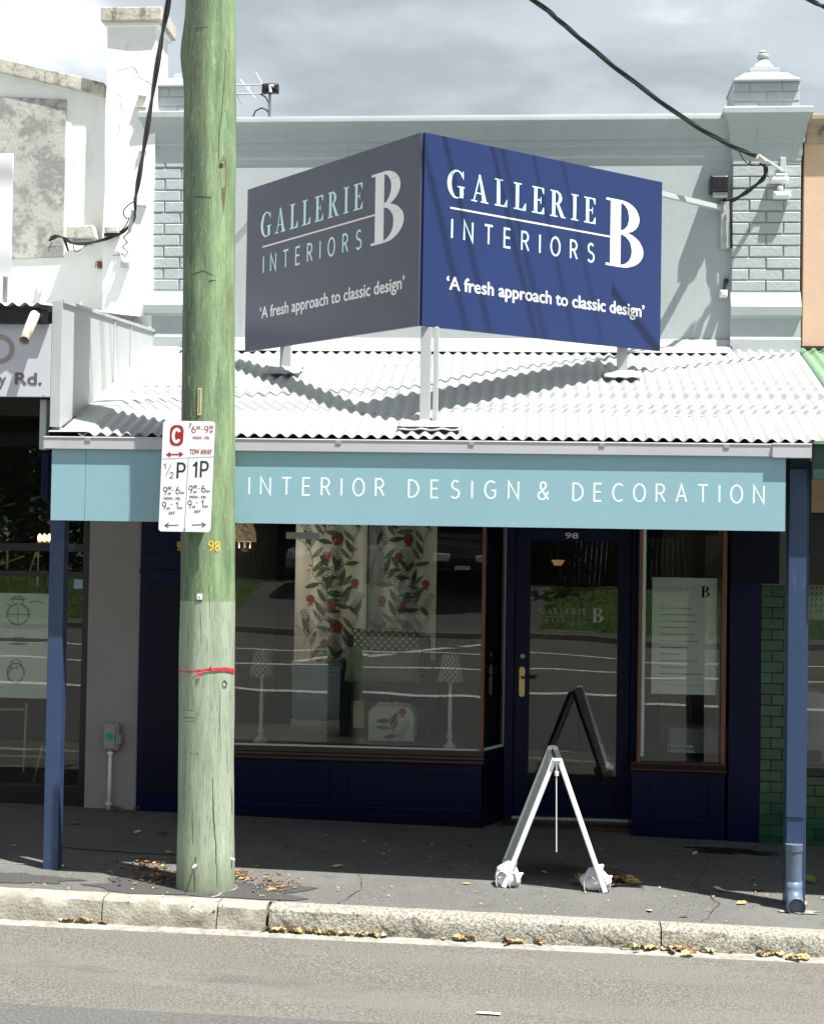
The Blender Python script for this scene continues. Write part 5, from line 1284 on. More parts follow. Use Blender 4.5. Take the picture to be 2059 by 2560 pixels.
srib(mb, [(1030,1081),(1116,1081)], .0075); poly(mb, sp, [sxy(1018,1081), sxy(1046,1098), sxy(1046,1064)][::-1], .0004); poly(mb, sp, [sxy(1127,1081), sxy(1100,1064), sxy(1100,1098)][::-1], .0004)
mb.build('red_print', M_['red'], ps, fix=False)
mb = MB()
srib(mb, [(994,1108),(1320,1101)], .0022); srib(mb, [(1158,1106),(1143,1556)], .0022)
sdig(mb, '1', 1004, 1017, 1172, 1135, .0036); srib(mb, [(1020,1215),(1052,1142)], .003); sdig(mb, '2', 1044, 1066, 1228, 1192, .0036); sdig(mb, 'P', 1092, 1138, 1230, 1134, .0115)
sdig(mb, '1', 1186, 1207, 1226, 1128, .0115); sdig(mb, 'P', 1236, 1280, 1226, 1128, .0115)
for dx, dy in ((0, 0), (158, -6)):
    sdig(mb, '9', 1006+dx, 1028+dx, 1328+dy, 1282+dy, .0042); stext(mb, '30', 1033+dx, 1056+dx, 1296+dy, 18, .0005); srib(mb, [(1058+dx,1302+dy),(1076+dx,1302+dy)], .0025); sdig(mb, '6', 1085+dx, 1108+dx, 1326+dy, 1281+dy, .0042)
    stext(mb, 'AM', 1034+dx, 1054+dx, 1328+dy, 13, .0004); stext(mb, 'PM', 1113+dx, 1135+dx, 1326+dy, 12, .0004)
    stext(mb, 'MON - FRI', 1012+dx, 1112+dx, 1358+dy, 14, .0005)
    sdig(mb, '9', 1002+dx, 1024+dx, 1420+dy, 1374+dy, .0042); stext(mb, 'AM', 1029+dx, 1048+dx, 1420+dy, 13, .0004); srib(mb, [(1050+dx,1390+dy),(1068+dx,1390+dy)], .0025); sdig(mb, '1', 1085+dx, 1096+dx, 1420+dy, 1374+dy, .0042); stext(mb, 'PM', 1103+dx, 1126+dx, 1420+dy, 12, .0004)
    stext(mb, 'SAT', 1044+dx, 1082+dx, 1450+dy, 16, .0005)
srib(mb, [(1032,1520),(1104,1520)], .0045); srib(mb, [(1046,1505),(1022,1520),(1044,1535)], .0045, .0004)
srib(mb, [(1188,1521),(1262,1521)], .0045); srib(mb, [(1248,1506),(1272,1521),(1250,1537)], .0045, .0004)
mb.build('black_print', M_['ink'], ps, fix=False)
for c_ in ((1168,893), (1145,1545)):
    a, z = sxy(*c_); q = org+ux*a+uz*z; MB().tube([q, q+Vector((0,-.005,0))], .006, 10).build('bolt', M_['steel'], ps)

# ================================================================== METER BOX, CONDUIT
mbx = thing('meter_box', 'small grey electrical box with green sticker and conduit on the grey pilaster', 'meter box', (aY(280,1880,10.95).x, 10.95, gA(-3)))
Y3 = 10.93
a, b = aY(*zp3(549,1118), Y3), aY(*zp3(625,1262), Y3); beige = mat('beige_plastic', (.33,.31,.27), .5, .08, 20)
MB().box(a.x, b.x, 10.93, 10.99, b.z, a.z).build('case', beige, mbx, bevel=.012)
MB().box(a.x+.012, b.x-.02, 10.918, 10.93, b.z+.015, a.z-.012).build('lid', beige, mbx, bevel=.008)
MB().box(b.x-.005, b.x+.016, 10.94, 10.99, b.z+.045, b.z+.115).build('side_latch', beige, mbx, bevel=.006)
c = aY(*zp3(583,1187), 10.917); mb = MB(); mb.tube([(c.x, 10.918, c.z), (c.x, 10.9165, c.z)], .036, 28); mb.build('sticker', mat('green_sticker', (.04,.42,.28), .5, .08, 30), mbx)
mb = MB(); pn = Pl((0,10.9165,0),(1,0,0),(0,-1,0),.0006); ribbon(mb, pn, [(c.x-.03,c.z+.004),(c.x+.03,c.z-.002)], .003); ribbon(mb, pn, arc(c.x-.006, c.z+.012, .008, .010, 0, 360, 12), .0025, .0001); ribbon(mb, pn, [(c.x+.008,c.z+.006),(c.x+.008,c.z+.024)], .0025, .0002); ribbon(mb, pn, arc(c.x+.004,c.z-.014,.016,.008,0,180,8), .002, .0003); mb.build('sticker_print', M_['ink'], mbx, fix=False)
cb = aY(*zp3(560,1585), Y3); ct = aY(*zp3(578,1268), Y3)
MB().tube([(ct.x, 10.965, b.z+.005), (ct.x-.002, 10.965, (b.z+cb.z)/2), (cb.x+.012, 10.965, cb.z+.01)], [.013,.013,.014], 12).build('conduit', M_['plastic'], mbx, smooth=True)
for py in (1275, 1545):
    q = aY(*zp3(575 if py < 1400 else 565, py), Y3); MB().box(q.x-.018, q.x+.022, 10.952, 10.99, q.z-.008, q.z+.008).build('saddle', M_['plastic'], mbx, bevel=.003)

# ================================================================== A-FRAME SIGN, seen edge on
af = thing('a_frame_sign', 'white A-frame pavement sign seen edge on outside the shop door', 'A-frame sign', (.08, 9.3, pz(.08, 9.3)))
yF, yR = 9.045, 9.60
apF = aY(1391, 1893, yF); apF = Vector((apF.x, yF, apF.z)); sh = Vector((-.02, yR-yF, .0)); apR = apF+sh
lF = gnd(1262, 2216); lF = Vector((lF.x, yF, pz(lF.x, yF)+.002)); rF = Vector((aY(1512, 2226, yF).x, yF, pz(.4, yF)+.002))
lF.x = aY(1258, 2216, yF).x
wm = M_['plastic']; wm2 = mat('white_board_face', (.70,.72,.74), .35, .03, 3)
for side, foot in (('l', lF), ('r', rF)):
    pnl = part('panel', af)
    dx = -.014 if side == 'l' else .014
    top = apF+Vector((dx, 0, -.01))
    dirv = (foot-top).normalized(); nrm = Vector((dirv.z, 0, -dirv.x))
    for base in (Vector((0,0,0)), sh):
        MB().bar(top+base, foot+base, .030, .034, up=Vector((0,1,0))).build('stile', wm, pnl, bevel=.005)
    for t in (.04, .93): 
        p_ = top+(foot-top)*t; MB().bar(p_+Vector((0,.015,0)), p_+sh-Vector((0,.015,0)), .026, .03).build('rail', wm, pnl, bevel=.003)
    a_, b_ = top+(foot-top)*.05, top+(foot-top)*.92; off = (a_-b_).cross(sh).normalized()*.004
    mb = MB(); mb.prism([a_+sh*.03-off, b_+sh*.03-off, b_+sh*.97-off, a_+sh*.97-off], off*2); mb.build('board', wm2, pnl)
for base in (0, 1):
    q = apF+sh*base; MB().tube([q+Vector((-.02,-.02 if base == 0 else .02,-.015)), q+Vector((.02,-.02 if base == 0 else .02,-.015))], .012, 10).build('hinge', wm, af)
h0 = apF+Vector((-.0,.0,-.055)); q1 = aY(1390, 2130, yF)
MB().tube([apF+Vector((0,-.006,-.03)), apF+Vector((-.001,-.004,-.12)), Vector((q1.x, yF, q1.z))], [.006,.0035,.0035], 7).build('chain_rod', wm, af)
MB().tube([apF+Vector((0,-.02,-.08)), apF+Vector((0,-.02,-.105))], .012, 10).build('clip', wm, af)
# plastic weight bags slumped over the feet
bag_m = mat('white_plastic_bag', (.66,.66,.68), .38, .06, 9, .9, 14, detail=2)
def bag(label, c, s, seed, ears):
    rn = random.Random(seed); me = bpy.data.meshes.new('bag'); b = bmesh.new(); bmesh.ops.create_icosphere(b, subdivisions=5, radius=1)
    for v in b.verts:
        p = v.co.copy(); k = 1+.16*noise.noise(p*1.5+Vector((seed,0,0)))-.07*abs(noise.noise(Vector((atan2(p.y,p.x)*2.2,p.z*.6,seed))))+.03*noise.noise(p*5)
        pinch = 1-.25*max(0, p.z); v.co = Vector((p.x*s[0]*k*pinch, p.y*s[1]*k*pinch, max(p.z, -.72)*s[2]*k))
    zmin = min(v.co.z for v in b.verts)
    for v in b.verts: v.co.z -= zmin
    b.to_mesh(me); b.free()
    for p in me.polygons: p.use_smooth = True
    me.materials.append(bag_m)
    t = thing('weight_bag', label, 'bag', c); o = bpy.data.objects.new('sack', me); COL.objects.link(o); o.location = c; link_to(o, t)
    for (dx, dy, h_, lean, w_) in ears:
        mb = MB(); n_ = 8; rows = []
        for i in range(n_+1):
            u = i/n_; w2 = w_*(1-.35*u)*(1+.1*sin(u*9)); x = c[0]+dx+lean*u; z = c[2]+s[2]*.35+h_*u; y = c[1]+dy
            mb.v += [(x-w2, y, z), (x-w2*.3, y-.018+.01*sin(i), z), (x+w2*.4, y+.012, z), (x+w2, y-.004, z)]
        for i in range(n_):
            for j in range(3): a = i*4+j; mb.f.append((a, a+1, a+5, a+4)); mb.m.append(0)
        o = mb.build('handle_loop', bag_m, t, fix=False, smooth=True); q = o.modifiers.new('film', 'SOLIDIFY'); q.thickness = .004
    for sd, (ox, oz, rx, rz2) in enumerate(((-s[0]*.35, s[2]*.55, .038, .055), (s[0]*.55, s[2]*.50, .034, .05))):      # handle loops flopped over
        mb = MB(); pts = [Vector((c[0]+ox+rx*cos(t_), c[1]-s[1]*.80-.012*sin(t_*2), c[2]+oz+rz2*sin(t_))) for t_ in [radians(-40+i*22) for i in range(13)]]
        vs = []
        for i, p in enumerate(pts): w2 = .011+.004*sin(i*1.7); vs += [p+Vector((0,-w2,0)), p+Vector((.004*sin(i),w2,0))]
        mb.add(vs, [(2*i, 2*i+1, 2*i+3, 2*i+2) for i in range(len(pts)-1)]); o = mb.build('handle_loop', bag_m, t, fix=False, smooth=True); q = o.modifiers.new('film', 'SOLIDIFY'); q.thickness = .003
    return t
gl = gnd(1270, 2212); bag('white plastic weight bag on the left foot of the A-frame sign', (lF.x+.020, 9.12, pz(-.1, 9.1)), (.080, .09, .080), 3, [(.018, -.06, .13, .022, .020), (-.03, -.02, .085, -.015, .024), (.05, .0, .05, .03, .02)])
bag('white plastic weight bag on the right foot of the A-frame sign', (rF.x-.055, 9.13, pz(.4, 9.1)), (.092, .09, .072), 8, [(-.0, -.03, .13, .03, .022), (.055,.0,.06,.03,.02), (-.05,-.02,.05,-.03,.02)])
for fx, nm in ((lF.x+.03, 1), (rF.x-.02, 2)):
    pass

# ================================================================== LEAVES
leaf_mats = [mat('leaf_%s' % n_, c, .75, .25, 40) for n_, c in (('brown', (.17,.10,.055)), ('tan', (.46,.31,.13)), ('straw', (.58,.48,.24)), ('green', (.16,.22,.05)), ('rust', (.24,.11,.05)))]
def leaf_mesh(sz, rn):
    vs = []; n_ = 7; fs = []
    curl = rn.uniform(.1, .5); tw = rn.uniform(-.3, .3)
    for i in range(n_):
        u = i/(n_-1); w_ = sz*.28*sin(pi*min(1, u*.92+.06))**.8*rn.uniform(.8,1.15); x = (u-.5)*sz
        zc_ = curl*sz*(u-.5)**2+.002
        vs += [(x, -w_, zc_+w_*curl*1.4+rn.uniform(0,.002)), (x, 0, zc_), (x+tw*w_, w_, zc_+w_*curl+rn.uniform(0,.002))]
    for i in range(n_-1):
        a = 3*i; fs += [(a, a+1, a+4, a+3), (a+1, a+2, a+5, a+4)]
    return vs, fs
rn = random.Random(5)
def leaf_thing(px, py, sz, mi, label, grp='fallen leaves on the pavement', road=False):
    if road: p = aZ(px, py, -.062); p = aZ(px, py, rz(p.x, 8.1)+.006)
    else: p = gnd(px, py)
    vs, fs = leaf_mesh(sz, rn); mb = MB(); mb.add(vs, fs); me = mb.mesh('leaf', leaf_mats[mi], fix=False)
    for q in me.polygons: q.use_smooth = True
    o = bpy.data.objects.new('fallen_leaf', me); COL.objects.link(o); o.location = (p.x, p.y, p.z+.004); o.rotation_euler = (rn.uniform(-.2,.2), rn.uniform(-.2,.2), rn.uniform(0, 6.28))
    return tag(o, label, 'leaf', grp)
def zk(a, b): return (a*.5767, 2050+b*.5767)
def zk2(a, b): return (1000+a*.61073, 2050+b*.61073)
PLC = lambda px: 'left of the power pole' if px < 440 else 'between pole and A-frame sign' if px < 1230 else 'behind the A-frame sign' if px < 1530 else 'before the right window'
COLN = ['brown','tan','straw coloured','greenish','rusty']
sh_l = 'small dry leaf lying on the shaded pavement under the verandah'
for (p_, s_, m_i) in ((zk(710,62),.10,1),(zk(690,70),.07,0),(zk(730,148),.07,1),(zk(320,18),.09,4),(zk(60,118),.05,1),(zk(595,58),.07,2),(zk(1110,32),.05,2),(zk(1250,122),.04,3),(zk(1310,132),.045,1),(zk(1575,98),.03,2),(zk2(285,108),.075,3),(zk2(175,170),.05,3),(zk2(265,192),.04,2),(zk2(590,218),.05,1),(zk2(825,125),.06,3),(zk2(1205,140),.06,2),(zk2(1130,148),.05,0),(zk2(1440,248),.06,4),(zk2(1378,145),.05,1),(zk2(195,193),.03,1),(zk2(1020,160),.03,0),(zk(1410,70),.06,1),(zk(1215,68),.06,0),(zk2(600,135),.05,0)):
    leaf_thing(*p_, s_, m_i, '%s %s leaf %s, %s' % ('large' if s_ > .065 else 'small' if s_ > .045 else 'tiny', COLN[m_i], PLC(p_[0]), 'close to the shops' if p_[1] < 2098 else 'midway to the kerb' if p_[1] < 2132 else 'near the edge of the shade'), 'dry leaves on the shaded pavement')
for p_, s_, m_i, lb in ((zk(1462,208),.07,1,'tan curled leaf on sunlit pavement between the pole and the A-frame sign'), (zk2(272,264),.05,1,'thin straw leaf on the pavement left of the A-frame sign'), (zk2(1305,293),.085,2,'pale straw leaf in the sun, left of the two by the downpipe'), (zk2(1462,292),.10,4,'rust brown leaf standing curled near the blue post'), (zk2(1395,345),.075,1,'small tan leaf closest to the kerb near the downpipe'), (zk2(1020,376),.06,2,'flat straw leaf at the kerb edge right of the A-frame sign'), (zk2(1160,399),.05,0,'dark twig like leaf at the kerb edge before the downpipe'), (zk2(1675,255),.13,3,'large dull green leaf right of the downpipe')):
    leaf_thing(*p_, s_, m_i, lb, 'leaves in the sun')
def litter(name, label, spots, n_, sz, mis, road=False, cat='leaf litter'):
    mb = MB(); r2 = random.Random(len(name)+n_)
    for i in range(n_):
        (x, y), (dx, dy) = r2.choice(spots); px, py = x+r2.gauss(0, dx), y+r2.gauss(0, dy)
        if road: p = aZ(px, py, -.062); p = aZ(px, py, rz(p.x, 8.1)+.006); p.y = min(p.y, 8.235)
        else: p = gnd(px, py)
        if p.y > 8.24 and road: continue
        vs, fs = leaf_mesh(r2.uniform(*sz), r2); ang = r2.uniform(0, 6.28); ti = r2.uniform(-.6, .6); R_ = Matrix.Rotation(ang, 3, 'Z') @ Matrix.Rotation(ti, 3, 'X')
        mb.mi = r2.choice(mis); mb.add([R_ @ Vector(v)+p+Vector((0,0,.004+r2.uniform(0,.012)*(1 if sz[1] > .05 else .5)+abs(ti)*.008)) for v in vs], fs)
    o = mb.build(name, leaf_mats, fix=False, smooth=True); o['kind'] = 'stuff'; return tag(o, label, cat)
litter('gutter_litter', 'dry leaves and bark drifted along the gutter at the kerb foot', [((210,2294),(22,3)), ((720,2325),(25,2.5)), ((800,2328),(40,3)), ((900,2333),(30,3)), ((1150,2346),(20,3)), ((1290,2354),(45,3.5)), ((1590,2373),(40,3)), ((1650,2372),(45,5)), ((1690,2374),(20,5)), ((1770,2382),(50,3)), ((1895,2388),(40,4)), ((2000,2398),(20,3))], 150, (.02,.075), [0,1,1,2,2,4,3], True)
litter('leaf_pile', 'heap of curled brown leaves beside the right weight bag', [((1535,2195),(16,12)), ((1560,2205),(18,8)), ((1458,2203),(6,6))], 26, (.06,.13), [1,1,2,0])
litter('bark_litter', 'shreds of reddish bark and needles round the base of the power pole', [((350,2180),(45,14)), ((375,2165),(22,12)), ((690,2215),(28,12)), ((600,2195),(18,8)), ((400,2200),(40,10))], 420, (.010,.035), [0,0,1,0,4])
litter('doorway_litter', 'brown leaves caught at the foot of the grey pilaster beside the conduit', [((285,2016),(14,6)), ((310,2026),(20,3))], 16, (.04,.09), [0,1,0])
litter('pavement_crumbs', 'tiny scattered leaf crumbs over the whole pavement', [((1000,2240),(600,22)), ((1000,2140),(600,35))], 260, (.006,.020), [1,2,2,0])
litter('downpipe_litter', 'bark scraps behind the downpipe elbow', [((2000,2262),(9,10))], 30, (.02,.05), [1,2])
q = aZ(*zk2(362,796), 0); q = aZ(*zk2(362,796), rz(q.x, q.y)); mb = MB(); mb.add([(q.x+dx, q.y+dy, rz(q.x+dx, q.y+dy)+.009) for dx, dy in ((-.06,-.012),(.05,-.018),(.055,.012),(-.05,.016))], [(0,1,2,3)])
o = mb.build('paint_fleck', M_['line'], fix=False); o['kind'] = 'structure'
# ================================================================== SHOP WINDOW DISPLAY
plat = bx('window_platform', M_['floorin'], shop, XwA+.05, XsB-.12, FY+.16, 12.75, zG-.09, zG-.05)
bx('platform_side', M_['darkin'], shop, XwA+.05, XsB-.12, 12.75, 12.78, .06, zG-.05)
bx('window_platform', M_['floorin'], shop, XvA+.02, XvB+.2, FY+.16, 12.2, zv-.06, zv-.02)
ZP = zG-.05
cream = mat('cream_linen', (.76,.74,.66), .9, .06, 5, .15, 200)
P_green = mat('print_leaf_green', (.085,.14,.075), .9, .25, 18); P_green2 = mat('print_leaf_sage', (.17,.22,.13), .9, .2, 18)
P_red = mat('print_fruit_red', (.38,.09,.07), .9, .3, 22); P_brown = mat('print_stem_brown', (.30,.22,.15), .9); P_blue = mat('print_sprig_blue', (.13,.15,.20), .9)
class Fold:                                                        # print laid on a gently folded cloth
    off = .0015
    def __init__(s, x0, y, amp, per): s.x0, s.y, s.amp, s.per = x0, y, amp, per
    def yo(s, x): return s.y + s.amp*sin(2*pi*(x-s.x0)/s.per) + s.amp*.3*sin(2*pi*(x-s.x0)/s.per*2.7+1)
    def p(s, a, z, k=0): return Vector((a, s.yo(a)-s.off-k-.001, z))
class Flat(Fold):
    def yo(s, x): return s.y
def leafshape(mb, pl, x, z, L, ang, k, wd=.34):
    A = []; B = []
    for i in range(6):
        u = i/5; w_ = L*wd*sin(pi*u)**.8*(1-.25*u); c, s_ = cos(ang), sin(ang); A.append((x+c*L*u-s_*w_*.5, z+s_*L*u+c*w_*.5)); B.append((x+c*L*u+s_*w_*.5, z+s_*L*u-c*w_*.5))
    for i in range(5): poly(mb, pl, [B[i], B[i+1], A[i+1], A[i]], k)
def motif(mb, pl, x, z, s, flip, rr, bounds):
    def ok(px, pz): return bounds[0]+.01 < px < bounds[1]-.01 and bounds[2] < pz < bounds[3]
    f = -1 if flip else 1; k0 = rr.randrange(40)*.00004
    pts = [(x+f*s*(-.30+.6*t+.10*sin(t*6)), z+s*(-.45+.9*t+.05*sin(t*9))) for t in [i/10 for i in range(11)]]
    pts = [p for p in pts if ok(*p)]
    mb.mi = 3
    if len(pts) > 2: ribbon(mb, pl, pts, .0035*s/.3, k0)
    for t, sd, L, c in ((.06,1,.30,0),(.16,-1,.28,0),(.28,1,.26,1),(.38,-1,.30,1),(.48,1,.30,0),(.58,-1,.28,0),(.68,1,.27,1),(.78,-1,.26,0),(.88,1,.26,0),(.95,-1,.24,1),(1,.2,.26,0)):
        px, pz = x+f*s*(-.30+.6*t+.10*sin(t*6)), z+s*(-.45+.9*t+.05*sin(t*9)); ang = radians(60+sd*62+rr.uniform(-16,16))
        if f < 0: ang = pi-ang
        if ok(px, pz) and ok(px+cos(ang)*L*s, pz+sin(ang)*L*s): mb.mi = c; leafshape(mb, pl, px, pz, L*s, ang, k0+.0003+t*.0002)
    for dx, dz, r in ((.20,-.22,.085),(-.22,.20,.07)):
        px, pz = x+f*dx*s, z+dz*s
        if ok(px-r*s, pz) and ok(px+r*s, pz) and ok(px, pz-1.8*r*s):
            mb.mi = 2; poly(mb, pl, [(px+r*s*cos(a_)*1.0, pz+r*s*sin(a_)*1.05) for a_ in [2*pi*i/12 for i in range(12)]], k0+.0006)
            poly(mb, pl, [(px-.03*s, pz-r*s*.95), (px-.05*s, pz-r*s*1.7), (px, pz-r*s*1.35), (px+.05*s, pz-r*s*1.7), (px+.03*s, pz-r*s*.95)][::-1], k0+.0007)
    for q in range(5):                                             # berry spray and a fern sprig
        px, pz = x+f*s*(.02+rr.uniform(-.07,.07)), z+s*(-.02+rr.uniform(-.08,.08))
        if ok(px, pz): mb.mi = 2; poly(mb, pl, [(px+.016*s*cos(a_), pz+.016*s*sin(a_)) for a_ in [2*pi*i/6 for i in range(6)]], k0+.0008)
    for q in range(7):
        px, pz = x+f*s*(-.36+.03*q), z+s*(.02-.045*q)
        for sd in (-1, 1):
            ang = radians(-60+sd*50)
            if f < 0: ang = pi-ang
            if ok(px, pz) and ok(px+cos(ang)*.08*s, pz+sin(ang)*.08*s): mb.mi = 4; leafshape(mb, pl, px, pz, .085*s, ang, k0+.0004, .22)
PM = [P_green, P_green2, P_red, P_brown, P_blue]
def cloth(name, par, fold, x0, x1, z0, z1, m):
    mb = MB(); nx = 36; zsl = lin(z0, z1, 6)
    for z in zsl:
        for i in range(nx+1): x = x0+(x1-x0)*i/nx; mb.v.append((x, fold.yo(x), z))
    for j in range(6):
        for i in range(nx): a = j*(nx+1)+i; mb.f.append((a, a+1, a+nx+2, a+nx+1)); mb.m.append(0)
    return mb.build(name, m, par, fix=False, smooth=True)
def curtain(label, x0, x1, seed, Yc):
    t = thing('fabric_drop', label, 'fabric', ((x0+x1)/2, Yc, ZP), 'printed fabric drops hung in the shop window')
    fo = Fold(x0, Yc, .012, .34); cloth('cloth', t, fo, x0, x1, ZP+.02, 2.95, cream)
    rr = random.Random(seed); mb = MB(); z = ZP+.25; r = 0
    while z < 2.8:
        motif(mb, fo, x0+(x1-x0)*(.25 if r % 2 else .40), z, .50, r % 2, rr, (x0, x1, ZP+.04, 2.93)); motif(mb, fo, x0+(x1-x0)*(.78 if r % 2 else .66), z+.15, .46, (r+1) % 2, rr, (x0, x1, ZP+.04, 2.93)); z += .36; r += 1
    mb.build('botanical_print', PM, t, fix=False)
Yc = 12.45; c0, c1, c2 = aY(735, 1600, Yc).x, aY(916, 1600, Yc).x, aY(1088, 1600, Yc).x
curtain('left drop of cream fabric printed with leaves and red fruit in the shop window', c0, c1-.004, 4, Yc)
curtain('right drop of cream fabric printed with leaves and red fruit in the shop window', c1+.004, c2, 11, Yc+.02)
MB().tube([(c0-.1, Yc+.04, 2.96), (c2+.1, Yc+.04, 2.96)], .014, 8)
# chair with cushions, throw
zc4 = lambda a, b, Y: aY(580+a*.4037, 1300+b*.4037, Y)
nv = mat('navy_velvet', (.006,.014,.055), .8, .2, 12)
YC = 12.0
a, b = zc4(660, 985, YC), zc4(1250, 1135, YC)
ac = thing('armchair', 'navy velvet armchair behind the shop window with cushions on it', 'armchair', ((a.x+b.x)/2, YC, ZP))
MB().cbox(a.x+.01, b.x-.05, YC+.02, YC+.36, b.z, a.z+.02, .03).build('seat', nv, ac, bevel=.03)
for xx in (a.x-.03, b.x-.07): MB().cbox(xx, xx+.11, YC-.01, YC+.36, ZP+.02, a.z+.14, .03).build('arm', nv, ac, bevel=.03)
q = zc4(900, 700, YC+.33); MB().cbox(a.x+.02, b.x-.06, YC+.28, YC+.38, a.z, q.z-.02, .03).build('backrest', nv, ac, bevel=.03)
def cushion(name, label, c, w_, h_, d_, m, seed, grid=None):
    me = bpy.data.meshes.new(name); bm = bmesh.new(); bmesh.ops.create_cube(bm, size=2); bmesh.ops.subdivide_edges(bm, edges=bm.edges[:], cuts=12, use_grid_fill=True)
    for v in bm.verts:
        x, y, z = v.co; e1 = (1-abs(x)**2.6)*(1-abs(z)**2.6); k = max(0, e1)**.45
        v.co = Vector((c[0]+x*w_*(1-.06*(1-abs(z))), c[1]+y*d_*(.06+.94*k), c[2]+z*h_*(1-.10*(1-abs(x))*0-.08*(abs(x)<.8))))
    bm.to_mesh(me); bm.free(); me.materials.append(m)
    for p in me.polygons: p.use_smooth = True
    o = bpy.data.objects.new(name, me); COL.objects.link(o); return tag(o, label, 'cushion')
lat = bpy.data.materials.new('lattice_fabric'); lat.use_nodes = True; n_ = lat.node_tree.nodes; l_ = lat.node_tree.links; b_ = n_['Principled BSDF']; b_.inputs['Roughness'].default_value = .9
gg = n_.new('ShaderNodeNewGeometry'); mp_ = n_.new('ShaderNodeMapping'); mp_.inputs['Rotation'].default_value = (0, radians(45), 0); l_.new(gg.outputs['Position'], mp_.inputs[0])
def wavey(ax, sc_):
    w_ = n_.new('ShaderNodeTexWave'); w_.bands_direction = ax; w_.inputs['Scale'].default_value = sc_; l_.new(mp_.outputs[0], w_.inputs['Vector']); return w_.outputs['Fac']
mn = n_.new('ShaderNodeMath'); mn.operation = 'MINIMUM'; l_.new(wavey('X', 8.2), mn.inputs[0]); l_.new(wavey('Z', 8.2), mn.inputs[1])
rp = n_.new('ShaderNodeValToRGB'); rp.color_ramp.interpolation = 'CONSTANT'; e_ = rp.color_ramp.elements; e_[0].color = (.07,.10,.045,1); e_[1].position = .42; e_[1].color = (.55,.56,.45,1); l_.new(mn.outputs[0], rp.inputs[0]); l_.new(rp.outputs[0], b_.inputs['Base Color'])
a = zc4(945, 755, 11.75); cushion('cushion', 'green and cream lattice bolster cushion above the sage one', (a.x, 11.85, a.z), .27, .095, .09, lat, 1)
a = zc4(925, 905, 11.7); cushion('cushion', 'large plain sage green cushion below the lattice bolster', (a.x, 11.80, a.z), .30, .135, .10, mat('sage_cloth', (.19,.24,.17), .9, .06, 20), 2)
# blue throw with fringe hung over a rail
th_ = thing('throw', 'pale blue folded throw with white fringe hanging left of the cushions', 'throw', (zc4(520,1250,11.6).x, 11.6, ZP))
YT = 11.62; a, b = zc4(372, 900, YT), zc4(668, 1245, YT); bl = mat('blue_grey_wool', (.27,.33,.38), .95, .06, 60, .3, 200); fr_ = mat('cream_fringe', (.58,.55,.46), .95)
fo = Fold(a.x, YT, .006, .3)
mb = MB(); nx = 24
for (z, sp_) in ((a.z, 0), ((a.z+b.z)/2, -.005), (b.z, -.008)):
    for i in range(nx+1): x = a.x+(b.x-a.x)*i/nx+sp_*(1-2*i/nx)*-1; mb.v.append((x, fo.yo(x)+abs(sp_), z))
for j in range(2):
    for i in range(nx): q = j*(nx+1)+i; mb.f.append((q, q+1, q+nx+2, q+nx+1)); mb.m.append(0)
o = mb.build('cloth', bl, th_, fix=False, smooth=True); q = o.modifiers.new('wool', 'SOLIDIFY'); q.thickness = .008
MB().tube([(a.x-.005, YT+.03, a.z), (b.x+.005, YT+.03, a.z)], .03, 12).build('top_fold', bl, th_, smooth=True)
pn = Pl((0, YT-.010, 0), (1,0,0), (0,-1,0), .004); mb = MB()
for zz_ in (908, 928, 955): p1, p2 = zc4(395, zz_, YT-.012), zc4(678, zz_+6, YT-.012); ribbon(mb, pn, [(p1.x, p1.z), (p2.x-.02, p2.z)], .006)
mb.build('stripe', mat('pale_stripe', (.5,.54,.56), .9), th_, fix=False)
mb = MB(); x = a.x; rr = random.Random(3)
while x < b.x: L_ = rr.uniform(.08,.115); mb.tube([(x, YT+rr.uniform(-.006,.004), b.z+.006), (x+rr.uniform(-.01,.01), YT+rr.uniform(-.01,.01), b.z-L_*.5), (x+rr.uniform(-.014,.014), YT+rr.uniform(-.015,.012), b.z-L_)], [.0035,.003,.0015], 4); x += .0075
stuff(mb.build('fringe', fr_, th_, fix=False))
# rounded headboard sample covered in the same print
YH = 11.7; a, b = zc4(845, 1150, YH), zc4(1125, 1375, YH)
hb = thing('upholstered_stool', 'small rounded panel upholstered in fruit print at the foot of the chair', 'stool', ((a.x+b.x)/2, YH, ZP))
P_ = [(b.x, ZP+.01), (b.x, a.z-.08)]+[(b.x-.09+.09*cos(t), a.z-.09+.09*sin(t)) for t in [radians(i*15) for i in range(1,6)]]+[(b.x-.09, a.z), (a.x+.05, a.z), (a.x, a.z-.05), (a.x, ZP+.01)]
mb = MB(); mb.prism([(x, YH, z) for x, z in P_][::-1], (0, .30, 0)); mb.build('body', cream, hb, bevel=.012)
mb = MB(); fl2 = Flat(0, YH-.003, 0, 1); motif(mb, fl2, (a.x+b.x)/2, (a.z+ZP)/2+.02, .40, 1, random.Random(9), (a.x+.01, b.x-.02, ZP+.02, a.z-.02)); mb.build('botanical_print', PM, hb, fix=False)
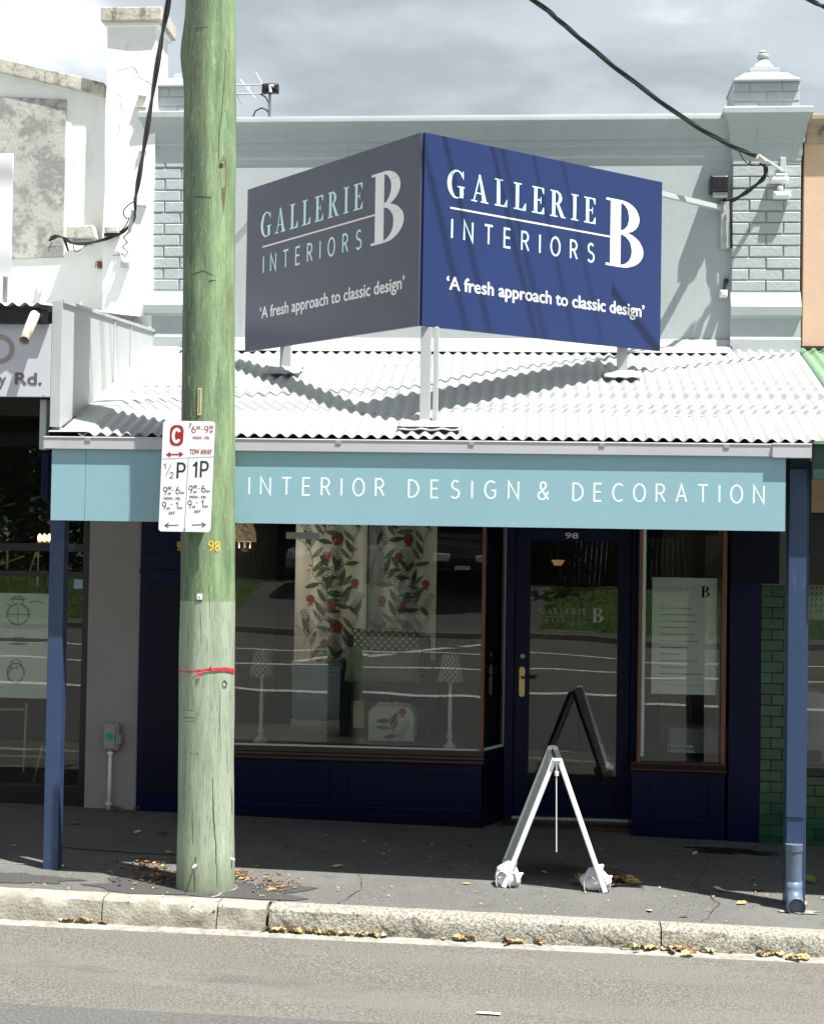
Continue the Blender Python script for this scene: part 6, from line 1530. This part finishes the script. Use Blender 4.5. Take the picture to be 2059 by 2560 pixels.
# two candlestick lamps with checked shades
chk = bpy.data.materials.new('checked_shade'); chk.use_nodes = True; n_ = chk.node_tree.nodes; l_ = chk.node_tree.links; b_ = n_['Principled BSDF']; b_.inputs['Roughness'].default_value = .9
tc_ = n_.new('ShaderNodeUVMap'); ck = n_.new('ShaderNodeTexChecker'); ck.inputs['Scale'].default_value = 1; ck.inputs['Color1'].default_value = (.12,.15,.19,1); ck.inputs['Color2'].default_value = (.52,.49,.38,1)
ob = n_.new('ShaderNodeTexCoord'); l_.new(tc_.outputs[0], ck.inputs['Vector']); l_.new(ck.outputs[0], b_.inputs['Base Color'])
def uvcone(mb, name, m, par, nseg, nrow, nu, nv):
    o = mb.build(name, m, par, fix=False, smooth=True); me = o.data; uv = me.uv_layers.new(name='UVMap')
    for p in me.polygons:
        i = p.index // nseg; j = p.index % nseg
        for li, vi in zip(p.loop_indices, p.vertices):
            r = vi//nseg; c = vi % nseg
            if j == nseg-1 and c == 0: c = nseg
            uv.data[li].uv = (c/nseg*nu, r/nrow*nv)
    return o
def shade(par, c, r0, r1, z0, z1, m, nu=26, nv=9):
    mb = MB(); ns, nr = 32, 6
    for i in range(nr+1):
        for j in range(ns): a = 2*pi*j/ns; r = r0+(r1-r0)*i/nr; mb.v.append((c[0]+r*cos(a), c[1]+r*sin(a), z0+(z1-z0)*i/nr))
    for i in range(nr):
        for j in range(ns): a = i*ns+j; b = i*ns+(j+1) % ns; mb.f.append((a, b, b+ns, a+ns)); mb.m.append(0)
    return uvcone(mb, 'lamp_shade', m, par, ns, nr, nu, nv)
YL = 11.50
cl_ = zc4(178, 1372, YL); lamp = thing('table_lamp', 'white turned candlestick lamp with checked shade, left of the fabric', 'table lamp', (cl_.x, YL, ZP), 'pair of white table lamps in the shop window')
zt_ = zc4(178, 800, YL).z; zb_ = zc4(178, 965, YL).z; z_ = ZP
MB().lathe([(.058,0),(.060,.008),(.05,.02),(.036,.035),(.022,.05),(.016,.065),(.026,.08),(.028,.095),(.018,.115),(.014,.13),(.020,.14),(.014,.15),(.015,.22),(.018,.30),(.013,.345),(.018,.355),(.012,.365),(.012,.40),(.010,zb_-ZP+.02)], (cl_.x, YL, ZP), 20).build('lamp_base', M_['plastic'], lamp, smooth=True)
shade(lamp, (cl_.x, YL), .098, .060, zb_, zt_, chk)
MB().lathe([(.02,-.03),(.018,0)], (cl_.x, YL, zb_+.01), 12).build('lamp_socket', M_['plastic'], lamp)
q = zc4(1345, 1400, YL+.05)
dup(lamp, (q.x-cl_.x, .05, -.012), 'white turned candlestick lamp with checked shade, right of the fabric')
YN = 12.1; a = zc4(80, 85, YN)
lp = thing('hanging_lamp', 'orange patterned drum shade high at the left of the shop window', 'hanging lamp', (a.x, YN, a.z))
ork = mat('orange_patterned_shade', (.42,.22,.06), .9, .1, 40, col2=(.55,.48,.34), thr=(.45,.5)); mb = MB()
ork.node_tree.nodes['Principled BSDF'].inputs['Emission Strength'].default_value = .12; ork.node_tree.links.new(ork.node_tree.nodes['Principled BSDF'].inputs['Base Color'].links[0].from_socket, ork.node_tree.nodes['Principled BSDF'].inputs['Emission Color'])
ld = bpy.data.lights.new('hanging_lamp_bulb', 'POINT'); ld.energy = 4; ld.color = (1, .86, .70); ld.shadow_soft_size = .04; lo = bpy.data.objects.new('hanging_lamp_bulb', ld); COL.objects.link(lo); lo.location = (a.x, YN, a.z-.12)
z0_, z1_2 = zc4(80, 135, YN).z, zc4(80, 20, YN).z
mb.lathe([(.095, z0_), (.088, (z0_+z1_2)/2), (.065, z1_2)], (a.x, YN, 0), 24); mb.build('lamp_shade', ork, lp, auto=50)
MB().tube([(a.x, YN, z1_2), (a.x, YN, 2.98)], .004, 6).build('cord', M_['black'], lp)
for dx in (-.05, 0, .05): MB().tube([(a.x+dx, YN, z0_), (a.x+dx, YN, z0_-.05)], .009, 6).build('candle_tube', M_['timberd'], lp)
# taped paper notice strip inside the top of the glass
a, b = zc4(335, 75, 11.3), zc4(540, 120, 11.3); tp = MB().box(a.x, b.x, 11.3, 11.303, b.z, a.z).build('paper_strip', M_['plastic']); tag(tp, 'torn white paper strip hanging at the top of the main window', 'paper')
# little ceiling lamp seen through the door
a = aY(1394, 1402, 13); dlp = thing('ceiling_lamp', 'small orange ceiling lamp deep inside the shop behind the door', 'ceiling lamp', (a.x, 13, a.z)); MB().lathe([(.03,-.04),(.055,.0),(.055,.008)], (a.x, 13, a.z), 16).build('lamp_shade', emis('warm_lamp', (1,.5,.2), .10), dlp); MB().tube([(a.x, 13, a.z), (a.x, 13, 2.98)], .004, 6).build('cord', M_['black'], dlp)
# a dressed interior: sideboard and panel deeper in the room
sb = thing('sideboard', 'dark timber sideboard deep inside the shop', 'sideboard', (-1.0, 14.5, .06)); MB().box(-2.2, -.2, 14.3, 14.8, .2, .95).build('main_body', M_['timberd'], sb, bevel=.01)
for x in (-2.1, -.3): MB().box(x-.03, x+.03, 14.35, 14.41, .06, .2).build('leg', M_['timberd'], sb); MB().box(x-.03, x+.03, 14.68, 14.74, .06, .2).build('leg', M_['timberd'], sb)

# ---- right window: poster, box, decal
YPp = FY+.12; a, b = aY(1630, 1443, YPp), aY(1788, 1738, YPp)
po = thing('poster', 'white services poster with a navy B in the right shop window', 'poster', ((a.x+b.x)/2, YPp, b.z))
MB().box(a.x, b.x, YPp, YPp+.003, b.z, a.z).build('sheet', mat('poster_paper', (.85,.86,.86), .7, .02, 3), po)
zc6 = lambda u, v: aY(1550+u*.37099, 1300+v*.37099, YPp)
pn = Pl((0, YPp, 0), (1,0,0), (0,-1,0), .001); mb = MB(); q0, q1 = zc6(541, 521), zc6(606, 447)
serif(mb, pn, 'B', q0.x, q1.x, q0.z, q1.z-q0.z, sx=1.05); mb.build('monogram', M_['navyd'], po, fix=False)
mb = MB(); rr = random.Random(2)
for (u0, u1, v) in ((265,476,592),(265,508,636),(265,522,681),(265,448,722),(265,503,768),(265,520,814),(265,457,857),(265,400,901),(265,520,946),(265,432,990),(265,548,1035),(278,572,1108)):
    x = zc6(u0, v).x; x1_ = zc6(u1, v+2).x; zz_ = zc6(u0, v).z
    while x < x1_: L_ = rr.uniform(.008,.03); ribbon(mb, pn, [(x, zz_), (min(x+L_, x1_), zz_)], .0052 if v < 1100 else .002); x += L_+rr.uniform(.002,.006)
stuff(mb.build('small_print', M_['ink'], po, fix=False))
mb = MB(); q0, q1 = zc6(268, 470), zc6(515, 430); serif(mb, pn, 'GALLERIE', q0.x, q1.x, q0.z, .022); mb.build('faint_heading', mat('faint_grey_print', (.40,.41,.41), .7), po, fix=False)
YB = 11.45; a, b = zc6(335,1400), zc6(668,1575)
a = aY(1550+335*.371, 1300+1400*.371, YB); b = aY(1550+690*.371, 1300+1578*.371, YB)
bx_ = thing('storage_box', 'grey lidded box on the sill of the right shop window', 'box', ((a.x+b.x)/2, YB, b.z)); gb = mat('grey_card', (.34,.36,.37), .8, .06, 9)
MB().box(a.x, b.x, YB, YB+.25, b.z, a.z-.03).build('body', gb, bx_, bevel=.003); MB().box(a.x-.012, b.x+.01, YB-.012, YB+.262, a.z-.03, a.z).build('lid', gb, bx_, bevel=.003)
pn = Pl((0, FY+.034, 0), (1,0,0), (0,-1,0), .002); mb = MB(); q = lambda u, v: aY(1550+u*.371, 1300+v*.371, FY+.03)
text(mb, pn, 'MONTAUK', q(318,1530).x, q(497,1530).x, q(318,1531).z, .020, bold=.0005); text(mb, pn, 'LIGHTING', q(318,1562).x, q(497,1562).x, q(318,1563).z, .020, bold=.0005); mb.build('decal', M_['frost'], wr, fix=False)
a, b = aY(1550+575*.371, 1300+105*.371, 11.9), aY(1550+700*.371, 1300+385*.371, 11.9); o = MB().box(a.x, b.x, 11.9, 11.93, b.z, a.z).build('picture_canvas', mat('pale_canvas', (.42,.41,.37), .9)); tag(o, 'blank pale canvas standing behind the top right of the right window', 'canvas')
a, b = aY(1550+200*.371, 1300+300*.371, 12.3), aY(1550+640*.371, 1300+1500*.371, 12.3); o = MB().box(a.x+.1, b.x, 12.3, 12.33, zv-.02, 2.3).build('folding_screen', mat('taupe_screen', (.22,.20,.17), .9, .1, 3)); tag(o, 'taupe screen panel standing behind the poster in the right window', 'screen')

# ================================================================== OVERHEAD STREET WIRES (they throw the fine lines across the roof)
for i, (y_, z_, r_) in enumerate(((8.75, 7.35, .009), (8.97, 7.35, .006), (8.45, 7.6, .010), (9.1, 7.5, .005), (8.2, 8.2, .011), (8.62, 8.2, .008))):
    t = MB(); pts = [(x, y_, z_+.00045*(x+1.9)**2) for x in lin(-24, 20, 30)]
    t.tube(pts, r_, 6); o = t.build('overhead_wire', M_['rubber'], smooth=True)
    tag(o, '%s street wire strung along the kerb above the verandahs' % ('first lower', 'second lower', 'outer thick', 'innermost thin', 'topmost outer', 'topmost inner')[i], 'wire', 'overhead street wires')
ca = thing('pole_crossarm', 'timber crossarm with insulators near the top of the power pole', 'crossarm', (-1.87, 8.6, 7.2))
MB().box(-1.93, -1.83, 8.1, 9.25, 7.22, 7.33).build('arm', M_['timberd'], ca, bevel=.005)

# ================================================================== OPPOSITE SIDE OF THE STREET (seen only in the shop glass)
sheet('opposite_kerb', M_['kerb'], XS, [-13.36, -13.2, -13.16, -13.15], lambda x, y: rz(x, -13.1)+(.13 if y < -13.17 else .0 if y > -13.155 else .13))
sheet('opposite_path', M_['pave'], XS, [-15.0, -13.36], lambda x, y: rz(x, -13.1)+.132)
grass_m = mat('verge_grass', (.06,.11,.02), .95, .4, 3, .8, 60)
def bankz(x, y): t = min(1, max(0, (-15.0-y)/3.2)); return rz(x, -13.1)+.12+(t*t*(3-2*t))*1.0+.06*sin(x*.8)*t+.03*noise.noise(Vector((x, y, 0)))
for x0_, x1_, nm_, m_2 in ((-40, -9.6, 'grass_bank', grass_m), (-9.6, -2.9, 'driveway', M_['pave']), (-2.9, -.7, 'grass_bank', grass_m), (-.7, 3.6, 'driveway', M_['pave']), (3.6, 40, 'grass_bank', grass_m)):
    sheet(nm_, m_2, lin(x0_, x1_, 16), lin(-24, -15.0, 18), bankz)
sheet('far_yard', mat('far_yard_soil', (.10,.095,.085), .95, .2, 2), XS, lin(-60, -24, 4), lambda x, y: bankz(x, -24))
gb_ = MB(); rr = random.Random(6)
for i in range(16000):
    x, y = rr.uniform(-16, 16), rr.uniform(-18.6, -14.95)
    if -9.7 < x < -2.8 or -.8 < x < 3.7: continue
    z = bankz(x, y); h_ = rr.uniform(.05,.13); a = rr.uniform(0, 6.28); dx, dy = cos(a)*.012, sin(a)*.012
    gb_.v += [(x-dx, y-dy, z), (x+dx, y+dy, z), (x+rr.uniform(-.04,.04), y+rr.uniform(-.04,.04), z+h_)]; k = len(gb_.v); gb_.f.append((k-3, k-2, k-1)); gb_.m.append(0)
o = gb_.build('verge_grass', grass_m, fix=False); o['kind'] = 'stuff'; tag(o, 'rough grass growing on the bank across the street', 'grass')
FZ = bankz(0, -22)
fe = thing('paling_fence', 'dark timber paling fence across the street', 'fence', (0, -22, FZ)); dkt = mat('weathered_paling', (.055,.045,.035), .9, .3, 4)
pal = MB().box(-.07, .07, -22.012, -21.988, FZ-.1, FZ+1.9).mesh('paling', dkt)
for i in range(150): o = bpy.data.objects.new('paling', pal); COL.objects.link(o); link_to(o, fe); o.location = (-12+i*.152, .0, rr.uniform(-.02,.02))
for z in (.4, 1.5): MB().box(-12, 11, -22.07, -22.02, FZ+z, FZ+z+.08).build('rail', dkt, fe)
fol = mat('dark_foliage', (.030,.055,.018), .8, .45, 1.5); fol2 = mat('olive_foliage', (.05,.075,.022), .8, .4, 1.5); bark = mat('grey_bark', (.10,.085,.07), .9, .3, 8, .5, 20)
def crown(par, c, R, H, n_, m, seed, name='crown', lf=.28):
    r2 = random.Random(seed); mb = MB()
    blobs = [(Vector((c[0]+r2.gauss(0,R*.45), c[1]+r2.gauss(0,R*.45), c[2]+r2.uniform(-.5,.5)*H)), r2.uniform(.3,.55)*R) for _ in range(14)]
    for i in range(n_):
        b, br = r2.choice(blobs); d = Vector((r2.gauss(0,1), r2.gauss(0,1), r2.gauss(0,1))).normalized()*br*r2.uniform(.55,1.05); p = b+d
        u = Vector((r2.gauss(0,1), r2.gauss(0,1), r2.gauss(0,.6))).normalized()*lf*r2.uniform(.5,1.1); v = u.cross(Vector((r2.gauss(0,1), r2.gauss(0,1), r2.gauss(0,1)))).normalized()*lf*.45
        mb.v += [tuple(p-u), tuple(p+v*.8), tuple(p+u), tuple(p-v*.8)]; k = len(mb.v); mb.f.append((k-4, k-3, k-2, k-1)); mb.m.append(0)
    return mb.build(name, m, par, fix=False)
trees = [(-17, -25, 9.5, 'broad dark tree at the far left across the street'), (-11, -24.5, 10.5, 'tall dark tree behind the parked silver car'), (-6, -25.5, 9.5, 'dense tree between the two parked vehicles across the street'), (-1.5, -24.5, 10.5, 'dark tree directly across from the shop door'), (3.5, -25.5, 9.8, 'olive tree right of the shop door across the street'), (8.5, -24.5, 10.5, 'tall leafy tree across from the green tiles'), (14, -25.5, 9.5, 'broad tree across from the peach building'), (20, -25, 10, 'last tree at the far right across the street')]
for i, (x, y, h_, lb) in enumerate(trees):
    t = thing('street_tree', lb, 'tree', (x, y, FZ), 'trees across the street')
    mb = MB(); mb.tube([(x,y,FZ-.1),(x+.1,y,FZ+2),(x-.1,y+.1,FZ+h_*.6)], [.28,.2,.1], 10)
    for k in range(4): a = k*1.6+i; mb.tube([(x,y,FZ+2.2+k*.4),(x+cos(a)*1.2,y+sin(a)*1.0,FZ+3.8+k*.6),(x+cos(a)*2.0,y+sin(a)*1.6,FZ+5+k*.6)], [.11,.07,.03], 6)
    mb.build('trunk', bark, t, smooth=True)
    crown(t, (x, y, FZ+h_*.56), 3.4, h_*.62, 5200, (fol, fol2)[i % 2], 100+i)
for i, x in enumerate(lin(-20, 20, 10)):
    t = thing('hedge_shrub', 'dense dark shrub, %s along the far fence across the street' % ('first','second','third','fourth','fifth','sixth','seventh','eighth','ninth','tenth','eleventh')[i], 'shrub', (x, -23, FZ), 'shrubs along the far fence'); crown(t, (x, -22.9, FZ+1.6), 2.3, 2.4, 2200, fol, 300+i, 'foliage', .2)
# parked vehicles
def car(label, x, y, z, rot, col, van=False):
    t = thing('parked_car', label, 'car', (x, y, z)); t.rotation_euler = (0, 0, rot); L, Wd, H = (4.7, 1.95, 2.0) if van else (4.6, 1.85, 1.62)
    def B(mb, name, m, smooth=False, **k):
        me = mb.mesh(name, m); o = bpy.data.objects.new(name, me); COL.objects.link(o); o.parent = t
        if k.get('bev'): q = o.modifiers.new('bevel', 'BEVEL'); q.width = k['bev']; q.segments = 3; q.limit_method = 'ANGLE'
        return o
    paint = mat('car_paint', col, .22, .02, 1, coat=.8); gl_ = mat('car_glass', (.01,.012,.015), .05, .1, 1)
    # length along local y (front at -y), profile in (y, z)
    hood = .95 if not van else 1.15
    body = [(-L/2,.35),(-L/2,.62),(-L/2+.12,hood-.12),(-L/2+.9,hood),(L/2-.15,hood+.05),(L/2,hood-.1),(L/2,.35),(L/2-.55,.30),(-L/2+.55,.30)]
    mb = MB(); mb.extrude_x(body, -Wd/2, Wd/2); B(mb, 'body', paint, bev=.08)
    cab0, cab1 = (-L/2+.95, L/2-.1)
    n_ = [(cab0, hood), (cab0+.75, H-.03), (cab1-.45, H), (cab1, hood)]; mb = MB()
    vs = []; 
    for (yy, zz) in n_:
        k = Wd/2-.04-(.16 if zz > hood+.1 else 0); vs += [(-k, yy, zz), (k, yy, zz)]
    mb.add(vs, [(0,1,3,2),(2,3,5,4),(4,5,7,6),(0,2,4,6),(1,7,5,3),(0,6,7,1)]); B(mb, 'cabin_glass', gl_, bev=.05)
    mb = MB(); k = Wd/2-.2; mb.box(-k, k, cab0+.75, cab1-.45, H-.04, H+.02); B(mb, 'roof', paint, bev=.03)
    for sx in (-1, 1):
        for yy in (-L/2+.85, L/2-.85):
            w_ = B(MB().tube([(sx*(Wd/2-.20), yy, .33), (sx*(Wd/2+.01), yy, .33)], .33, 22), 'wheel', M_['black'])
            r_ = bpy.data.objects.new('rim', MB().tube([(sx*(Wd/2), yy, .33), (sx*(Wd/2+.02), yy, .33)], .20, 16).mesh('rim', M_['steel'])); COL.objects.link(r_); r_.parent = w_
        mb = MB(); mb.box(sx*(Wd/2-.42)-.20, sx*(Wd/2-.42)+.20, -L/2-.015, -L/2+.10, .60, .78); B(mb, 'headlight', mat('headlight_lens', (.75,.77,.8), .1, .02), bev=.03)
        mb = MB(); mb.box(sx*(Wd/2+.02)-.08, sx*(Wd/2+.02)+.08, cab0+.25, cab0+.35, hood+.02, hood+.16); B(mb, 'mirror', paint, bev=.02)
    mb = MB(); mb.box(-.42, .42, -L/2-.012, -L/2+.05, .48, .70); B(mb, 'grille', M_['black'], bev=.01)
    mb = MB(); mb.box(-.22, .22, -L/2-.03, -L/2-.01, .40, .50); B(mb, 'number_plate', M_['signface'])
    return t
car('silver grey wagon parked on the rise across the street, left', -7.6, -19.2, bankz(-7.6,-19.2)+.02, pi+.12, (.22,.24,.27))
car('dark van parked on the rise across the street, nearer the shop door', -4.6, -18.8, bankz(-4.6,-18.8)+.02, pi-.1, (.012,.013,.015), True)
